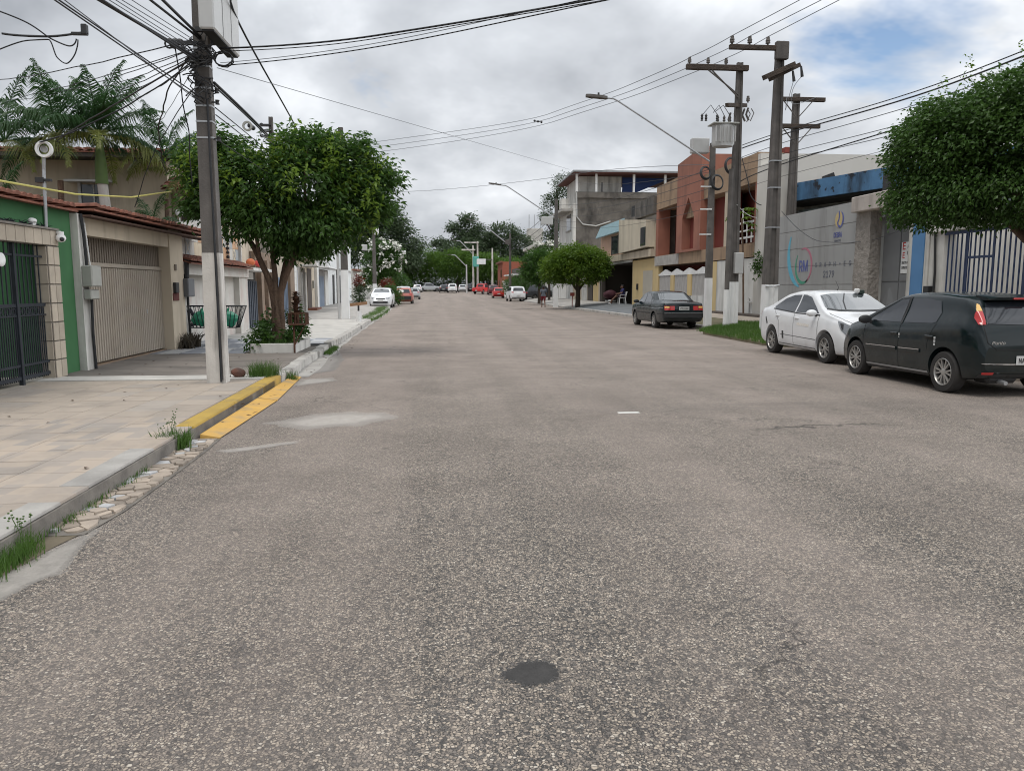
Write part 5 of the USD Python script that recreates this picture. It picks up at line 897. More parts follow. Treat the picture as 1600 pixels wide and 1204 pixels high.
gp = pn('gate', 26.1, 29.0, LP, 1.82, sheet_grey)
for y in np.arange(26.2, 29.0, .28): pn('gate_rib', y, y + .07, LP + .02, 1.80, sheet_grey, .075, gp)
pn('canopy', 25.8, 29.2, 2.12, 2.22, M['white_dirty'], .7); pn('white_panel', 27.6, 28.6, 1.86, 2.1, M['white_paint'], .06)
for k, (yy, m_) in enumerate(((26.9, (.55, .14, .05)), (28.1, (.55, .06, .06)))):
    l = thing('hanging_lantern', ('orange' if k == 0 else 'red') + ' round lantern hanging above the grey sheet gate', 'lantern', (-6.4, yy, 2.4)); part(l, 'globe', sphere((-6.4, yy, 2.42), .15, 2, (1, 1, .85)), plain(f'lantern_skin_{k}', m_, .6), True); part(l, 'hook', cyl((-6.4, yy, 2.52), (-6.4, yy, 2.75), .01, 6), M['trim'])
t, pn = front('stone_pillar_house', 'brown stone faced front half hidden by the tree trunk', 29.25, 33.2, 2.9, brownwall, x0=-6.8, x1=-6.9)
for y in (29.4, 30.6, 31.8): pn('pillar', y, y + .45, LP, 2.6, brownwall, .18)
for y in (29.95, 31.15): pn('planter_wall', y, y + .55, LP, .9, M['clay'], .08)
t, pn = front('blue_gate_house', 'beige front with a slate blue metal gate behind the rusty basket', 33.25, 36.9, 2.9, beigewall, x0=-6.9, x1=-6.95)
gp = pn('gate', 33.5, 35.6, LP, 2.0, bluegate)
for y in np.arange(33.6, 35.6, .3): pn('gate_rib', y, y + .06, LP + .05, 1.95, bluegate, .07, gp)
pn('post', 35.75, 36.8, LP, 2.5, brownwall, .15)
t, pn = front('white_pillar_house', 'front with white and beige wall strips before the mouldy wall', 36.95, 41.4, 2.55, beigewall, x0=-6.95, x1=-7.5)
wp = pn('white_pillar', 37.1, 39.0, LP, 2.62, M['white_wall'], .12)
for k in range(7): pn('block_joint', 37.1, 39.0, .5 + k * .3, .508 + k * .3, M['concrete'], .124, wp)
pn('grey_panel', 39.9, 40.9, LP, 2.45, look('pale_grey_sheet', (.36, .37, .40), (.31, .32, .35), 2, .5), .05)
t, pn = front('mouldy_house', 'mould blackened wall with a narrow dark door', 41.45, 47.5, 2.7, mould, x0=-7.55, x1=-8.15)
pn('door', 44.4, 45.6, LP, 2.35, M['dark'], .02); pn('door_frame', 44.2, 44.4, LP, 2.4, M['white_dirty'], .08); pn('grey_pier', 46.2, 47.3, LP, 2.45, M['concrete'], .1); pn('canopy', 44.0, 47.5, 2.75, 2.85, M['white_dirty'], .9)
t, pn = front('brown_door_house', 'cream front with a tall dark brown door and white pillar', 47.55, 55.5, 3.3, M['cream'], x0=-8.2, x1=-8.75)
pn('door', 49.0, 51.6, LP + .05, 2.75, brown_door, .03); pn('step', 48.8, 52, 0, LP + .12, M['clay'], .6); pn('white_pillar', 53.9, 55.2, LP, 3.2, M['white_wall'], .2); pn('canopy', 47.7, 52.5, 3.3, 3.42, M['white_dirty'], 1.0); pn('meter', 52.3, 52.7, 1.5, 2.0, M['meter'], .12)
t, pn = front('raw_block_house', 'unpainted upper storey of grey and brown blocks behind the cream front', 50, 63, 5.2, mould, x0=-10.2, x1=-10.4); pn('brick_strip', 50.5, 54, 3.4, 5.1, brownwall, .05); pn('window', 54.3, 55.3, 4.2, 5.0, M['white_paint'], .06)
t, pn = front('blue_door_house', 'small front with a slate blue door just past the white based pole', 55.6, 63.5, 2.9, look('grey_plaster', (.33, .32, .31), (.26, .25, .24), 2, .9), x0=-8.8, x1=-9.1)
pn('door', 56.8, 60.2, LP, 2.4, bluegate, .04); pn('canopy', 55.8, 63.4, 2.95, 3.05, M['white_paint'], .9); pn('white_panel', 60.8, 63.2, LP, 2.8, M['white_wall'], .06)
t, pn = front('white_house', 'tall bright white house beside the white flowering tree', 63.6, 84, 5.7, whitewall2, x0=-9.1, x1=-9.6, depth=9)
for y in (66.5, 71.5): d_ = pn('door', y, y + 1.1, LP, 2.6, M['trim'], .03); pn('door_frame', y + 1.1, y + 1.3, LP, 2.7, M['white_paint'], .08, d_)
w = pn('window', 75, 76.2, 1.2, 2.6, M['glass'], .03); pn('sill', 74.9, 76.3, 1.1, 1.2, M['concrete'], .1, w); pn('gutter_band', 63.6, 84, 3.1, 3.25, M['concrete'], .08); pn('drain_pipe', 69.6, 69.75, LP, 3.1, M['trim'], .1)
t, pn = front('far_left_house', 'low pale house beyond the flowering tree', 88, 118, 3.4, M['white_dirty'], x0=-9.9, x1=-10.2, depth=8)
pn('door', 95, 97, LP, 2.4, M['trim'], .03); pn('window', 101, 103, 1.0, 2.2, M['glass'], .03); pn('roof_edge', 88, 118, 3.4, 3.6, M['clay'], .5)
t, pn = front('far_left_house', 'long beige house at the far left near the hedge trees', 119, 160, 4.2, beigewall, x0=-10.2, x1=-10.5, depth=8); pn('door', 126, 128, LP, 2.4, M['trim'], .03); pn('window', 134, 136, 1.0, 2.2, M['glass'], .03)

# --- street things on the left pavement
plt_ = thing('tree_planter', 'low white planter wall around the large left tree', 'planter', (-3.72, 18.4, LP))
part(plt_, 'rim', cat([cbox(-4.24, -3.25, 17.45, 17.55, LP - .02, LP + .20, .012), cbox(-4.24, -3.25, 19.3, 19.4, LP - .02, LP + .20, .012), cbox(-4.24, -4.14, 17.551, 19.299, LP - .02, LP + .198, .012), cbox(-3.35, -3.25, 17.551, 19.299, LP - .02, LP + .198, .012)]), M['white_dirty'])
part(plt_, 'soil', box(-4.14, -3.35, 17.55, 19.3, LP, LP + .14), M['soil'])
tb = thing('rubbish_basket', 'wide black bar rubbish basket on a post by the peeling wall', 'rubbish basket', (-5.75, 20, LP))
P0, P1 = ((-6.52, -4.98, 19.72, 20.32), (-6.36, -5.14, 19.86, 20.18)); Z0, Z1 = .58, 1.12
for (x, y, x2, y2) in [(x, P0[2], P1[0] + (x - P0[0]) / 1.54 * 1.22, P1[2]) for x in np.linspace(P0[0], P0[1], 15)] + [(x, P0[3], P1[0] + (x - P0[0]) / 1.54 * 1.22, P1[3]) for x in np.linspace(P0[0], P0[1], 15)] + [(P0[k], y, P1[k], P1[2] + (y - P0[2]) / .6 * .32) for k in (0, 1) for y in np.linspace(P0[2] + .1, P0[3] - .1, 4)]:
    part(tb, 'bar', cyl((x, y, Z1), (x2, y2, Z0), .009, 5), M['iron'])
part(tb, 'top_rim', tube([(P0[0], P0[2], Z1), (P0[1], P0[2], Z1), (P0[1], P0[3], Z1), (P0[0], P0[3], Z1), (P0[0], P0[2], Z1)], .014, 6), M['iron']); part(tb, 'floor', cat([beam((P1[0], y, Z0), (P1[1], y, Z0), .02, .012) for y in np.linspace(P1[2], P1[3], 6)]), M['iron'])
part(tb, 'post', cat([cyl((-6.3, 19.95, LP), (-6.3, 19.95, Z0), .025, 8), cyl((-5.6, 20.02, Z0), (-6.3, 19.95, LP + .1), .015, 6)]), M['iron'])
bagm = plain('green_bag_plastic', (.03, .30, .17), .3, coat=.2)
for k, (x, y, r) in enumerate(((-6.02, 20.0, .22), (-5.38, 20.0, .24))):
    v, f = sphere((x, y, .80), r, 3, (1.1, .7, .85)); v = v + (meshkit.fbm(v * 7, 3, k)[:, None] - .5) * .12 * (v - [x, y, .8]) / r
    single('rubbish_bag', cat([(v, f), hull([(x + .02, y, .92), (x - .04, y + .03, .92), (x, y - .04, .93), (x + .06, y, 1.08), (x - .01, y + .02, 1.06)])]), bagm, ('green' if k == 0 else 'larger green') + ' plastic rubbish bag in the basket, ' + ('left' if k == 0 else 'right') + ' of the big pole', 'bag', 50)
single('rubbish', cat([tube([(-6.35, 20.0, .62), (-6.1, 20.05, .7), (-6.3, 19.98, 1.05)], .05, 7), tube([(-6.3, 20.1, .66), (-5.95, 19.95, .68)], .04, 7), cbox(-6.16, -6.05, 19.95, 20.1, .75, .9, .02)]), plain('dark_scrap', (.05, .045, .06), .6), 'dark pipes and scrap in the left end of the rubbish basket', 'scrap')
rb = thing('rusty_basket', 'small rusty basket on a thin post in front of the planter', 'basket', (-3.2, 17.42, LP))
part(rb, 'post', cat([cyl((-3.27, 17.42, LP - .05), (-3.27, 17.42, .80), .022, 8), cyl((-3.05, 17.5, .75), (-3.26, 17.42, .32), .014, 6)]), M['dry']); part(rb, 'tray', cbox(-3.36, -2.98, 17.28, 17.62, .76, .79, .006), M['dry'])
for x, y in [(x, y) for x in np.linspace(-3.36, -2.98, 6) for y in (17.28, 17.62)] + [(x, y) for x in (-3.36, -2.98) for y in np.linspace(17.35, 17.55, 4)]: part(rb, 'bar', cyl((x, y, .78), (x, y, 1.02), .008, 5), M['dry'])
part(rb, 'rim', tube([(-3.36, 17.28, 1.02), (-2.98, 17.28, 1.02), (-2.98, 17.62, 1.02), (-3.36, 17.62, 1.02), (-3.36, 17.28, 1.02)], .01, 5), M['dry'])
g = np.random.default_rng(21); dv = [cyl((-3.22, 17.45, .79), (-3.20, 17.46, 1.4), .05, 7)]
for k in range(170):
    z = g.uniform(.80, 1.46); a = g.uniform(0, 6.28); r = .05 + .10 * math.sin(min(1, (1.55 - z) / .7) * 2.2); dv.append(leaf_blade((-3.21, 17.45, z), (math.cos(a), math.sin(a), .9), (0, 0, 1), r * 1.7, .05))
single('dried_plant', cat(dv), M['dry'], 'bunch of dried brown fronds standing in the small rusty basket', 'plant')
v, f = sphere((-3.28, 12.66, LP + .075), .1, 2, (1.1, .9, .85)); v = v + (meshkit.fbm(v * 8, 3, 2)[:, None] - .5) * .08 * (v - [-3.28, 12.66, LP + .06]) / .1; v[:, 2] = np.maximum(v[:, 2], LP)
single('brick_lump', (v, f), M['clay'], 'broken lump of red brick on the pavement beside the big pole', 'brick')
single('dark_pipe', cyl((-3.62, 12.62, LP + .02), (-3.40, 12.66, LP + .02), .02, 8), M['trim'], 'short dark pipe lying beside the brick lump', 'pipe')
st = thing('white_post', 'short white post with a slanted wooden top near the kerb', 'post', (-3.52, 33.2, LP)); part(st, 'base', cyl((-3.52, 33.2, LP), (-3.52, 33.2, .58), .12, 12), M['white_paint'], 40); part(st, 'rod', cyl((-3.52, 33.2, .58), (-3.52, 33.2, .86), .04, 8), M['trim']); part(st, 'wooden_top', beam((-3.86, 33.2, .84), (-3.16, 33.2, .92), .2, .13), look('orange_wood', (.30, .17, .09), (.22, .13, .075), 6, .8))
single('manhole_cover', lathe([(0, LP + .004), (.28, LP + .004), (.30, LP + .002)], 20, 'z', (-3.2, 19.9, 0)), M['dark'], 'dark round cover in the striped tiles near the kerb', 'cover')
# ================================================================== right side buildings (fronts face -x)
RW = 12.8
greyp = look('grey_wall_panel', (.34, .34, .335), (.30, .30, .295), .7, .55, .05, 20, stain=(.17, .165, .155), stain_amt=.55, sscale=1.4, island=.03)
terracotta = look('terracotta_wall', (.33, .14, .095), (.25, .105, .075), 1.0, .9, .15, 30, stain=(.13, .07, .055), stain_amt=.5, sscale=1.3); dkred = look('dark_red_wall', (.20, .045, .035), (.16, .038, .03), 1.0, .9, .1, 30)
tanbeam = look('tan_beam', (.34, .235, .15), (.26, .18, .12), 1.5, .9, .2, 30, stain=(.07, .055, .045), stain_amt=.8, sscale=1.7); yellowwall = look('yellow_wall', (.58, .44, .22), (.52, .40, .21), 1.0, .9, .1, 30, stain=(.30, .24, .14), stain_amt=.35)
bluefascia = look('blue_fascia', (.09, .21, .37), (.05, .125, .23), 1.2, .75, .2, 30, stain=(.014, .017, .022), stain_amt=.95, sscale=1.2, streak=(1, 1, .25), spots=(.018, .022, .03), spot_at=.57, spot_scale=2.6); bluecol = look('blue_column', (.09, .22, .42), (.075, .19, .37), 1.5, .6, stain=(.05, .10, .18), stain_amt=.4)
rawconc = look('raw_grey_render', (.17, .155, .138), (.085, .078, .07), .9, .95, .6, 14, stain=(.03, .028, .026), stain_amt=.95, sscale=.8, streak=(1, 1, .5)); pink_conc = look('pinkish_concrete', (.50, .45, .41), (.40, .36, .33), 2, .9, .2, 30, stain=(.15, .13, .11), stain_amt=.6, sscale=2)
rough_pier = look('rough_cast_pier', (.34, .31, .28), (.22, .20, .18), 5, .95, 1.0, 9, bdist=.06); steelgrey = look('grey_gate_steel', (.185, .19, .195), (.155, .16, .165), 1.5, .5, stain=(.11, .10, .09), stain_amt=.4); teal_glass = plain('pale_teal_panel', (.42, .50, .48), .25)
darkb = M['dark']; whitew = M['white_wall']

# --- near right: dirty white wall with a blue barred opening
nb = thing('barred_wall', 'stained white wall with tall blue bars under the clipped tree at the right edge', 'wall', (13, 16, .3))
part(nb, 'wall', cat([box(RW, RW + .3, 18.85, 19.42, 0, 3.0), box(RW, RW + .3, 8, 11.0, 0, 3.0), box(RW + .02, RW + .3, 11.0, 18.85, 0, .62)]), M['white_dirty']); part(nb, 'beam', box(RW - .1, RW + .35, 8, 19.42, 3.0, 3.42), M['white_dirty'])
part(nb, 'back_wall', box(15.6, 15.8, 8, 19.4, 0, 3.6), look('dim_white_wall', (.62, .61, .58), (.5, .49, .46), 1.2, .9, stain=(.07, .065, .06), stain_amt=.9, sscale=2.2)); part(nb, 'side_return', box(RW + .3, 15.6, 19.2, 19.4, 0, 3.4), M['white_dirty'])
bm = look('blue_bar_paint', (.018, .035, .09), (.014, .026, .065), 4, .5)
bg = part(nb, 'bar_rail', cat([box(RW - .01, RW + .03, 11.0, 18.85, 2.9, 2.98)]), bm); part(nb, 'bar_rail', box(RW - .01, RW + .03, 11.0, 18.85, .64, .70), bm)
for y in np.arange(11.1, 18.82, .165): part(nb, 'bar', box(RW, RW + .028, y - .014, y + .014, .66, 2.94), bm)
for y in (16.0, 13.4): part(nb, 'bar_post', box(RW - .03, RW + .06, y - .06, y + .06, .5, 2.98), bm)
part(nb, 'gate_frame', cat([box(RW - .02, RW - .001, 17.0, 17.06, .7, 2.95), box(RW - .02, RW - .001, 17.9, 17.96, .7, 2.95), box(RW - .022, RW - .002, 17.06, 17.9, 2.28, 2.34)]), bm)
part(nb, 'drain_pipe', tube([(RW - .05, 19.1, .3), (RW - .05, 19.08, 2.0), (RW - .06, 19.2, 3.4)], .03, 8), M['trim']); part(nb, 'meter', cbox(RW - .14, RW, 19.18, 19.4, 1.0, 1.62, .01), M['trim'])

# --- graphics firm: grey panels, rough pier, steel gate, blue column, blue fascia
gf = thing('graphics_shop', 'grey panelled shop front with the RM sign, steel gate and blue roof fascia', 'shop', (14, 25, .3))
pw = part(gf, 'panel_wall', box(RW + .03, RW + .25, 23.05, 29.1, 0, 4.2), M['concrete'])
for r in range(6):
    for k in range(3): part(pw, 'wall_panel', cbox(RW, RW + .028, 23.06 + k * 2.013 + .004, 23.06 + (k + 1) * 2.013 - .004, .40 + r * .638 + .008, .40 + (r + 1) * .638 - .008, .004), greyp)
part(gf, 'pier', bumpy(tri(trimesh.creation.box((.36, .84, 3.9)).subdivide().subdivide().subdivide().apply_translation((RW + .10, 22.62, 1.9))), .035, 5, 3), rough_pier)
part(gf, 'gate_beam', cbox(RW - .30, RW + .4, 19.85, 22.98, 3.84, 4.30, .02), pink_conc)
gt = part(gf, 'gate', box(RW + .36, RW + .40, 20.36, 22.2, .42, 3.84), steelgrey)
for k in range(2):
    for z0, z1 in ((.46, 1.72), (1.76, 3.80)):
        y0 = 20.38 + k * .91; part(gt, 'gate_sheet', cbox(RW + .335, RW + .36, y0 + .02, y0 + .88, z0, z1, .006), steelgrey)
        if z0 < 1:
            yc, zc = y0 + .45, (z0 + z1) / 2; part(gt, 'gate_diamond', hull([(RW + .336, yc - .36, zc), (RW + .336, yc + .36, zc), (RW + .336, yc, zc - .55), (RW + .336, yc, zc + .55), (RW + .28, yc, zc)]), steelgrey)
part(gf, 'white_jamb', bumpy(box(RW - .02, RW + .4, 20.16, 20.34, .2, 3.7), .012, 6), M['white_dirty']); part(gf, 'blue_column', cbox(RW - .06, RW + .3, 19.62, 20.14, .2, 3.55, .02), bluecol); part(gf, 'white_edge', box(RW - .03, RW + .28, 19.43, 19.60, .2, 3.6), M['white_dirty'])
# sign painting and letters stand 1 cm proud of the panels
SG = lambda nm, m, mat: part(gf, nm, m, mat)
on = lambda m, y, z: shift(onx(m, RW - .002), (0, y, z))
def ring_arc(r0, r1, a0, a1, n=24, d=.006):
    a = np.radians(np.linspace(a0, a1, n)); w = np.sin(np.linspace(.25, np.pi - .25, n)) * (r1 - r0) / 2; c = (r0 + r1) / 2
    return extrude(Polygon(np.vstack([np.c_[(c + w) * np.cos(a), (c + w) * np.sin(a)], np.c_[(c - w) * np.cos(a), (c - w) * np.sin(a)][::-1]])), d)
ink_blue, ink_pink, ink_green, ink_sky, ink_grey = plain('sign_violet', (.10, .12, .32), .6), plain('sign_pink', (.45, .16, .22), .6), plain('sign_green', (.06, .30, .20), .6), plain('sign_sky_blue', (.12, .42, .56), .6), plain('sign_grey', (.12, .13, .17), .6)
SG('sign_ring', on(ring_arc(.55, .66, -75, 110), 26.55, 2.34), ink_pink); SG('sign_ring', on(ring_arc(.54, .66, 140, 310), 26.55, 2.34), ink_green)
SG('sign_arc', on(ring_arc(1.14, 1.38, 152, 254), 26.50, 2.82), ink_sky); SG('sign_letters', on(text('RM', 0, 0, .38, .006, True, .66), 26.55, 2.33), ink_blue)
for i, ch_ in enumerate('GRAPH'): SG('sign_letter', on(text(ch_, 0, 0, .155, .006), 25.62 - i * .315, 2.34), ink_grey)
SG('sign_dot', on(extrude(Point(0, 0).buffer(.03), .006), 24.02, 2.34), ink_grey)
for i, ch_ in enumerate('EG'): SG('sign_letter', on(text(ch_, 0, 0, .155, .006), 23.72 - i * .32, 2.34), ink_grey)
SG('sign_number', on(text('2179', 0, 0, .22, .006, False, .72), 24.72, 2.02), ink_grey)
SG('emblem', on(extrude(Point(0, 0).buffer(.25), .005), 24.22, 3.75), plain('emblem_yellow', (.55, .43, .20), .6)); SG('emblem_curve', on(extrude(LineString([(0, .24), (.03, .1), (.0, 0), (-.07, -.09), (-.02, -.2), (.07, -.22)]).buffer(.035), .009), 24.22, 3.75), ink_blue); SG('emblem_rim', on(ring_arc(.22, .31, -80, 60, 16, .008), 24.22, 3.75), ink_blue)
SG('emblem_name', on(text('DEBRA', 0, 0, .16, .006, True, .52), 24.25, 3.27), ink_blue); SG('emblem_subtitle', on(text('GRAFITE', 0, 0, .07, .006, False, .4), 24.25, 3.08), ink_grey)
ns = thing('gate_notice', 'white no parking notice with a tow truck fixed on the grey steel gate', 'notice', (RW + .33, 20.8, 2.2)); ox = lambda m, y, z: shift(onx(m, RW + .318), (0, y, z))
part(ns, 'board', cbox(RW + .318, RW + .332, 20.42, 21.20, 1.98, 2.86, .004), M['white_paint']); part(ns, 'red_letters', ox(cat([text('E', 0, .13, .2, .004, True), text('E', 0, -.13, .16, .004, True)]), 21.08, 2.62), plain('notice_red', (.5, .05, .05), .6))
for tx, y, z, h, w in (('PROIBIDO', 20.70, 2.72, .09, .42), ('ESTACIONAR', 20.70, 2.55, .09, .46), ('SUJEITO A', 21.02, 2.28, .07, .28), ('GUINCHO', 21.02, 2.14, .07, .28)): part(ns, 'lettering', ox(text(tx, 0, 0, h, .004, True, w), y, z), M['letter'])
part(ns, 'tow_picture', ox(cat([extrude(LineString([(-.12, .17), (-.02, .02), (.12, -.02)]).buffer(.018), .004), extrude(LineString([(-.14, -.06), (-.05, -.10), (.1, -.09), (.17, -.04)]).buffer(.025), .004), extrude(Point(-.06, -.1).buffer(.035), .006), extrude(Point(.1, -.1).buffer(.035), .006)]), 20.62, 2.24), M['letter'])
# fascia, skewed like the roof slab behind the wall
A, Bp = np.array([13.2, 29.9]), np.array([16.1, 20.1]); dv = (Bp - A) / np.linalg.norm(Bp - A); nv = np.array([-dv[1], dv[0]])
def skew(a, b, d0, d1, z0, z1):
    P = [A + dv * a + nv * d0, A + dv * b + nv * d0, A + dv * b + nv * d1, A + dv * a + nv * d1]; return hull([(p[0], p[1], z) for p in P for z in (z0, z1)])
Lf = float(np.linalg.norm(Bp - A)); part(gf, 'fascia', skew(-.6, Lf + 2, 0, .18, 4.86, 5.52), bluefascia); part(gf, 'roof_slab', skew(-.6, Lf + 2, .185, 6, 4.80, 4.92), look('dark_soffit', (.04, .038, .036), (.03, .028, .027), 3, .9)); part(gf, 'shop_wall', skew(-.3, Lf + 1, 1.6, 1.8, 0, 4.8), whitew)
gl = part(gf, 'teal_panel_row', skew(0.2, Lf, .9, .94, 4.0, 4.6), teal_glass)
for k in range(7): part(gl, 'mullion', skew(.2 + k * 1.4, .26 + k * 1.4, .86, .899, 4.0, 4.6), M['box_grey'])
part(gf, 'canopy_post', box(13.25, 13.45, 22.35, 22.6, 4.3, 4.95), M['trim'])
fl_ = thing('flood_light', 'small dark flood light on the white wall above the blue fascia', 'flood light', (15.3, 29.9, 5.9)); part(fl_, 'case', beam((15.2, 30.2, 5.85), (15.6, 30.1, 6.0), .2, .22), M['trim']); part(fl_, 'bracket', cyl((15.45, 30.3, 5.6), (15.4, 30.15, 5.9), .03, 6), M['trim'])

# --- terracotta house
th = thing('terracotta_house', 'two storey terracotta house with a triangular niche and a zigzag topped fence', 'house', (14, 38, .3))
part(th, 'end_wall', cat([box(RW - .02, 22.5, 30.62, 30.9, 0, 6.9), box(RW - .03, RW + .5, 29.12, 30.6, 0, 6.4)]), look('pale_gable_wall', (.60, .58, .54), (.52, .50, .46), .5, .9, .1, 20, stain=(.32, .29, .25), stain_amt=.5, sscale=.9))
part(th, 'upper_back_wall', box(13.9, 14.1, 30.9, 45.6, 2.8, 7.2), dkred); part(th, 'lower_back_wall', box(14.2, 14.4, 30.9, 45.6, 0, 2.8), dkred); part(th, 'side_wall', box(RW + .1, 21, 45.5, 45.7, 0, 7.4), rawconc); part(th, 'roof', box(RW + .3, 21, 30.92, 45.5, 6.6, 6.75), rawconc)
part(th, 'balcony_slab', box(RW - .05, 14.2, 30.92, 45.7, 2.82, 3.40), tanbeam); part(th, 'slab_edge', box(RW - .07, RW - .052, 41.0, 45.7, 2.83, 3.38), M['concrete'])
# tower with niche
tw = Polygon([(-3.9 / 2, 0), (3.9 / 2, 0), (3.9 / 2, 4.95), (-3.9 / 2, 4.65)]).difference(Polygon([(-.95, .12), (.95, .12), (.95, 1.75), (0, 2.75), (-.95, 1.75)]))
part(th, 'tower', shift(onx(extrude(tw, .5), RW + .35), (0, 39.3, 3.40)), terracotta); part(th, 'niche_back', box(RW + .30, RW + .34, 38.3, 40.3, 3.45, 5.2), dkred); part(th, 'niche_triangle', shift(onx(extrude(Polygon([(-.95, 0), (.95, 0), (0, 1.0)]), .25), RW + .30), (0, 39.3, 5.15)), tanbeam)
part(th, 'tower_side', box(RW + .36, 14.2, 37.36, 37.5, 3.4, 8.0), terracotta); part(th, 'tower_side', box(RW + .36, 14.2, 41.1, 41.24, 3.4, 8.2), terracotta)
part(th, 'top_beam', box(RW - .02, 13.9, 41.26, 45.68, 6.1, 7.45), tanbeam); part(th, 'top_beam', bumpy(tri(trimesh.creation.box((1.1, 6.4, 1.15)).subdivide().subdivide().subdivide().apply_translation((RW + .53, 34.14, 6.42))), .05, 1.4, 5), tanbeam)
part(th, 'left_pier', box(RW - .01, 13.5, 45.25, 45.72, 3.4, 6.1), terracotta); part(th, 'cream_column', box(RW, RW + .5, 33.9, 34.5, 3.4, 5.84), M['cream']); part(th, 'right_pier', box(RW, RW + .3, 30.92, 31.1, 3.4, 5.84), terracotta); part(th, 'middle_wall', box(RW + .6, RW + .8, 34.5, 37.34, 3.4, 5.84), dkred)
rl = part(th, 'balcony_railing', cat([box(RW + .02, RW + .08, 31.1, 33.88, 4.25, 4.33), box(RW + .02, RW + .08, 31.1, 33.88, 3.62, 3.70), box(RW + .02, RW + .08, 31.1, 33.88, 3.92, 3.98)]), M['white_paint'])
for y in (31.4, 31.9, 32.4, 32.9, 33.4): part(rl, 'baluster', box(RW + .03, RW + .07, y, y + .07, 3.44, 4.9 if y == 32.4 else 4.25), M['white_paint'])
part(th, 'yellow_wall', box(RW - .02, RW + .25, 45.0, 51.2, 0, 3.32), yellowwall); part(th, 'door', box(RW - .04, RW - .021, 46.2, 48.4, .35, 2.6), look('pale_door', (.45, .41, .34), (.4, .37, .31), 2, .6)); part(th, 'letter_box', cbox(RW - .12, RW - .02, 49.6, 49.8, 1.4, 1.8, .01), M['trim'])
part(th, 'yellow_pier', box(RW - .03, RW + .3, 35.2, 36.3, 0, 2.78), yellowwall); part(th, 'white_pier', box(RW - .02, RW + .3, 34.15, 35.19, 0, 2.78), whitew); part(th, 'white_wall', box(RW - .01, RW + .2, 29.4, 34.13, 0, 2.78), whitew); part(th, 'base_wall', box(RW, RW + .2, 36.32, 44.98, 0, 1.15), whitew)
fp = part(th, 'fence_rail', box(RW, RW + .15, 36.32, 44.98, 2.24, 2.34), M['white_paint']); barm = plain('fence_bar_grey', (.46, .44, .42), .6)
for y in (38.9, 41.9): part(fp, 'fence_column', box(RW - .03, RW + .2, y, y + .6, 1.15, 2.24), yellowwall)
for a, b in ((36.4, 38.9), (39.5, 41.9), (42.5, 44.9)):
    for y in np.arange(a, b - .05, .12): part(fp, 'fence_slat', box(RW + .03, RW + .09, y, y + .065, 1.15, 2.24), barm)
for k in range(4): part(fp, 'zigzag', shift(onx(extrude(Polygon([(-1.04, 0), (1.04, 0), (1.04, .03), (0, .25), (-1.04, .03)]), .10), RW + .12), (0, 37.3 + k * 2.12, 2.345)), M['white_paint'])
part(th, 'tap', cat([tube([(RW - .03, 31.2, .5), (RW - .03, 31.2, 1.1), (RW - .1, 31.15, 1.15)], .02, 6), cbox(RW - .14, RW - .04, 30.9, 31.15, .95, 1.0, .01)]), M['box_grey'])
single('meter_cabinet', cbox(10.15, 10.45, 26.15, 26.46, 2.05, 2.78, .02), M['box_grey'], 'pale grey meter cabinet fixed on the transformer pole', 'cabinet')

# --- cream house with blue awning and open dark garage
cr = thing('cream_garage_house', 'cream two storey house with a pale blue awning over an open dark garage', 'house', (14, 55, .3))
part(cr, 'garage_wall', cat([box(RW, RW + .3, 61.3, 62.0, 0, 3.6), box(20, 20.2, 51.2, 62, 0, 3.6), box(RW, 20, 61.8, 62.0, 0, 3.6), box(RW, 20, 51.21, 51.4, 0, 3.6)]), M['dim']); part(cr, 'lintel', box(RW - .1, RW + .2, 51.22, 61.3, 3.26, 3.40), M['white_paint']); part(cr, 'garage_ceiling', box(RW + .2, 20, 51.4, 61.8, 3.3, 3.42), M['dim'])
part(cr, 'shutter', box(16.5, 16.6, 51.4, 55.6, .3, 3.3), look('garage_shutter', (.14, .13, .12), (.1, .095, .09), 2, .7))
part(cr, 'upper_wall', box(RW + .05, 20, 46, 62, 3.42, 5.4), M['cream']); bay = part(cr, 'bay', hull([(RW - .5, y, z) for y, z in ((46.2, 4.0), (53.4, 3.9), (46.2, 5.6), (53.4, 6.2))] + [(RW + .5, y, z) for y, z in ((46.2, 4.0), (53.4, 3.9), (46.2, 5.6), (53.4, 6.2))]), look('pale_cream', (.56, .50, .39), (.48, .43, .34), 1, .9, stain=(.26, .22, .17), stain_amt=.5)); part(cr, 'band', box(RW - .3, RW + .1, 45.8, 61.5, 3.42, 3.86), M['cream'])
part(cr, 'recess_wall', box(RW - .0, RW + .04, 53.6, 61.9, 3.88, 5.6), look('peach_wall', (.52, .34, .24), (.46, .30, .22), 1, .9)); w = part(cr, 'window', box(RW - .03, RW - .002, 55.6, 57.6, 4.0, 5.3), M['glass']); part(w, 'frame', cat([box(RW - .06, RW - .031, 55.4, 55.6, 3.95, 5.35), box(RW - .06, RW - .031, 57.6, 57.8, 3.95, 5.35)]), brown_door)
part(bay, 'bay_window', box(RW - .53, RW - .505, 46.25, 47.4, 4.1, 5.2), M['glass'])
aw = [hull([(RW - .45, y, 5.45), (RW - .45, y + .42, 5.45), (RW - .4, y, 5.40), (RW - .4, y + .42, 5.4), (RW - .05, y, 6.35), (RW - .05, y + .42, 6.35)]) for y in np.arange(53.5, 61.5, .44)]
awn = part(cr, 'awning', box(RW + .3, RW + .34, 53.5, 61.6, 5.5, 6.3), M['dim'])
for m in aw: part(awn, 'awning_sheet', m, look('pale_blue_awning', (.22, .34, .37), (.17, .27, .30), 2, .6) if m is aw[0] else UsdShade.Material.Get(stage, '/World/Looks/pale_blue_awning'))
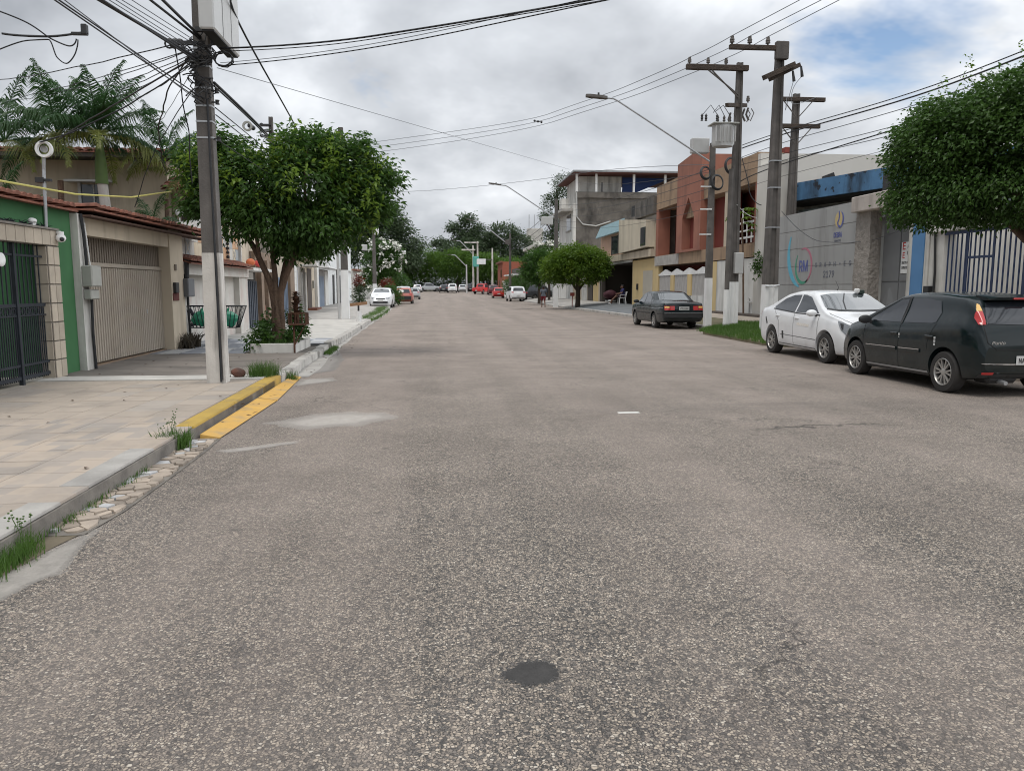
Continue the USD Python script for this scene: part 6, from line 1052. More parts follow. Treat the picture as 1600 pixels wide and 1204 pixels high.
part(cr, 'gallery', cat([box(RW - .2, RW + .2, 45.75, 50.2, 5.95, 6.95), box(RW + .2, 20, 45.75, 50.2, 5.4, 5.6)]), rawconc)
for y in np.arange(50.3, 52, .22): part(cr, 'gallery_bar', box(RW, RW + .05, y, y + .08, 6.25, 6.95), M['trim'])

# --- three storey raw concrete house with a covered roof terrace
rc = thing('concrete_house', 'three storey unpainted concrete house with a covered roof terrace', 'house', (17, 78, 0))
part(rc, 'side_wall', box(RW + .25, 24.5, 75, 75.3, 0, 10.7), rawconc); part(rc, 'front_wall', box(RW, RW + .24, 75, 84, 0, 9.6), whitew); part(rc, 'back_wall', box(24.2, 24.5, 75.3, 84, 0, 10.7), rawconc); part(rc, 'floor_slab', box(RW + .25, 24.2, 75.3, 84, 9.2, 9.4), rawconc)
for z in (4.1, 7.2):
    w = part(rc, 'window', box(RW - .03, RW - .002, 76.6, 79, z, z + 1.5), M['glass']); part(w, 'sill', box(RW - .1, RW, 76.4, 79.2, z - .12, z), M['concrete'])
part(rc, 'balcony', box(RW - 1.1, RW - .001, 75.4, 84, 8.9, 9.15), M['concrete']); part(rc, 'planter_box', box(RW - 1.1, RW - .4, 75.6, 77, 9.16, 10.1), M['white_dirty'])
part(rc, 'terrace_roof', box(RW - .15, 26.5, 74.5, 85, 12.50, 12.66), look('roof_sheet', (.30, .31, .32), (.22, .23, .24), 2, .5)); part(rc, 'roof_underside', box(RW - .05, 26.4, 74.6, 84.9, 12.40, 12.499), plain('red_brown_boards', (.12, .045, .035), .8))
for x in (RW + .3, RW + 2.2, RW + 5.9, RW + 9.0): part(rc, 'roof_post', box(x - .1, x + .1, 75.02, 75.22, 10.7, 12.4), M['white_paint'])
part(rc, 'terrace_room', box(RW + .8, RW + 5, 76.5, 84, 9.4, 12.35), M['white_dirty']); part(rc, 'terrace_door', box(RW + 3.0, RW + 3.1, 76.45, 76.49, 9.6, 11.8), M['glass'])
part(rc, 'blue_tarpaulin', hull([(RW + 5.2, 77, 10.3), (RW + 10, 77, 12.3), (RW + 5.2, 77, 12.35), (RW + 5.2, 77.1, 10.3), (RW + 10, 77.1, 12.3)]), plain('blue_tarp', (.02, .06, .22), .6)); part(rc, 'cornice', bumpy(tri(trimesh.creation.box((11.4, .12, .5)).subdivide().subdivide().subdivide().apply_translation((18.8, 74.93, 10.35))), .06, 1.2, 4), rawconc)
part(rc, 'drain_pipe', tube([(RW + .25, 74.9, 10.6), (RW + .3, 74.9, 8.3), (RW + .9, 74.9, 7.6), (RW + 2.2, 74.9, 7.45), (RW + 3.6, 74.9, 7.9)], .06, 8), M['box_grey'])

# --- further houses on the right
def rfront(name, label, y0, y1, h, mat, x=RW, depth=9, cat_='house'):
    t = thing(name, label, cat_, (x + depth / 2, (y0 + y1) / 2, float(zr(y0)))); z = float(zr((y0 + y1) / 2)); part(t, 'wall', box(x, x + depth, y0, y1, z - .5, z + h), mat)
    return t, lambda nm, a, b, z0, z1, m, d=.05, parent=None: part(parent or t, nm, box(x - d, x - .002, a, b, z + z0, z + z1), m)
t, pn = rfront('yellow_door_house', 'low front with yellow and brown doors behind the round lime tree', 62.1, 74.9, 3.6, M['cream'])
pn('yellow_panel', 62.6, 64.6, .3, 2.9, yellowwall); pn('brown_door', 64.8, 67, .3, 2.7, brown_door); pn('white_panel', 67.4, 70, .3, 2.7, whitew); pn('red_door', 71, 73, .3, 2.6, dkred); pn('canopy', 62.2, 74.8, 3.1, 3.25, M['white_dirty'], .8)
t, pn = rfront('white_wall_house', 'white fronted low house behind the black pickup', 84.2, 96, 3.2, whitew, depth=7); pn('shutter', 86, 91, .3, 2.6, M['white_paint'])
for k in range(9): pn('shutter_slat', 86, 91, .4 + k * .25, .52 + k * .25, M['box_grey'], .07)
part(t, 'roof', roof_tiles((RW - .8, 84.2, 5.0), (0, 1, 0), (.94, 0, .34), 11.6, 5, 9, .3, .5), M['clay']); part(t, 'upper_storey', box(RW + .6, 19, 84.3, 96, 3.2, 5.0), M['white_dirty'])
t, pn = rfront('white_column_house', 'grey two storey house with white columns beyond the flowering tree on the right', 97, 113, 7.0, M['concrete'], depth=8)
for y in (98, 101.5, 105, 108.5, 112): pn('column', y, y + .7, .1, 6.6, M['white_paint'], .4)
for y in (99, 102.6, 106.2): w = pn('window', y, y + 1.8, 4.2, 5.8, M['glass']); pn('sill', y - .1, y + 1.9, 4.05, 4.2, M['white_paint'], .12, w)
pn('roof_edge', 96.6, 113.4, 6.7, 7.1, M['white_dirty'], .9); pn('orange_band', 97.2, 112.8, 2.7, 3.0, M['clay'], .1)
t, pn = rfront('dark_shop', 'dark low shop with a pale awning at the far right', 116, 132, 4.4, M['dim'], x=12.0); pn('awning', 117, 131, 3.2, 3.4, M['white_paint'], 1.5); pn('shop_window', 118, 124, .4, 2.8, M['glass'])
t, pn = rfront('brick_house', 'small red brick house by the far poles', 140, 152, 5.6, look('red_brick_wall', (.32, .10, .06), (.25, .085, .055), 3, .9), x=11.0); pn('window', 142, 144, 2.8, 4.2, M['glass']); pn('roof_edge', 139.8, 152.2, 5.4, 5.7, M['clay'], .4); pn('door', 146, 147.2, .1, 2.3, brown_door)
gp_ = thing('gate_pier', 'white gate pier beside the bright red hatchback', 'pier', (9.6, 118, 0)); part(gp_, 'shaft', cbox(9.35, 10.25, 117.5, 118.4, 0, 2.3, .03), M['white_paint']); part(gp_, 'cap', cbox(9.2, 10.4, 117.35, 118.55, 2.301, 2.45, .03), M['white_dirty'])
wt = thing('water_tower', 'pale concrete water tower block on the skyline', 'tower', (30, 255, 0)); part(wt, 'shaft', box(28.5, 33, 254, 257, -1, 16.5), M['concrete']); part(wt, 'tank', cbox(28.2, 33.3, 253.7, 257.3, 16.5, 20.5, .1), M['concrete_pale'])
for x in (28.8, 30.5, 32.6, 37): part(wt, 'mast', cyl((x, 255, 20), (x, 255, 25), .12, 6), M['steel'])
# ================================================================== trees and plants
def leaves(P, L, W, seed, up=.35, N=None, droop=.25):
    """one folded leaf (4 triangles) per point"""
    g = np.random.default_rng(seed); n = len(P); d = g.normal(0, 1, (n, 3)); d[:, 2] = d[:, 2] * .5 - droop
    if N is not None: d = d * .8 + N * .7
    d /= np.linalg.norm(d, axis=1, keepdims=True); u = g.normal(0, .6, (n, 3)) + [0, 0, 1]; s = np.cross(d, u); s /= np.linalg.norm(s, axis=1, keepdims=True); u = np.cross(s, d); sc = g.uniform(.6, 1.2, (n, 1)); l, w = L * sc, W * sc / 2
    a = P; m = P + d * l * .5 - u * l * .03; t = P + d * l - u * l * .16; p = P + d * l * .45 + s * w + u * w * .35; q = P + d * l * .45 - s * w + u * w * .35
    V = np.stack([a, p, t, q, m], 1).reshape(-1, 3); i = np.arange(n)[:, None] * 5
    return V, np.concatenate([i + [0, 1, 4], i + [1, 2, 4], i + [4, 2, 3], i + [0, 4, 3]], 0)
def crown(lobes, clumps, per, L, W, seed, shell=.62, spread=.2, flat_=.8, bottom=None, droop=.25):
    """lobes: (x, y, z, rx, ry, rz); leaf clumps spread through the outer part of each lobe"""
    g = np.random.default_rng(seed); lo = np.array(lobes, float); w = (lo[:, 3] * lo[:, 4] * lo[:, 5]) ** .67; k = g.choice(len(lo), clumps, p=w / w.sum()); d = g.normal(0, 1, (clumps, 3)); d /= np.linalg.norm(d, axis=1, keepdims=True)
    r = g.uniform(shell ** 3, 1, clumps) ** (1 / 3); nz = meshkit.fbm(d * 2.2 + k[:, None] * 7.3, 3, seed); r = r * (.78 + .44 * nz)
    C = lo[k, :3] + d * r[:, None] * lo[k, 3:]
    if bottom is not None: C = C[C[:, 2] > bottom + .3 * (meshkit.fbm(C * 1.5, 2, seed) - .5)]; d = d[:len(C)]
    P = np.repeat(C, per, 0) + g.normal(0, 1, (len(C) * per, 3)) * [spread, spread, spread * flat_]
    N = P - lo[:, :3].mean(0); N /= np.maximum(np.linalg.norm(N, axis=1, keepdims=True), 1e-6)
    return leaves(P, L, W, seed + 1, N=N, droop=droop)
def limb(pts, r0, r1, n=9, wob=.03, seed=0):
    pts = np.asarray(pts, float); q = np.linspace(0, len(pts) - 1, (len(pts) - 1) * 5 + 1); P = np.stack([PchipInterpolator(np.arange(len(pts)), pts[:, k])(q) for k in range(3)], 1)
    P[1:] += (meshkit.fbm(P[1:, None, :] * 3 + np.array([0, 11, 23])[None, :, None], 2, seed) - .5) * wob; return tube(P, np.linspace(r0, r1, len(P)), n)
def tree(name, label, base, limbs, lobes, clumps, per, L, W, seed, leafm, barkm='bark', bottom=None, group=None, shell=.62, spread=.2, droop=.25, category='tree'):
    t = thing(name, label, category, base, group=group)
    part(t, 'trunk', cat([limb(p, a, b, 9, .05, seed + i) for i, (p, a, b) in enumerate(limbs)]), M[barkm], 50)
    part(t, 'crown', crown(lobes, clumps, per, L, W, seed, shell, spread, bottom=bottom, droop=droop), M[leafm] if isinstance(leafm, str) else leafm, label=None, kind='stuff'); return t
def lit_tops(t, lobes, clumps, per, L, W, seed, mat='leaf_lit_top', spread=.1, up=.3):  # extra pale clumps biased to the crown top, light painted as leaf colour
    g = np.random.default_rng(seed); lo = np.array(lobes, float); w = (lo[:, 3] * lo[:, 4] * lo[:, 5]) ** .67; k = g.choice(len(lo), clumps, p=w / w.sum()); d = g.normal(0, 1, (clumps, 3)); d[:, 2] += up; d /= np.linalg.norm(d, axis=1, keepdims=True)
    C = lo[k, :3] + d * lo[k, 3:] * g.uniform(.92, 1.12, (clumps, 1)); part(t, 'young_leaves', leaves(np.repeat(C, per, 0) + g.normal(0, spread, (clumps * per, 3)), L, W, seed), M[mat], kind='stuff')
def shoots(c, n, h, seed, L=.12, W=.05):
    g = np.random.default_rng(seed); P = []
    for k in range(n):
        p = np.array(c[k % len(c)], float) + g.normal(0, .1, 3); q = p + [g.normal(0, .12), g.normal(0, .12), h * g.uniform(.5, 1)]; P.append(p + (q - p) * np.linspace(.1, 1, 14)[:, None] + g.normal(0, .03, (14, 3)))
    return leaves(np.vstack(P), L, W, seed)

# large left tree in the planter
bx, by = -3.8, 18.35
g = np.random.default_rng(1)
big = tree('street_tree', 'large spreading street tree in the white planter behind the big left pole', (bx, by, LP),
    [([(bx - .07, by, LP), (bx - .06, by, 1.0), (bx - .10, by + .02, 1.5), (bx - .35, by, 2.2), (bx - .8, by + .1, 3.0), (bx - 1.4, by, 4.0)], .10, .045), ([(bx + .07, by + .03, LP), (bx + .06, by + .03, .9), (bx + .10, by, 1.5), (bx + .42, by, 2.3), (bx + .75, by, 3.1), (bx + 1.4, by, 4.1)], .10, .045), ([(bx - .01, by - .06, LP), (bx, by - .05, .8), (bx - .02, by, 1.5), (bx - .1, by + .2, 2.6), (bx + .2, by + .3, 4.3)], .085, .05),
     ([(bx + .01, by + .09, LP), (bx + .01, by + .08, 1), (bx + .2, by + .5, 2.4), (bx + .6, by + 1.2, 3.6)], .085, .045), ([(bx - .35, by, 2.2), (bx - .3, by - .5, 2.9), (bx - .2, by - 1, 3.7)], .05, .025), ([(bx + .42, by, 2.3), (bx + 1.2, by + .1, 2.8), (bx + 2.0, by, 3.4)], .06, .025), ([(bx - .8, by, 3.0), (bx - 1.4, by - .3, 3.2), (bx - 1.7, by - .3, 3.7)], .04, .02), ([(bx + .75, by, 3.1), (bx + .8, by - .5, 3.8), (bx + .9, by - .6, 4.6)], .04, .02)],
    [(-5.17, 18.3, 4.23, 0.56, 1, 0.52), (-4.52, 18.3, 4.36, 0.56, 0.9, 0.47), (-3.03, 18.3, 4.52, 0.7, 1, 0.49), (-2.15, 18.3, 4.31, 0.66, 1, 0.56), (-1.64, 18.3, 3.89, 0.52, 1, 0.61), (-5.08, 18.2, 3.68, 0.47, 0.9, 0.47), (-4.15, 18.0, 3.85, 0.85, 1.1, 0.66), (-3.03, 18.0, 3.85, 0.85, 1.2, 0.75), (-1.96, 18.1, 3.3, 0.61, 1, 0.47), (-2.66, 17.9, 2.9, 0.66, 1, 0.47), (-3.59, 18, 3.1, 0.75, 1, 0.56), (-4.52, 18, 3.2, 0.52, 0.9, 0.47), (-3.31, 18.6, 2.6, 0.8, 0.8, 0.33), (-5.62, 18.3, 4.44, 0.26, 0.4, 0.26), (-1.15, 18.3, 4.15, 0.28, 0.4, 0.3), (-2.66, 18.3, 4.88, 0.34, 0.5, 0.23), (-1.36, 18.2, 3.45, 0.28, 0.4, 0.26), (-4.8, 18, 4.76, 0.3, 0.4, 0.21), (-5.5, 18, 3.35, 0.28, 0.4, 0.28), (-1.78, 18, 4.73, 0.28, 0.4, 0.23), (-3.4, 18.2, 4.82, 0.28, 0.4, 0.19)],
    1450, 22, .155, .062, 3, 'leaf', shell=.5, spread=.13, bottom=2.25, droop=.45)
lit_tops(big, [(-5.17, 18.3, 4.23, 0.56, 1, 0.52), (-4.52, 18.3, 4.36, 0.56, 0.9, 0.47), (-3.03, 18.3, 4.52, 0.7, 1, 0.49), (-2.15, 18.3, 4.31, 0.66, 1, 0.56), (-1.64, 18.3, 3.89, 0.52, 1, 0.61), (-5.08, 18.2, 3.68, 0.47, 0.9, 0.47), (-4.15, 18.0, 3.85, 0.85, 1.1, 0.66), (-3.03, 18.0, 3.85, 0.85, 1.2, 0.75), (-1.96, 18.1, 3.3, 0.61, 1, 0.47)], 300, 16, .14, .06, 203)
single('planter_shrub', crown([(-3.95, 17.75, .50, .25, .22, .24), (-3.45, 17.8, .46, .2, .25, .2), (-4.0, 18.5, .65, .22, .45, .36), (-3.5, 18.9, .7, .25, .36, .38)], 150, 10, .13, .06, 5, .2, .07), M['leaf'], 'leafy green shrubs around the trunk in the white planter', 'shrub')
weed('planter_grass', 'bright grass spilling over the front of the white planter', Polygon([(-4.13, 17.57), (-3.36, 17.57), (-3.36, 18.2), (-4.13, 18.2)]), 130, .16, LP + .13, 12, w=.012, per=9, kind='stuff', spread=.05)
single('small_leafy_plant', cat([crown([(-4.2, 17.55, .42, .12, .12, .2)], 30, 8, .10, .05, 15, .1, .06)]), M['leaf'], 'small dark leafy plant hanging over the left corner of the planter', 'plant')
# clipped ficus, right edge
cx, cy = 10.9, 13.2
tree('clipped_tree', 'dense box clipped ficus tree overhanging the cars at the right edge', (cx + .1, cy, .2),
    [([(cx + .1, cy, .1), (cx + .1, cy, 1.8), (cx - .2, cy, 2.6), (cx - .9, cy + .1, 3.6)], .17, .07), ([(cx + .15, cy, 1.6), (cx + .6, cy - .2, 2.8), (cx + .9, cy, 4)], .11, .05), ([(cx, cy, 2.2), (cx - .4, cy + .6, 3.0), (cx - .5, cy + 1.0, 4)], .09, .04)],
    [(9.23, 13.9, 3.25, 0.75, 1.1, 0.6), (9.18, 13.9, 4.05, 0.8, 1.1, 0.7), (9.38, 13.9, 4.5, 0.8, 1.1, 0.55), (10.38, 13.3, 3.3, 1.0, 1.4, 0.7), (10.38, 13.3, 4.3, 1.0, 1.4, 0.8), (10.48, 13.3, 4.85, 0.95, 1.3, 0.6), (11.68, 12.8, 3.4, 1.2, 1.5, 0.8), (11.68, 12.8, 4.6, 1.2, 1.5, 0.9), (11.68, 12.8, 5.25, 1.1, 1.3, 0.65), (12.88, 12.6, 4.3, 1.1, 1.5, 1.3)],
    10500, 12, .095, .052, 21, 'leaf_ficus', 'bark', bottom=2.75, shell=.6, spread=.085, droop=.5)
single('tree_shoots', shoots([(9.6, 13.6, 5.1), (10.3, 13.3, 5.4), (11.0, 12.8, 5.8), (9.0, 13.9, 4.9)], 16, .7, 23, .09, .04), M['leaf_lime'], 'thin unclipped shoots standing above the clipped ficus', 'shoots', kind='stuff')
# round lime tree, right
tree('round_tree', 'round lime green clipped tree on the pavement beside the open garage', (9.75, 55, .2), [([(9.75, 55, .1), (9.75, 55, 1.4), (9.7, 55, 2.4)], .2, .1), ([(9.75, 55, 1.3), (9.0, 55, 2.3), (8.6, 55, 2.9)], .1, .05), ([(9.75, 55, 1.3), (10.6, 55, 2.4)], .1, .05)],
    [(9.6, 55, 3.05, 2.4, 2.3, 1.35), (8.1, 55, 2.75, 1.1, 1.2, .9), (11.1, 55, 3.0, 1.0, 1.2, .9), (9.4, 54.6, 3.7, 1.5, 1.4, .85), (10.4, 54.8, 3.5, 1.3, 1.4, .9), (8.8, 54.5, 3.2, 1.3, 1.3, .9)], 2300, 10, .20, .085, 31, 'leaf_lime', 'bark_dark', bottom=1.85, shell=.6, spread=.16)
tree('round_tree', 'smaller round dark green clipped tree behind the lime green one', (8.6, 68, .2), [([(8.6, 68, .1), (8.6, 68, 2.6)], .15, .08)], [(8.4, 68, 3.3, 1.35, 1.3, 1.4), (8.9, 68, 3.9, 1.0, 1, .9), (7.9, 67.8, 2.9, .8, .8, .7)], 700, 10, .24, .10, 33, 'leaf_hedge', 'bark_dark', shell=.6, spread=.18)
def blossoms(lobes, n, r, seed):
    g = np.random.default_rng(seed); lo = np.array(lobes, float); k = g.integers(0, len(lo), n); d = g.normal(0, 1, (n, 3)); d[:, 1] = -abs(d[:, 1]); d[:, 2] += .35; d /= np.linalg.norm(d, axis=1, keepdims=True); C = lo[k, :3] + d * lo[k, 3:] * g.uniform(1.08, 1.3, (n, 1))
    return cat([leaves(np.repeat(c[None], 12, 0) + g.normal(0, r * .45, (12, 3)), r * 1.1, r * .8, seed + i) for i, c in enumerate(C)])
LB = [(-6.1, 75, 3.9, 1.3, 1.3, 1.9), (-5.0, 75, 3.6, 1.2, 1.3, 1.7), (-6.6, 75, 2.4, .9, 1, 1.2), (-5.5, 74.8, 5.0, 1.1, 1.1, .9), (-4.6, 75, 4.6, .9, .9, 1.0)]
tree('flowering_tree', 'white flowering tree above the left white sedan', (-5.7, 75, .2), [([(-5.7, 75, .1), (-5.7, 75, 1.6), (-5.9, 75, 3)], .16, .08), ([(-5.7, 75, 1.2), (-5.0, 75, 3)], .1, .05)], LB, 900, 10, .26, .11, 41, 'leaf_hedge', 'bark_dark', shell=.5, spread=.2)
single('white_blossom', blossoms(LB, 60, .27, 43), M['petal'], 'clusters of white blossom on the left flowering tree', 'blossom', kind='stuff')
RBl = [(10.4, 76, 4.9, 1.5, 1.3, 1.0), (11.6, 76, 4.7, 1.2, 1.2, .9), (9.6, 76, 4.3, .9, 1, .8)]
tree('flowering_tree', 'white flowering tree behind the round trees on the right', (10.6, 76, .2), [([(10.6, 76, .1), (10.6, 76, 2.6), (10.4, 76, 4)], .14, .07)], RBl, 500, 10, .26, .11, 45, 'leaf_hedge', 'bark_dark', shell=.5, spread=.2)
single('white_blossom', blossoms(RBl, 34, .27, 47), M['petal'], 'clusters of white blossom on the right flowering tree', 'blossom', kind='stuff')
tree('thin_tree', 'thin airy tree rising behind the concrete house', (14.5, 92, 0), [([(14.6, 92, 0), (14.4, 92, 6), (14, 92, 10), (13.6, 92, 13)], .25, .08), ([(14.4, 92, 6), (12.8, 92, 8.5), (12.2, 92, 9.5)], .1, .05)], [(14.6, 92, 13.2, 1.6, 1.5, 1.7), (13.1, 92, 11.6, 1.1, 1.2, .9), (12.6, 92, 9.9, 1.0, 1, .7), (14.0, 92, 9.2, 1.2, 1.2, 1.0), (13.2, 92, 7.7, 1.1, 1.1, .8)], 520, 9, .30, .13, 51, 'leaf_far', 'bark_dark', shell=.25, spread=.25)
tree('kerb_bush', 'loose green bush along the right kerb behind the bright red hatchback', (10.4, 100, .1), [([(10.4, 100, 0), (10.4, 100, 1.6)], .1, .06)], [(10.4, 100, 1.9, 1.3, 1.6, 1.6), (9.6, 106, 1.7, 1.2, 2, 1.4), (11.2, 97, 2.2, 1.1, 1.3, 1.6)], 600, 9, .28, .11, 53, 'leaf_hedge', 'bark_dark', shell=.4, spread=.25, category='bush')
tree('hedge_bush', 'rounded flowering hedge bush on the left before the far hedge trees', (-6.6, 108, 0), [([(-6.6, 108, 0), (-6.6, 108, 1.6)], .1, .06)], [(-6.8, 108, 2.2, 1.9, 1.8, 2.1), (-5.5, 108, 1.6, 1.3, 1.5, 1.6)], 500, 9, .30, .12, 55, 'leaf_hedge', 'bark_dark', shell=.5, spread=.25, category='bush')
tree('croton_bush', 'green bush beside the left white sedan', (-4.1, 66, .1), [([(-4.4, 66, .1), (-4.4, 66, .9)], .06, .04)], [(-4.35, 66, 1.0, .55, .6, .8), (-3.9, 67, .8, .5, .5, .6)], 220, 9, .22, .09, 57, 'leaf_hedge', 'bark_dark', shell=.3, spread=.15, category='bush')
tree('croton_bush', 'dark bush at the foot of the left white based far pole', (-6.9, 66, .1), [([(-6.9, 66, .1), (-6.9, 66, .9)], .06, .04)], [(-6.9, 66, 1.0, .45, .5, .9)], 120, 9, .2, .08, 59, 'leaf_far', 'bark_dark', shell=.3, spread=.15, category='bush')
redf = leafy('red_croton_leaf', (.12, .02, .01), (.30, .05, .02), (.40, .12, .03)); single('croton_plant', crown([(-7.0, 66.3, 2.0, .35, .4, .55)], 70, 8, .2, .08, 61, .2, .14), redf, 'red leaved plant beside the left flowering tree', 'plant', kind='stuff'); single('croton_plant', crown([(-4.7, 68, 1.9, .5, .4, .35)], 60, 8, .2, .08, 63, .2, .14), redf, 'orange red plant top behind the left white sedan', 'plant', kind='stuff')
# the far end: hedge trees and tall trees behind
HG = 'row of clipped hedge trees across the far end'
for k, (x, y, r, h, lab) in enumerate(((-10.5, 172, 4.6, 8.0, 'leftmost green tree of the far hedge row'), (-3.6, 171, 4.8, 9.6, 'broad bright green tree left of the middle of the far hedge row'), (3.4, 172, 4.6, 9.4, 'bright green tree in the middle of the far hedge row'), (9.4, 173, 4.2, 8.8, 'green tree of the far hedge row behind the pale poles'), (15, 174, 4.4, 7.6, 'rightmost green tree of the far hedge row'))):
    z = .6; tree('hedge_tree', lab, (x, y, z), [([(x, y, z), (x, y, z + 2.6)], .3, .2)], [(x, y, z + h * .62, r, r * .8, h * .36), (x - r * .5, y - 1, z + h * .55, r * .6, r * .6, h * .27), (x + r * .5, y - 1, z + h * .58, r * .6, r * .6, h * .28), (x, y - 1.5, z + h * .72, r * .7, r * .5, h * .24)], 1100, 9, .5, .2, 70 + k, 'leaf_hedge_far', 'bark_dark', bottom=z + 2.2, group=HG, shell=.55, spread=.38)
hed = thing('dark_hedge', 'dark clipped hedge under the far trees', 'hedge', (2, 176, .6)); part(hed, 'stems', cat([cyl((x, 176, .6), (x + .3, 176, 2.6), .12, 6) for x in np.arange(-18, 26, 2.2)]), M['bark_dark'], kind='stuff'); part(hed, 'foliage', crown([(x, 176, 2.0, 1.9, 1.2, 1.9) for x in np.arange(-20, 28, 2.4)], 2200, 8, .5, .22, 80, .3, .35), M['leaf_far'], kind='stuff')
def big_tree(label, x, y, H, lobes, seed, n, L=.75, shell=.3):
    tree('tall_tree', label, (x, y, .5), [([(x, y, .5), (x + .3, y, H * .4), (x + .1, y, H * .75)], .6, .2), ([(x + .2, y, H * .4), (x - 2.5, y, H * .62), (x - 4, y, H * .75)], .3, .1), ([(x + .2, y, H * .42), (x + 3, y, H * .6), (x + 4.5, y, H * .7)], .3, .1)], lobes, n, 9, L, L * .42, seed, 'leaf_far', 'bark_dark', shell=shell, spread=.55)
big_tree('tallest dark tree on the left behind the flowering tree', -14, 165, 18, [(-14, 165, 15.2, 4.6, 4, 3.4), (-11, 165, 12.3, 4.0, 4, 2.6), (-17.5, 165, 12.5, 4.5, 4, 3), (-8.6, 165, 10.0, 3.0, 3, 1.8), (-13, 164, 9.5, 4.6, 4, 2.4), (-19, 165, 9, 4, 4, 3), (-6.8, 165, 8.2, 2.2, 2.5, 1.2), (-15, 165, 17.2, 3, 3, 1.5), (-8.6, 165, 13.6, 2.8, 3, 2.2), (-10.8, 165, 16.4, 3.0, 3, 2.0), (-5.6, 165, 10.6, 2.0, 2.5, 1.5), (-6.6, 164, 7.2, 2.6, 3, 1.9)], 91, 1900, shell=.35)
big_tree('dark domed tree behind the middle of the hedge row', 4.0, 186, 14, [(4, 186, 9.6, 4.4, 4, 2.2), (0.5, 186, 8.6, 3.4, 3, 1.7), (7, 186, 10.5, 3.6, 3, 2.3)], 92, 800, shell=.45)
big_tree('tall tree with a feathery top right of the middle', 6.3, 190, 18, [(6.6, 190, 13.6, 3.2, 3, 2.4), (6.3, 190, 17.6, 2.2, 2, 1.2), (3.4, 190, 15.6, 2.0, 2, .9), (8.8, 190, 15.8, 1.4, 1.4, .7), (0, 190, 12.2, 2.6, 2, .9)], 93, 520, shell=.3)
big_tree('broad dark tree behind the far right lamp', 14.5, 188, 17, [(14.5, 188, 13.4, 4.6, 4, 3.2), (18.6, 188, 11.4, 3.6, 3.5, 3.2), (11, 188, 12.0, 3.2, 3, 2.6), (15, 187, 8.5, 5.5, 4, 3), (20, 188, 8, 3.5, 3, 3)], 94, 1300, shell=.5)
big_tree('dark tree on the right skyline below the water tower', 30, 200, 13, [(30, 200, 10.5, 4.5, 4, 2.6), (35, 200, 11.5, 4.5, 4, 2.8), (26, 200, 8, 3.5, 3, 2.5)], 95, 700, shell=.45)
# palms
def palm(label, x, y, z0, h, fr, seed, old=4, r=.10, shaft=True, size=1.0):
    g = np.random.default_rng(seed); t = thing('palm_tree', label, 'palm', (x, y, z0)); top = np.array([x + g.normal(0, .12), y, h])
    part(t, 'trunk', tube([(x, y, z0), (x + .02, y, (z0 + h) / 2), top - [0, 0, 1.1]], [r * 1.25, r * 1.1, r], 12), M['pole_pale'] if shaft else M['bark'], 40)
    if shaft: part(t, 'crown_shaft', tube([top - [0, 0, 1.2], top - [0, 0, .75], top], [r * 1.25, r * 1.15, r * .5], 12), look(f'palm_shaft_{seed}', (.10, .16, .04), (.07, .12, .035), 3, .5), 40)
    for k in range(fr):
        a = k * 2.39996 + g.normal(0, .15); e = 1.35 - 1.5 * (k / max(fr - 1, 1)) + g.normal(0, .08); Lf = size * g.uniform(1.7, 2.2); s = np.linspace(0, 1, 15); hd = np.array([math.cos(a), math.sin(a), 0]); el = e - 1.25 * s ** 1.5 * (1.05 - .3 * max(e, 0)); ds = Lf / 14
        R_ = top + np.vstack([[0, 0, 0], np.cumsum(ds * (np.cos(el[:-1, None]) * hd + np.sin(el[:-1, None]) * [0, 0, 1]), 0)]); sd = np.cross(hd, [0, 0, 1.0]); V, F = [tube(R_, np.linspace(.022, .005, 15), 4)], None
        m = 58; ms = []
        for q in range(m):
            u = .14 + .85 * q / m; i = u * 14; i0 = int(i); p = R_[i0] + (R_[min(i0 + 1, 14)] - R_[i0]) * (i - i0); tg = R_[min(i0 + 1, 14)] - R_[i0]; tg = tg / np.linalg.norm(tg); ll = size * .52 * math.sin(min(1, u * 1.15) * math.pi * .86 + .25) * g.uniform(.8, 1.1)
            for sg in (-1, 1):
                d = sd * sg * .8 + tg * .55 + np.array([0, 0, .12 - .25 * g.random()]) + g.normal(0, .14, 3); d = d / np.linalg.norm(d); mid = p + d * ll * .5; tip = p + d * ll - np.array([0, 0, ll * .62]); w = tg * .016 * size
                ms.append((np.array([p - w * .6, p + w * .6, mid + w, mid - w, tip]), np.array([[0, 1, 2], [0, 2, 3], [3, 2, 4]])))
        part(t, 'frond', cat(V + ms), M['leaf_palm_old'] if k >= fr - old else M['leaf_palm'])
palm('tallest palm with a green shaft in front of the cream house window', -8.35, 20.6, 0, 5.35, 22, 101, 5, .12)
palm('palm left of the tallest one, above the cable reel', -9.6, 20.8, 0, 5.35, 11, 102, 1, .07, False)
palm('palm at the far left edge over the green roof', -11.3, 21.5, 0, 5.3, 11, 103, 2, .07, False)
palm('slender drooping palm right of the tallest one', -7.3, 21.6, 0, 5.0, 10, 104, 3, .06, False, .85)
palm('low palm beside the side wing of the cream house', -6.75, 22.3, 0, 4.5, 8, 105, 4, .05, False, .7)
palm('short palm fronds at the left edge above the clay roof', -9.9, 18.5, 0, 3.3, 7, 106, 1, .05, False, .7)
palm('low palm in front of the cream house wall', -7.2, 20.2, 0, 3.1, 7, 107, 2, .04, False, .5)
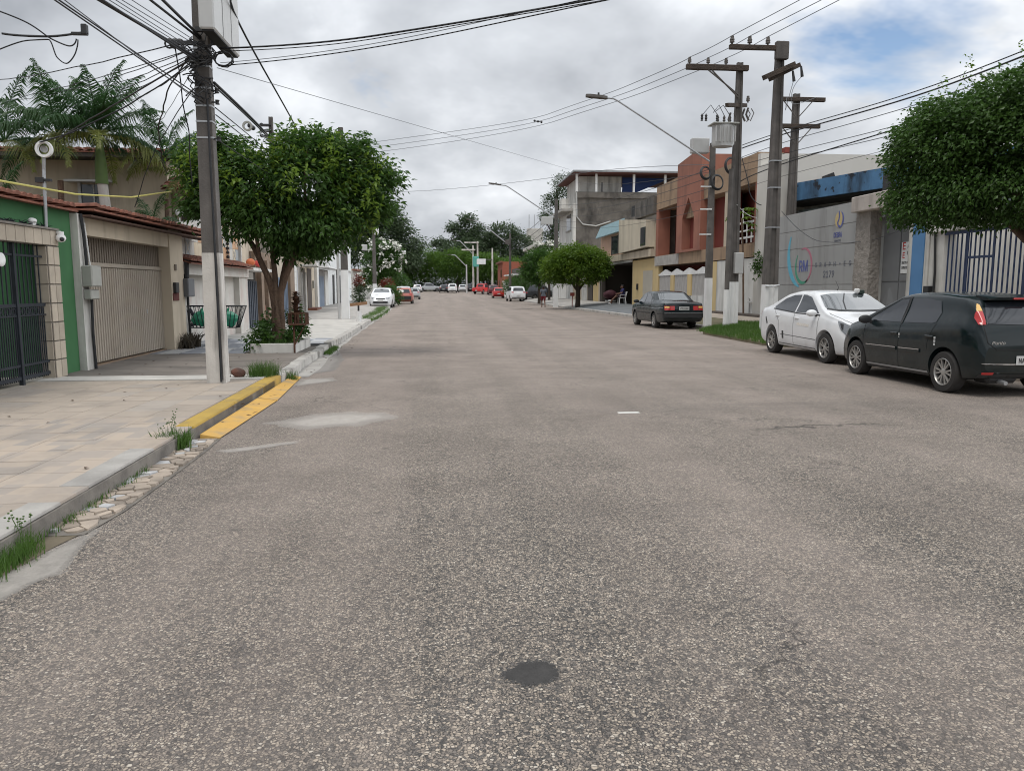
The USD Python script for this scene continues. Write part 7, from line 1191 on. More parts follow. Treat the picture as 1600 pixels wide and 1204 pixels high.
# papaya on the balcony
pp = thing('papaya_plant', 'papaya plant leaning out beside the white balcony railing', 'plant', (12.4, 31.2, .4)); part(pp, 'stem', tube([(12.45, 31.0, .4), (12.4, 31.1, 2.6), (12.35, 31.3, 4.4)], .04, 7), M['bark'], 40)
g = np.random.default_rng(9); lv = []
for k in range(16):
    a = g.uniform(0, 6.28); c = np.array([12.35, 31.4, 4.35]) + [.35 * math.cos(a), .9 * math.sin(a), g.uniform(-.5, .5)]
    for q in range(6): b = q / 6 * 6.28; lv.append(leaf_blade(c, (math.cos(b), math.sin(b), -.25), (0, 0, 1), .24, .11))
part(pp, 'leaves', cat(lv), M['leaf_lime'], kind='stuff'); single('climbing_plant', crown([(12.55, 29.9, 2.5, .15, .3, .55)], 40, 8, .14, .07, 111, .1, .08), M['leaf'], 'small climbing plant behind the tall right pole', 'plant', kind='stuff')

g = np.random.default_rng(55); fp_ = np.vstack([np.c_[g.uniform(-5.8, -2.85, 70), g.uniform(12.9, 20, 70), np.full(70, LP + .018)], np.c_[g.uniform(-2.62, -2.2, 34), g.uniform(8.5, 22, 34), np.full(34, .10)], np.c_[g.uniform(-5.5, -2.8, 14), g.uniform(5.5, 12.3, 14), np.full(14, LP + .006)]])
fd_ = g.normal(0, 1, fp_.shape) * [1, 1, .05]; fd_ /= np.linalg.norm(fd_, axis=1, keepdims=True); fs_ = np.cross(fd_, [0, 0, 1.0]) * g.uniform(.012, .022, (len(fp_), 1)); fl2 = fd_ * g.uniform(.05, .09, (len(fp_), 1)); fu_ = np.array([0, 0, 1]) * g.uniform(.002, .012, (len(fp_), 1))
single('fallen_leaves', (np.stack([fp_, fp_ + fl2 * .5 + fs_ + fu_, fp_ + fl2, fp_ + fl2 * .5 - fs_ + fu_], 1).reshape(-1, 3), np.concatenate([np.arange(len(fp_))[:, None] * 4 + [0, 1, 2], np.arange(len(fp_))[:, None] * 4 + [0, 2, 3]])), leafy('dead_leaf', (.06, .035, .018), (.14, .08, .035), (.24, .17, .06)), 'dry leaves scattered over the left pavement and gutter', 'leaves', kind='stuff')
# ================================================================== poles, lamps, wires
def taper(poly0, z0, poly1, z1, at):
    a, b = np.asarray(poly0, float), np.asarray(poly1, float); n = len(a); V = np.vstack([np.c_[a, np.full(n, z0)], np.c_[b, np.full(n, z1)]]) + [at[0], at[1], 0]; k = np.arange(n); k2 = (k + 1) % n
    side = np.vstack([np.stack([k, k2, n + k2], 1), np.stack([k, n + k2, n + k], 1)]); _, cap = trimesh.creation.triangulate_polygon(Polygon(a), engine='earcut'); cap = np.asarray(cap)
    cv, _ = trimesh.creation.triangulate_polygon(Polygon(a), engine='earcut'); idx = np.array([np.argmin(np.linalg.norm(a - p, axis=1)) for p in cv]); cap = idx[cap]
    return V, np.vstack([side, cap[:, ::-1], cap + n])
def hsec(w, d, rec=.28): h, e, r = w / 2, d / 2, w * rec * .5; t = d * .30; return [(-h, -e), (-h + r * .0 + t * .0 + h * .55, -e), (-h + h * .62, -e + e * .42), (h - h * .62, -e + e * .42), (h - h * .55, -e), (h, -e), (h, e), (h - h * .55, e), (h - h * .62, e - e * .42), (-h + h * .62, e - e * .42), (-h + h * .55, e), (-h, e)]
def rsec(w, d): return [(-w / 2, -d / 2), (w / 2, -d / 2), (w / 2, d / 2), (-w / 2, d / 2)]
def pole(label, x, y, z0, h, w0, w1, white=0.0, mat='pole', base='white_paint', sec=hsec, depth=.75, round_=False):
    t = thing('utility_pole', label, 'utility pole', (x, y, z0)); f = lambda z: w0 + (w1 - w0) * (z - z0) / (h - z0)
    def seg(a, b, e=0.0):
        if round_: return tube([(x, y, a), (x, y, (a + b) / 2), (x, y, b)], np.array([f(a), (f(a) + f(b)) / 2, f(b)]) / 2 + e, 14)
        return taper(sec(f(a) + e, f(a) * depth + e), a, sec(f(b) + e, f(b) * depth + e), b, (x, y))
    zs = z0 + white
    if white: part(t, 'painted_base', seg(z0 - .1, zs, .006), M[base])
    part(t, 'shaft', seg(zs if white else z0 - .1, h), M[mat]); return t, f
def insulator(t, p, s=1.0, up=1): part(t, 'insulator', lathe([(0, 0), (.03 * s, 0), (.03 * s, .05 * s), (.075 * s, .06 * s), (.06 * s, .11 * s), (.075 * s, .13 * s), (.055 * s, .18 * s), (.05 * s, .24 * s), (0, .25 * s)], 10, 'z', p), M['pole'])
def lamp_arm(t, a, b, c, r=.03, L=.75):
    a, b, c = (np.asarray(q, float) for q in (a, b, c)); part(t, 'lamp_arm', tube([a, a + (b - a) * .5, a + (b - a) * .96, b + (c - b) * .12, c], r, 8), M['steel'], 40)
    d = (c - b) / np.linalg.norm(c - b); part(t, 'lamp_head', hull([c + d * u * L + np.array([0, v * .13, w]) for u, q in ((-.1, .5), (.15, 1), (.8, 1), (1, .6)) for v in (-q, q) for w in (-.035, .05)]), M['pole']); part(t, 'sensor', cyl(c + d * .35 * L + [0, 0, .05], c + d * .35 * L + [0, 0, .15], .035, 8), M['trim'])
# big near-left pole
px_, py_ = -3.42, 12.05
t, f = pole('big concrete pole with a grey meter cabinet near its top, on the left pavement', px_, py_, LP, 9.2, .275, .15, 1.95, 'pole', 'pole_pale', rsec, .8)
part(t, 'side_groove', beam((px_ + .10, py_ - .113, LP + .05), (px_ + .07, py_ - .088, 4.4), .03, .012), M['pole']); part(t, 'conduit', tube([(px_ + .08, py_ - .14, LP + .02), (px_ + .075, py_ - .125, 2.2), (px_ + .065, py_ - .11, 4.3)], .016, 6), M['cable'])
cab = part(t, 'cabinet', cbox(px_ + .14, px_ + .35, py_ - .62, py_ + .75, 5.12, 6.4, .02), M['box_grey'])
for y in (py_ - .18, py_ + .28): part(cab, 'cabinet_seam', box(px_ + .345, px_ + .354, y, y + .012, 5.14, 6.38), M['trim'])
part(cab, 'cabinet_bottom', box(px_ + .17, px_ + .33, py_ - .58, py_ + .7, 5.10, 5.122), M['trim']); part(cab, 'bracket', cat([beam((px_, py_ - .3, 5.2), (px_ + .2, py_ - .3, 5.2), .06, .06), beam((px_, py_ + .3, 5.2), (px_ + .2, py_ + .3, 5.2), .06, .06)]), M['trim'])
for z in (3.75, 3.98, 4.2, 4.45, 4.75, 5.0): q = f(z); part(t, 'metal_band', box(px_ - q / 2 - .006, px_ + q / 2 + .006, py_ - q * .4 - .006, py_ + q * .4 + .006, z, z + .025), M['steel'])
for z in (3.72, 4.24, 4.4): part(t, 'rack_insulator', cat([lathe([(0, 0), (.035, 0), (.02, .03), (.035, .06), (0, .06)], 8, 'z', (px_ + .19, py_ - .05, z)), beam((px_ + .09, py_ - .05, z + .03), (px_ + .2, py_ - .05, z + .03), .02, .02)]), M['trim'])
g = np.random.default_rng(77); bx_ = []
for k in range(34):
    z = g.uniform(4.35, 5.15); a = g.uniform(0, 6.28); c = np.array([px_ + g.normal(0, .03), py_ - .06, z]); r = g.uniform(.1, .2); s = np.linspace(0, 1, 9); ph_ = g.uniform(0, 6.28)
    P = c + np.stack([r * np.cos(a + s * 4) + g.normal(0, .02, 9), -.08 + .10 * np.sin(ph_ + s * 4), -.3 * (s - .5) + g.normal(0, .02, 9)], 1); bx_.append(tube(P, .009, 5))
part(t, 'cable_tangle', cat(bx_), M['cable'], kind='stuff'); part(t, 'bracket_arm', cat([beam((px_, py_ - .05, 5.08), (px_ - .42, py_ - .15, 5.06), .05, .05)] + [lathe([(.05, -.008), (.075, 0), (.05, .008)], 12, 'y', (px_ - .28 - .07 * k, py_ - .12, 5.05)) for k in range(3)]), M['trim'])
for k in range(4):
    s = np.linspace(0, 1, 12); a = s * 2 * np.pi; part(t, 'coiled_cable', tube(np.stack([px_ + .32 + .13 * np.cos(a + k), py_ - .1 + .05 * np.sin(a * 2), 4.86 + .10 * np.sin(a + k)], 1), .010, 5), M['cable'])
# the other left poles
t, f = pole('concrete pole with a white painted base and a pipe beside it, on the left pavement', -4.38, 35.8, LP, 8.6, .34, .2, 2.2, 'pole', 'white_paint', rsec, .8); part(t, 'white_pipe', cyl((-4.66, 35.7, LP), (-4.64, 35.7, 6.2), .06, 8), M['box_grey'], 40)
part(t, 'crossbar', beam((-4.9, 35.7, 4.9), (-3.9, 35.7, 4.9), .08, .08), M['pole'])
t, f = pole('thin white based pole with a small box before the left flowering tree', -5.6, 66, .1, 6.6, .36, .2, 1.75, 'pole', 'white_paint', rsec, .8); part(t, 'box', cbox(-5.55, -5.15, 65.7, 66, 5.9, 6.5, .03), M['white_paint']); part(t, 'second_box', cbox(-6.6, -6.15, 65.7, 66, 4.6, 5.1, .03), M['box_grey'])
t, f = pole('pole top rising behind the large left tree', -9.5, 46, 0, 11.1, .34, .22); part(t, 'insulator_rack', cat([box(-10.1, -9.5, 45.8, 46.2, 10.0 + .3 * k, 10.08 + .3 * k) for k in range(3)] + [lathe([(0, 0), (.12, .02), (.08, .12), (0, .16)], 8, 'z', (-10.0, 45.9, 10.0 + .3 * k)) for k in range(3)]), M['trim'])
t, f = pole('thin grey pole with a white lamp at the left before the far hedge', -6.0, 118, .1, 7.2, .28, .18, 0, 'box_grey', round_=True); part(t, 'lamp_head', cbox(-5.9, -5.3, 117.8, 118.2, 6.4, 7.0, .05), M['white_paint'])
# right poles
ZR = .22
t, f = pole('lamp pole with coiled black cables and a long arm over the road', 9.83, 27.9, ZR, 6.75, .25, .17, 1.7, 'pole', 'white_paint', rsec, .85); lamp_arm(t, (9.7, 27.85, 6.1), (6.1, 27.5, 8.12), (5.75, 27.4, 8.12), .032)
part(t, 'box', cbox(9.1, 9.75, 28.0, 28.3, 6.42, 6.95, .03), M['box_grey'])
for (x, y, z, r) in ((9.98, 27.7, 5.35, .24), (9.55, 27.75, 5.68, .2), (10.3, 27.2, 5.86, .26)):
    a = np.linspace(0, 2 * np.pi, 22); part(t, 'cable_coil', cat([tube(np.stack([x + (r + .02 * k) * np.cos(a) * .8, y + .03 * k + .06 * np.sin(a), z + (r + .02 * k) * np.sin(a)], 1), .022, 6) for k in range(3)]), M['cable'], 40)
for z in (2.3, 3.2, 4.0): part(t, 'small_bracket', beam((9.4, 27.8, z + 1.2), (9.83, 27.8, z + 1.2), .05, .05), M['white_paint'])
t, f = pole('transformer pole with a long crossarm, fuse cutouts and a white base', 10.15, 26.4, ZR, 9.12, .40, .19, 1.55, 'pole', 'white_paint')
part(t, 'second_stem', tube([(9.93, 26.3, ZR), (9.95, 26.3, 5.6)], .085, 10), M['pole']); part(t, 'stem_base', tube([(9.925, 26.295, ZR), (9.93, 26.295, 1.5)], .095, 10), M['white_paint'])
part(t, 'crossarm', cbox(8.25, 10.4, 26.2, 26.34, 8.82, 9.0, .015), M['bark_dark'])
for x in (8.36, 9.0, 9.62): insulator(t, (x, 26.27, 9.0), .9)
part(t, 'brace', beam((9.0, 26.24, 8.82), (10.1, 26.3, 8.05), .05, .03), M['pole']); part(t, 'brace', beam((9.12, 26.24, 8.82), (10.1, 26.28, 7.95), .05, .03), M['pole'])
part(t, 'short_arm', beam((9.45, 25.6, 7.55), (10.6, 26.9, 7.85), .12, .12), M['bark_dark'])
for k, (x, y, z) in enumerate(((9.75, 25.9, 7.15), (10.5, 26.6, 7.45), (10.75, 26.9, 7.55))):
    part(t, 'fuse_cutout', cat([tube([(x - .05, y, z + .22), (x - .12, y, z), (x - .02, y, z - .2)], .035, 6), tube([(x + .06, y, z + .2), (x + .16, y, z + .05), (x + .04, y, z - .22)], .016, 6)]), M['pole'])
insulator(t, (10.52, 26.5, 7.85), .9)
tr = thing('transformer', 'grey transformer drum hanging on the crossarm pole above the lamp pole', 'transformer', (9.5, 26.2, 6.5)); part(tr, 'tank', hull([(9.5 + a * .38 * math.cos(u), 26.0 + .3 * math.sin(u), z) for u in np.linspace(0, 6.28, 24) for z, a in ((6.28, .85), (6.36, 1), (6.98, 1))]), M['box_grey'], 30)
for k in range(6): part(tr, 'cooling_fin', box(9.14 + .13 * k, 9.16 + .13 * k, 25.64, 25.76, 6.40, 6.9), M['box_grey'])
part(tr, 'lid', cbox(9.06, 9.94, 25.68, 26.32, 6.985, 7.03, .01), M['meter'])
for x in (9.3, 9.52, 9.72): part(tr, 'bushing', lathe([(.05, 7.03), (.06, 7.06), (.03, 7.1), (.055, 7.14), (.03, 7.18), (.05, 7.22), (.02, 7.3), (0, 7.3)], 10, 'z', (x, 26.0, 0)), M['pole'])
for i, (x0, x1) in enumerate(((9.3, 8.75), (9.52, 9.1), (9.72, 9.2))): part(tr, 'lead', tube([(x0, 26, 7.3), ((x0 + x1) / 2, 25.95, 7.62), (x1, 25.9, 7.3 + .06 * i)], .012, 5), M['cable'])
for x in (8.72, 8.86, 9.24): part(tr, 'surge_arrester', lathe([(0, 7.08), (.05, 7.1), (.03, 7.14), (.05, 7.18), (.03, 7.22), (.05, 7.26), (0, 7.34)], 8, 'z', (x, 25.9, 0)), M['trim'])
t, f = pole('tall right pole with a single sided crossarm carrying three insulators', 10.22, 23.4, ZR, 8.9, .44, .22, 1.45, 'pole', 'white_paint')
part(t, 'crossarm', cbox(8.6, 10.35, 23.2, 23.32, 8.60, 8.74, .015), M['bark_dark']); part(t, 'head_plate', cbox(10.02, 10.42, 23.18, 23.34, 8.35, 8.86, .02), M['pole'])
for x in (8.68, 9.22, 9.78): insulator(t, (x, 23.26, 8.74), 1.0)
part(t, 'slanted_arm', beam((9.55, 22.9, 7.72), (10.55, 23.1, 8.18), .16, .14), M['bark_dark']); part(t, 'slanted_arm', beam((9.8, 23.05, 7.72), (10.8, 23.3, 8.22), .14, .12), M['bark_dark'])
for p in ((10.45, 22.95, 7.95), (10.72, 23.0, 8.1)): part(t, 'hanging_insulator', tube([p, (p[0] + .05, p[1], p[2] - .3)], [.03, .05], 8), M['trim'])
part(t, 'wire_tie', tube([(10.0, 23.22, 1.62), (10.22, 23.2, 1.60), (10.45, 23.22, 1.66)], .02, 5), M['steel'])
for z in (3.4, 4.6, 5.4): q = f(z); part(t, 'metal_band', box(10.22 - q / 2 - .008, 10.22 + q / 2 + .008, 23.4 - q * .39, 23.4 + q * .39, z, z + .03), M['steel'])
t, f = pole('pole with two crossarms standing behind the grey panelled wall', 13.25, 28.7, .3, 8.72, .36, .22)
for z, a, b in ((8.42, 12.45, 14.3), (7.46, 12.5, 14.15)):
    part(t, 'crossarm', cbox(a, b, 28.5, 28.63, z, z + .15, .012), M['bark_dark'])
    for sg in (-1, 1): part(t, 'brace', beam((13.25 + sg * .55, 28.53, z), (13.25 + sg * .06, 28.54, z - .55), .04, .03), M['pole'])
t, f = pole('lamp pole with a white base and long arm beside the round lime tree', 8.88, 60, .1, 8.3, .36, .22, 1.75, 'pole', 'white_paint', rsec, .85); lamp_arm(t, (8.7, 59.9, 6.9), (5.0, 59.6, 9.2), (4.5, 59.5, 9.25), .045, .9); part(t, 'box', cbox(7.7, 8.6, 59.7, 60, 6.35, 6.95, .03), M['box_grey'])
t, f = pole('lamp pole near the bright red hatchback on the right', 8.84, 100, .1, 8.4, .36, .22, 0.9, 'pole', 'white_paint', rsec, .85); lamp_arm(t, (8.7, 99.9, 6.9), (4.9, 99.5, 9.85), (4.2, 99.4, 9.95), .06, 1.0); part(t, 'box', cbox(8.2, 8.8, 99.6, 99.9, 7.0, 7.6, .03), M['pole'])
t, f = pole('pole with a pale transformer box at the far right', 8.5, 130, .3, 8.0, .34, .24, 0, 'pole_pale', sec=rsec); part(t, 'box', cbox(5.9, 7.4, 129.6, 130, 5.3, 6.2, .05), M['white_paint']); part(t, 'arm', beam((7.4, 129.8, 6.1), (8.5, 129.9, 6.1), .12, .12), M['pole'])
t, f = pole('left one of the two far pale poles, with a teal sign', 6.1, 150, .6, 9.5, .4, .28, 0, 'pole_pale', sec=rsec); lamp_arm(t, (5.9, 149.9, 8.0), (3.6, 149.7, 10.3), (2.9, 149.7, 10.35), .08, 1.0); part(t, 'sign', cbox(6.0, 7.2, 149.3, 149.5, 5.4, 7.4, .1), plain('teal_sign', (.10, .36, .30), .6)); part(t, 'crossarm', cbox(3.9, 6.5, 149.6, 149.8, 8.5, 8.75, .03), M['pole_pale'])
t, f = pole('right one of the two far pale poles, thicker at its foot', 7.0, 150.6, .6, 10.3, .42, .28, 2.4, 'pole_pale', 'concrete_pale', rsec); part(t, 'crossarm', cbox(4.4, 7.2, 150.2, 150.4, 9.9, 10.15, .03), M['pole_pale'])
t, f = pole('grey lamp pole before the far hedge trees in the middle', 4.5, 140, .4, 5.6, .3, .22, 0, 'box_grey', round_=True); lamp_arm(t, (4.4, 139.9, 5.3), (2.5, 139.7, 7.2), (1.8, 139.7, 7.25), .07, .8)
# wires
def wire(pts, r, label, name='power_cable', mat='cable', sag=0.0, group=None, n=22, category='cable', wob=0.0):
    pts = np.asarray(pts, float); s = np.linspace(0, 1, n)
    if len(pts) == 2: P = pts[0] + (pts[1] - pts[0]) * s[:, None]; P[:, 2] -= sag * 4 * s * (1 - s)
    else: q = np.linspace(0, len(pts) - 1, n * 2); P = np.stack([PchipInterpolator(np.arange(len(pts)), pts[:, k])(q) for k in range(3)], 1)
    if wob: P = P + (meshkit.noise(P[:, None, :] * 2.3 + np.array([0, 31, 67])[None, :, None]) - .5) * wob * np.sin(np.pi * np.linspace(0, 1, len(P)))[:, None]
    return single(name, tube(P, r, 6), M[mat], label, category, True, group)
S_ = lambda z, dx=0: (px_ + dx, py_ - .02, z)
G1 = 'cables running from the big left pole back over the camera'
for z, Q, r, lab in ((5.14, (-3.47, 10.17, 5.04), .016, 'thick black cable leaving the big left pole toward the camera, second highest'), (5.17, (-3.38, 10.25, 5.10), .020, 'thickest black cable looping over the cabinet bracket of the big left pole'), (4.85, (-3.74, 9.36, 4.75), .020, 'twisted thick black cable crossing the whole fan of wires at upper left'), (4.80, (-3.65, 9.21, 4.70), .014, 'black cable right beside the twisted thick cable at upper left'), (4.26, (-3.44, 7.65, 4.16), .008, 'thin cable leaving the lowest band of the big left pole toward the camera'), (4.31, (-3.47, 7.79, 4.21), .008, 'thin cable just above the lowest one on the big left pole')):
    a = np.array(S_(z)); b = np.array(Q); e = a + (b - a) * (24 / (a[1] - b[1])); e[2] = a[2] + (b[2] - a[2]) * 1.2 + .5; m = a + (b - a) * 1.35; wire([a, b, m, e], r, lab, group=None)
for z, Q, w_ in ((5.02, (-3.68, 9.85, 4.92), 'second from the right'), (4.93, (-3.65, 9.59, 4.83), 'third from the right'), (5.07, (-3.62, 9.98, 4.97), 'rightmost'), (4.89, (-3.68, 9.47, 4.79), 'fourth from the right'), (4.22, (-3.30, 7.52, 4.12), 'leftmost and lowest')):
    a = np.array(S_(z)); b = np.array(Q); e = a + (b - a) * (22 / (a[1] - b[1])); e[2] = a[2] + .4; wire([a, b, a + (b - a) * 1.4, e], .005, w_ + ' of the thin wires leaving above the big left pole', 'service_wire', 'cable_grey', group=G1)
G2 = 'service wires fanning from the big left pole to the roofs'
LBL2 = ['uppermost fan wire, reaching the left picture edge above the palms', 'fan wire passing over the left palm crown', 'fan wire reaching the left picture edge below the uppermost one', 'uppermost of three service wires ending at the tallest palm', 'middle one of three service wires ending at the tallest palm', 'lowest of three service wires ending at the tallest palm', 'service wire of the fan ending just right of the tallest palm', 'short service wire of the fan passing between the tallest palm and the big pole']
for z, E_, r in ((5.15, (-10.35, 20, 6.56), .009), (5.02, (-9.22, 20, 6.26), .007), (5.02, (-11.43, 22, 6.51), .007), (4.96, (-8.19, 20, 6.43), .007), (4.93, (-8.37, 21, 6.53), .008), (4.89, (-8.38, 21, 6.37), .007), (4.84, (-7.68, 21, 6.42), .007), (4.80, (-8.29, 24, 6.27), .006)):
    a, b = np.array(S_(z, -.1)), np.array(E_); b2 = a + (b - a) * 1.5; wire([a, b2], r, LBL2.pop(0), 'service_wire', 'cable', .12, G2, wob=.05)
wire([S_(4.9, -.12), (-8.9, 19.4, 4.95), (-9.0, 20, 5.16)], .013, 'pair of service cables slanting down in front of the palms to the cable reel', 'service_wire', wob=.04); wire([S_(4.86, -.12), (-6.2, 12.8, 3.78)], .010, 'service cable ending at the coiled cable reel', 'service_wire', sag=.15, wob=.04)
wire([S_(4.95, -.15), (-5.0, 14.8, 4.55), (-6.1, 18.3, 4.1)], .012, 'short twisted cable dropping from the big left pole toward the garage roof', 'service_wire', wob=.06); wire([(px_ - .35, py_ - .1, 5.0), (px_ - .38, py_ + .3, 4.0), (px_ - .42, py_ + .6, 3.2)], .009, 'loose cable hanging straight down left of the big pole', 'service_wire', wob=.08)
wire([S_(4.5, -.1), (-4.6, 13.6, 4.0), (-5.6, 15.0, 3.05)], .008, 'cable dropping steeply from the big left pole to the clay roof', 'service_wire', wob=.05)
# near span with a hanging loop, top left corner
wire([(-3.07, 6, 3.372), (-2.8, 6, 3.36), (-2.5, 6, 3.40)], .008, 'black cable with a splice entering at the top left corner', 'service_wire'); wire([(-3.2, 5.6, 3.5), (-2.85, 5.9, 3.42), (-2.74, 6, 3.345), (-2.62, 6, 3.30), (-2.57, 6, 3.35)], .005, 'thinner cable dipping under the splice at the top left corner', 'service_wire'); wire([(-3.2, 6, 3.22), (-2.9, 6, 3.33), (-2.76, 6, 3.34), (-2.71, 6, 3.22), (-2.65, 6, 3.18), (-2.58, 6, 3.26), (-2.56, 6, 3.345)], .0045, 'cable hanging in a loop at the top left corner', 'service_wire')
single('cable_clamp', cat([cbox(-2.53, -2.49, 5.98, 6.02, 3.38, 3.45, .005), cbox(-2.6, -2.49, 5.985, 6.015, 3.375, 3.395, .004)]), M['trim'], 'dark clamp at the end of the spliced cable at top left', 'clamp')
# crossing wires from the left pole to the right, over the road
for z, Q, r, lab in ((5.03, (1.68, 9, 4.79), .012, 'thick black cable crossing over the road from the big left pole, topmost'), (4.99, (1.55, 9.2, 4.80), .006, 'thin wire just below the topmost crossing cable'), (4.79, (1.70, 9, 4.755), .007, 'black wire crossing over the road, lowest of the three from the big left pole'), (4.83, (1.50, 9.1, 4.80), .004, 'faint wire crossing over the road between the other two')):
    a, b = np.array(S_(z, .25)), np.array(Q); wire([a, (a + b) / 2 - [0, 0, .09], b, b + (b - a) * 1.2 + [0, 0, .35]], r, lab)
wire([(-2.85, 11.7, 6.3), (-3.03, 12.2, 5.75), (-3.52, 20, 5.47), (-5.2, 30, 6.6), (-9.4, 46, 10.3)], .016, 'twisted black cable passing right of the cabinet down into the large tree'); 
for k, (z0, r) in enumerate(((4.55, .022), (4.50, .013), (4.2, .008), (4.1, .008), (3.75, .006))):
    a = np.array(S_(z0, .15)); wire([a, a + [-.9 + .05 * k, 8, .7 - .06 * k], (-6.6 + .1 * k, 30, 7.2 - .25 * k), (-9.5, 46, 10.4 - .25 * k)], r, ['thick bundle of cables from the big left pole down behind the large tree', 'cable with splices just below the thick bundle behind the large tree', 'thin pair of wires under the thick bundle, upper one', 'thin pair of wires under the thick bundle, lower one', 'faintest wire under the bundle behind the large tree'][k])
sp_ = thing('splice_box', 'small dark splice closure hanging on the cables right of the big pole', 'splice', (-4, 18, 5)); part(sp_, 'body', cyl((-3.85, 16.6, 4.85), (-3.92, 17.2, 4.92), .05, 10), M['trim']); part(sp_, 'coil', lathe([(.06, -.02), (.10, -.02), (.10, .02), (.06, .02), (.06, -.02)], 14, 'y', (-3.85, 16.4, 4.8)), M['meter'])
wire([S_(4.76, .2), (6.59, 40, 7.55)], .005, 'long faint wire sinking across the sky from the big left pole', 'service_wire', 'cable_grey')
# high voltage: from beyond the camera over the right pole tops, then across the road to the left
for k, (x3, x2, e, lf) in enumerate(((8.68, 8.36, (9.5, 20.62, 9.1), (5.59, 40, 10.3)), (9.22, 9.0, (9.9, 20.01, 8.95), (5.75, 40, 10.12)), (9.78, 9.62, (10.3, 19.96, 8.92), (5.92, 40, 9.95)))):
    a = np.array([x3, 23.26, 8.99]); e = np.array(e); lab = ['outer', 'middle', 'inner'][k]
    wire([a, e, a + (e - a) * 8], .010, lab + ' high voltage wire from the tall right pole up out of the picture', mat='cable_grey'); wire([a, (x2, 26.27, 9.22)], .010, lab + ' high voltage wire between the two right pole tops', mat='cable_grey', sag=.03)
    b = np.array([x2, 26.27, 9.2]); m = np.array(lf); wire([b, b + (m - b) * .35 - [0, 0, .12], m, (-3.2 - .1 * k, 46 + k, 9.9 - .12 * k), (-9.5, 52, 11.0 - .2 * k)], .011, lab + ' high voltage wire swinging from the crossarm across the road to the left', mat='cable_grey')
single('wire_spacer', cat([sphere((4.9 + .18 * k, 41.0, 10.13 - .03 * k), .06, 1) for k in range(3)] + [cyl((4.9, 41, 10.13), (5.26, 41, 10.07), .02, 6)]), M['trim'], 'dark spacer on the high voltage wires over the road', 'spacer')
wire([(10.75, 23.0, 7.8), (11.6, 25.5, 7.7), (13.9, 28.5, 8.55)], .008, 'wire from the hanging insulator to the crossarm pole behind, right one', mat='cable_grey'); wire([(10.48, 22.95, 7.65), (11.3, 25.2, 7.4), (12.8, 28.5, 8.55)], .008, 'wire from the hanging insulator to the crossarm pole behind, left one', mat='cable_grey')
# low voltage bundle along the right pavement toward the camera
LVL = ['topmost low voltage cable along the right pavement', 'second low voltage cable from the top along the right pavement', 'third low voltage cable along the right pavement', 'fourth low voltage cable along the right pavement', 'fifth low voltage cable along the right pavement', 'thick dark cable low along the right pavement', 'lowest wire of the bundle along the right pavement']
for k, (z2, z3, zn, r) in enumerate(((6.4, 6.3, 6.15, .012), (6.3, 6.2, 6.05, .018), (6.0, 5.95, 5.85, .009), (5.75, 5.62, 5.5, .009), (5.5, 5.42, 5.3, .009), (5.2, 5.32, 5.45, .016), (4.9, 4.95, 5.0, .006))):
    wire([(10.3, 26.3, z2), (10.42, 23.3, z3), (10.95, 16.5, zn - .12), (11.3, 11, zn), (11.6, 2, zn + .1)], r, LVL[k])
for k, (z, e) in enumerate(((5.9, (8.9, 60, 7.9)), (5.6, (8.85, 60, 7.5)), (5.2, (8.85, 60, 7.1)), (4.85, (8.85, 60, 6.7)), (4.5, (8.9, 60, 6.3)))):
    wire([(9.9, 27.8, z), e], .012 - .001 * k, ['topmost', 'second', 'third', 'fourth', 'lowest'][k] + ' low voltage cable from the lamp pole up the street past the terracotta house', sag=.45)
for k, z in enumerate((7.9, 7.2, 6.6)): wire([(8.88, 60, z), (8.84, 100, z - .2)], .02, ['upper', 'middle', 'lower'][k] + ' street cable between the two far right lamp poles', sag=.5); 
wire([(9.9, 27.9, 6.0), (7.5, 45, 8.0), (-2.4, 60, 8.75), (-9, 66, 9.6)], .012, 'wire sagging across the road in front of the concrete house', 'service_wire', 'cable_grey'); wire([(9.9, 27.8, 5.75), (12.3, 70, 10.9)], .010, 'wire rising from the lamp pole to the roof terrace', 'service_wire', sag=.3)
wire([(10.15, 26.2, 4.4), (12.6, 30.4, 4.35)], .012, 'white service wire from the transformer pole to the gable wall', 'service_wire', 'white_paint', sag=.1); wire([(10.4, 23.2, 3.9), (11.8, 23.4, 3.0), (12.75, 22.6, 2.95), (12.9, 20.6, 3.25)], .008, 'loose wire drooping across the grey panels to the steel gate', 'service_wire', 'cable_grey', wob=.05)
wire([(10.3, 26.3, 6.0), (10.45, 26.1, 5.2), (10.6, 26.0, 4.6), (10.85, 25.8, 4.35)], .014, 'loose cable end hanging from the transformer pole', 'service_wire', wob=.06)

# ================================================================== people and chair
def figure(J, bones, refine=.035, smooth_n=8):
    sph = {k: m3.Manifold.sphere(r, 20).translate(list(map(float, p))) for k, (p, r) in J.items()}; out = m3.Manifold()
    for b in bones: out = out + m3.Manifold.batch_hull([sph[k] for k in b])
    v, f = tri(out.refine_to_length(refine)); tm = trimesh.Trimesh(v, f); trimesh.smoothing.filter_taubin(tm, iterations=smooth_n); return np.array(tm.vertices), np.array(tm.faces)
skin = plain('brown_skin', (.14, .07, .045), .55); hairm = plain('black_hair', (.01, .009, .009), .8); greyshirt = look('grey_shirt', (.12, .13, .15), (.09, .10, .12), 8, .9); redshorts = look('dark_red_shorts', (.16, .02, .03), (.12, .018, .025), 8, .9); blueshirt = look('blue_shirt', (.04, .04, .13), (.03, .03, .10), 8, .9); darkshorts = look('dark_shorts', (.05, .03, .04), (.04, .025, .03), 8, .9)
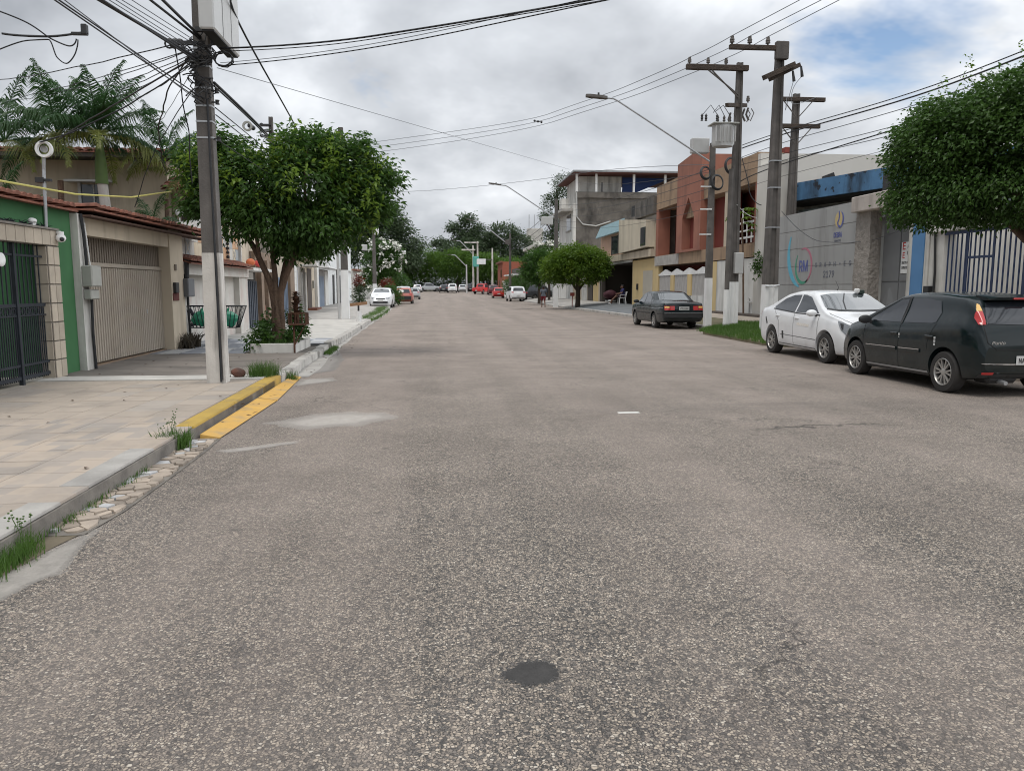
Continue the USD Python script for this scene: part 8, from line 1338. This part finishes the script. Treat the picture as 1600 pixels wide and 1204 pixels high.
def hand(J, B, tag, w, d, s, up):
    w, d, s, up = (np.asarray(q, float) for q in (w, d, s, up)); J[tag + 'p0'] = (w + d * .03, .032); J[tag + 'p1'] = (w + d * .085 + s * .025, .024); J[tag + 'p2'] = (w + d * .085 - s * .025, .024); B.append((tag + 'p0', tag + 'p1', tag + 'p2'))
    for i, (o, L) in enumerate(((.033, .07), (.011, .08), (-.011, .075), (-.033, .06))):
        a = w + d * .09 + s * o; J[f'{tag}f{i}a'] = (a, .010); J[f'{tag}f{i}b'] = (a + d * L * .55 - up * .012, .009); J[f'{tag}f{i}c'] = (a + d * L - up * .035, .008); B.append((f'{tag}f{i}a', f'{tag}f{i}b')); B.append((f'{tag}f{i}b', f'{tag}f{i}c'))
    J[tag + 't0'] = (w + d * .035 + s * .035, .013); J[tag + 't1'] = (w + d * .08 + s * .065 - up * .02, .010); B.append((tag + 't0', tag + 't1'))
def person_walk(x, y, z):
    t = thing('person', 'person in a grey shirt and dark red shorts walking away by the right kerb', 'person', (x, y, z)); P = lambda a, b, c: np.array([x + a, y + b, z + c])
    J = {'head': (P(0, .02, 1.54), .098), 'crown': (P(0, .0, 1.585), .09), 'chin': (P(0, .075, 1.475), .05), 'neck': (P(0, 0, 1.40), .055), 'chest': (P(0, 0, 1.24), .125), 'shl': (P(-.17, 0, 1.34), .062), 'shr': (P(.17, 0, 1.34), .062), 'waist': (P(0, 0, 1.02), .115), 'hipl': (P(-.09, 0, .88), .105), 'hipr': (P(.09, 0, .88), .105),
         'ell': (P(-.25, -.05, 1.07), .042), 'elr': (P(.25, .07, 1.07), .042), 'wrl': (P(-.25, .06, .84), .028), 'wrr': (P(.26, .2, .90), .028), 'knl': (P(-.10, .16, .47), .06), 'knr': (P(.10, -.04, .46), .06), 'anl': (P(-.10, .14, .10), .04), 'anr': (P(.10, -.28, .13), .04), 'tol': (P(-.11, .28, .03), .03), 'tor': (P(.11, -.19, .03), .03), 'hel': (P(-.10, .11, .04), .038), 'her': (P(.10, -.33, .09), .036), 'nose': (P(0, .115, 1.52), .018), 'earl': (P(-.095, .0, 1.53), .024), 'earr': (P(.095, .0, 1.53), .024)}
    B = [('head', 'crown', 'chin'), ('head', 'neck'), ('neck', 'chest'), ('chest', 'shl'), ('chest', 'shr'), ('shl', 'shr', 'chest'), ('chest', 'waist'), ('waist', 'hipl', 'hipr'), ('shl', 'ell'), ('ell', 'wrl'), ('shr', 'elr'), ('elr', 'wrr'), ('hipl', 'knl'), ('hipr', 'knr'), ('knl', 'anl'), ('knr', 'anr'), ('anl', 'tol', 'hel'), ('anr', 'tor', 'her'), ('head', 'nose'), ('head', 'earl'), ('head', 'earr')]
    hand(J, B, 'L', J['wrl'][0], (0, .3, -.95), (1, 0, 0), (0, -1, 0)); hand(J, B, 'R', J['wrr'][0], (0, .4, -.92), (-1, 0, 0), (0, -1, 0))
    part(t, 'body', figure(J, B, .02, 4), skin, True)
    J2 = {k: (p, r + .016) for k, (p, r) in J.items()}; J2['sl'] = ((J['shl'][0] * .45 + J['ell'][0] * .55), .062); J2['sr'] = ((J['shr'][0] * .45 + J['elr'][0] * .55), .062); J2['lowl'] = (P(-.09, 0, .90), .125); J2['lowr'] = (P(.09, 0, .90), .125)
    part(t, 'shirt', figure(J2, [('shl', 'shr', 'chest'), ('chest', 'waist'), ('waist', 'lowl', 'lowr'), ('shl', 'sl'), ('shr', 'sr')]), greyshirt, True)
    J2['tl'] = (J['hipl'][0] * .3 + J['knl'][0] * .7, .088); J2['trr'] = (J['hipr'][0] * .3 + J['knr'][0] * .7, .088); part(t, 'shorts', figure(J2, [('hipl', 'hipr'), ('hipl', 'tl'), ('hipr', 'trr')]), redshorts, True)
    part(t, 'hair', figure({'a': (P(0, -.015, 1.565), .103), 'b': (P(0, .03, 1.61), .08)}, [('a', 'b')]), hairm, True)
    for sg in (-1, 1): part(t, 'eye', sphere(P(sg * .035, .105, 1.545), .012, 1), M['trim'])
person_walk(7.95, 60.3, 0)
def person_sit(x, y, z):
    t = thing('person', 'seated person in a blue shirt with outstretched legs on a white chair by the garage', 'person', (x, y, z)); P = lambda a, b, c: np.array([x + a, y + b, z + c])
    J = {'head': (P(.02, 0, 1.20), .098), 'crown': (P(.04, 0, 1.245), .09), 'chin': (P(-.06, 0, 1.135), .05), 'neck': (P(.04, 0, 1.07), .055), 'chest': (P(.05, 0, .90), .125), 'shl': (P(.05, -.17, 1.0), .062), 'shr': (P(.05, .17, 1.0), .062), 'waist': (P(.06, 0, .66), .12), 'hipl': (P(.03, -.1, .56), .105), 'hipr': (P(.03, .1, .56), .105),
         'ell': (P(-.06, -.25, .76), .042), 'elr': (P(-.06, .25, .76), .042), 'wrl': (P(-.30, -.18, .70), .028), 'wrr': (P(-.28, .16, .72), .028), 'knl': (P(-.44, -.12, .55), .062), 'knr': (P(-.42, .13, .52), .062), 'anl': (P(-.80, -.13, .22), .04), 'anr': (P(-.72, .14, .14), .04), 'tol': (P(-.95, -.13, .24), .03), 'tor': (P(-.88, .14, .06), .03), 'hel': (P(-.80, -.13, .15), .035), 'her': (P(-.70, .14, .06), .035), 'nose': (P(-.085, 0, 1.19), .018), 'earl': (P(.04, -.095, 1.19), .024), 'earr': (P(.04, .095, 1.19), .024)}
    B = [('head', 'crown', 'chin'), ('head', 'neck'), ('neck', 'chest'), ('shl', 'shr', 'chest'), ('chest', 'waist'), ('waist', 'hipl', 'hipr'), ('shl', 'ell'), ('ell', 'wrl'), ('shr', 'elr'), ('elr', 'wrr'), ('hipl', 'knl'), ('hipr', 'knr'), ('knl', 'anl'), ('knr', 'anr'), ('anl', 'tol', 'hel'), ('anr', 'tor', 'her'), ('head', 'nose'), ('head', 'earl'), ('head', 'earr')]
    hand(J, B, 'L', J['wrl'][0], (-.95, .1, -.2), (0, 1, 0), (0, 0, 1)); hand(J, B, 'R', J['wrr'][0], (-.95, -.1, -.2), (0, -1, 0), (0, 0, 1))
    part(t, 'body', figure(J, B, .02, 4), skin, True); J2 = {k: (p, r + .018) for k, (p, r) in J.items()}; J2['sl'] = (J['shl'][0] * .4 + J['ell'][0] * .6, .06); J2['sr'] = (J['shr'][0] * .4 + J['elr'][0] * .6, .06)
    part(t, 'shirt', figure(J2, [('shl', 'shr', 'chest'), ('chest', 'waist'), ('waist', 'hipl', 'hipr'), ('shl', 'sl'), ('shr', 'sr')]), blueshirt, True); J2['tl'] = (J['hipl'][0] * .3 + J['knl'][0] * .7, .092); J2['trr'] = (J['hipr'][0] * .3 + J['knr'][0] * .7, .092)
    part(t, 'shorts', figure(J2, [('hipl', 'hipr'), ('hipl', 'tl'), ('hipr', 'trr')]), darkshorts, True); part(t, 'hair', figure({'a': (P(.05, 0, 1.235), .1), 'b': (P(.0, 0, 1.27), .08)}, [('a', 'b')]), hairm, True)
    for sg in (-1, 1): part(t, 'eye', sphere(P(-.075, sg * .035, 1.21), .012, 1), M['trim'])
    for q in ('tol', 'tor'): part(t, 'shoe', hull([J[q][0] + d for d in ((-.04, -.05, -.04), (-.04, .05, -.04), (.14, -.045, -.05), (.14, .045, -.05), (-.02, -.04, .04), (-.02, .04, .04), (.12, 0, .05))]), M['white_paint'])
sx, sy = 12.55, 53.2; sz = float(zright(sx, sy)); person_sit(sx, sy, sz)
ch_ = thing('plastic_chair', 'white plastic chair under the seated person', 'chair', (sx, sy, sz)); K = lambda *a: box(sx + a[0], sx + a[1], sy + a[2], sy + a[3], sz + a[4], sz + a[5])
part(ch_, 'seat', cbox(sx - .22, sx + .24, sy - .24, sy + .24, sz + .41, sz + .445, .01), M['white_paint']); part(ch_, 'backrest', hull([(sx + .22, sy + a, sz + .45) for a in (-.22, .22)] + [(sx + .25, sy + a, sz + .45) for a in (-.22, .22)] + [(sx + .32, sy + a, sz + .86) for a in (-.18, .18)] + [(sx + .35, sy + a, sz + .86) for a in (-.18, .18)]), M['white_paint'])
for a in (-.2, .2):
    for b in (-.21, .21): part(ch_, 'leg', beam((sx + a, sy + b, sz + .41), (sx + a * 1.2, sy + b * 1.1, sz), .05, .05), M['white_paint'])
    part(ch_, 'armrest', cat([beam((sx + .27, sy + a * 1.25, sz + .62), (sx - .18, sy + a * 1.25, sz + .62), .05, .03), beam((sx - .18, sy + a * 1.2, sz + .62), (sx - .18, sy + a * 1.1, sz + .42), .04, .03)]), M['white_paint'])
mt = thing('covered_barrow', 'dark maroon covered load on a low trolley in the open garage', 'trolley', (12.6, 57.5, .3)); v, f = sphere((12.7, 57.6, 1.0), .55, 2, (1.0, 1.3, .62)); part(mt, 'cover', bumpy((v, f), .06, 3, 3), look('maroon_cover', (.08, .02, .03), (.06, .018, .025), 6, .8), True); part(mt, 'frame', cat([box(12.4, 13.0, 57.1, 58.1, .5, .6), box(12.45, 12.5, 57.2, 57.25, .3, .5), box(12.9, 12.95, 58, 58.05, .3, .5)]), M['box_grey'])
single('red_letter_box', cat([cbox(9.05, 9.35, 54.0, 54.2, .95, 1.2, .02), cyl((9.2, 54.1, .2), (9.2, 54.1, .95), .03, 8)]), dkred, 'small red box on a post beside the round lime tree', 'box')
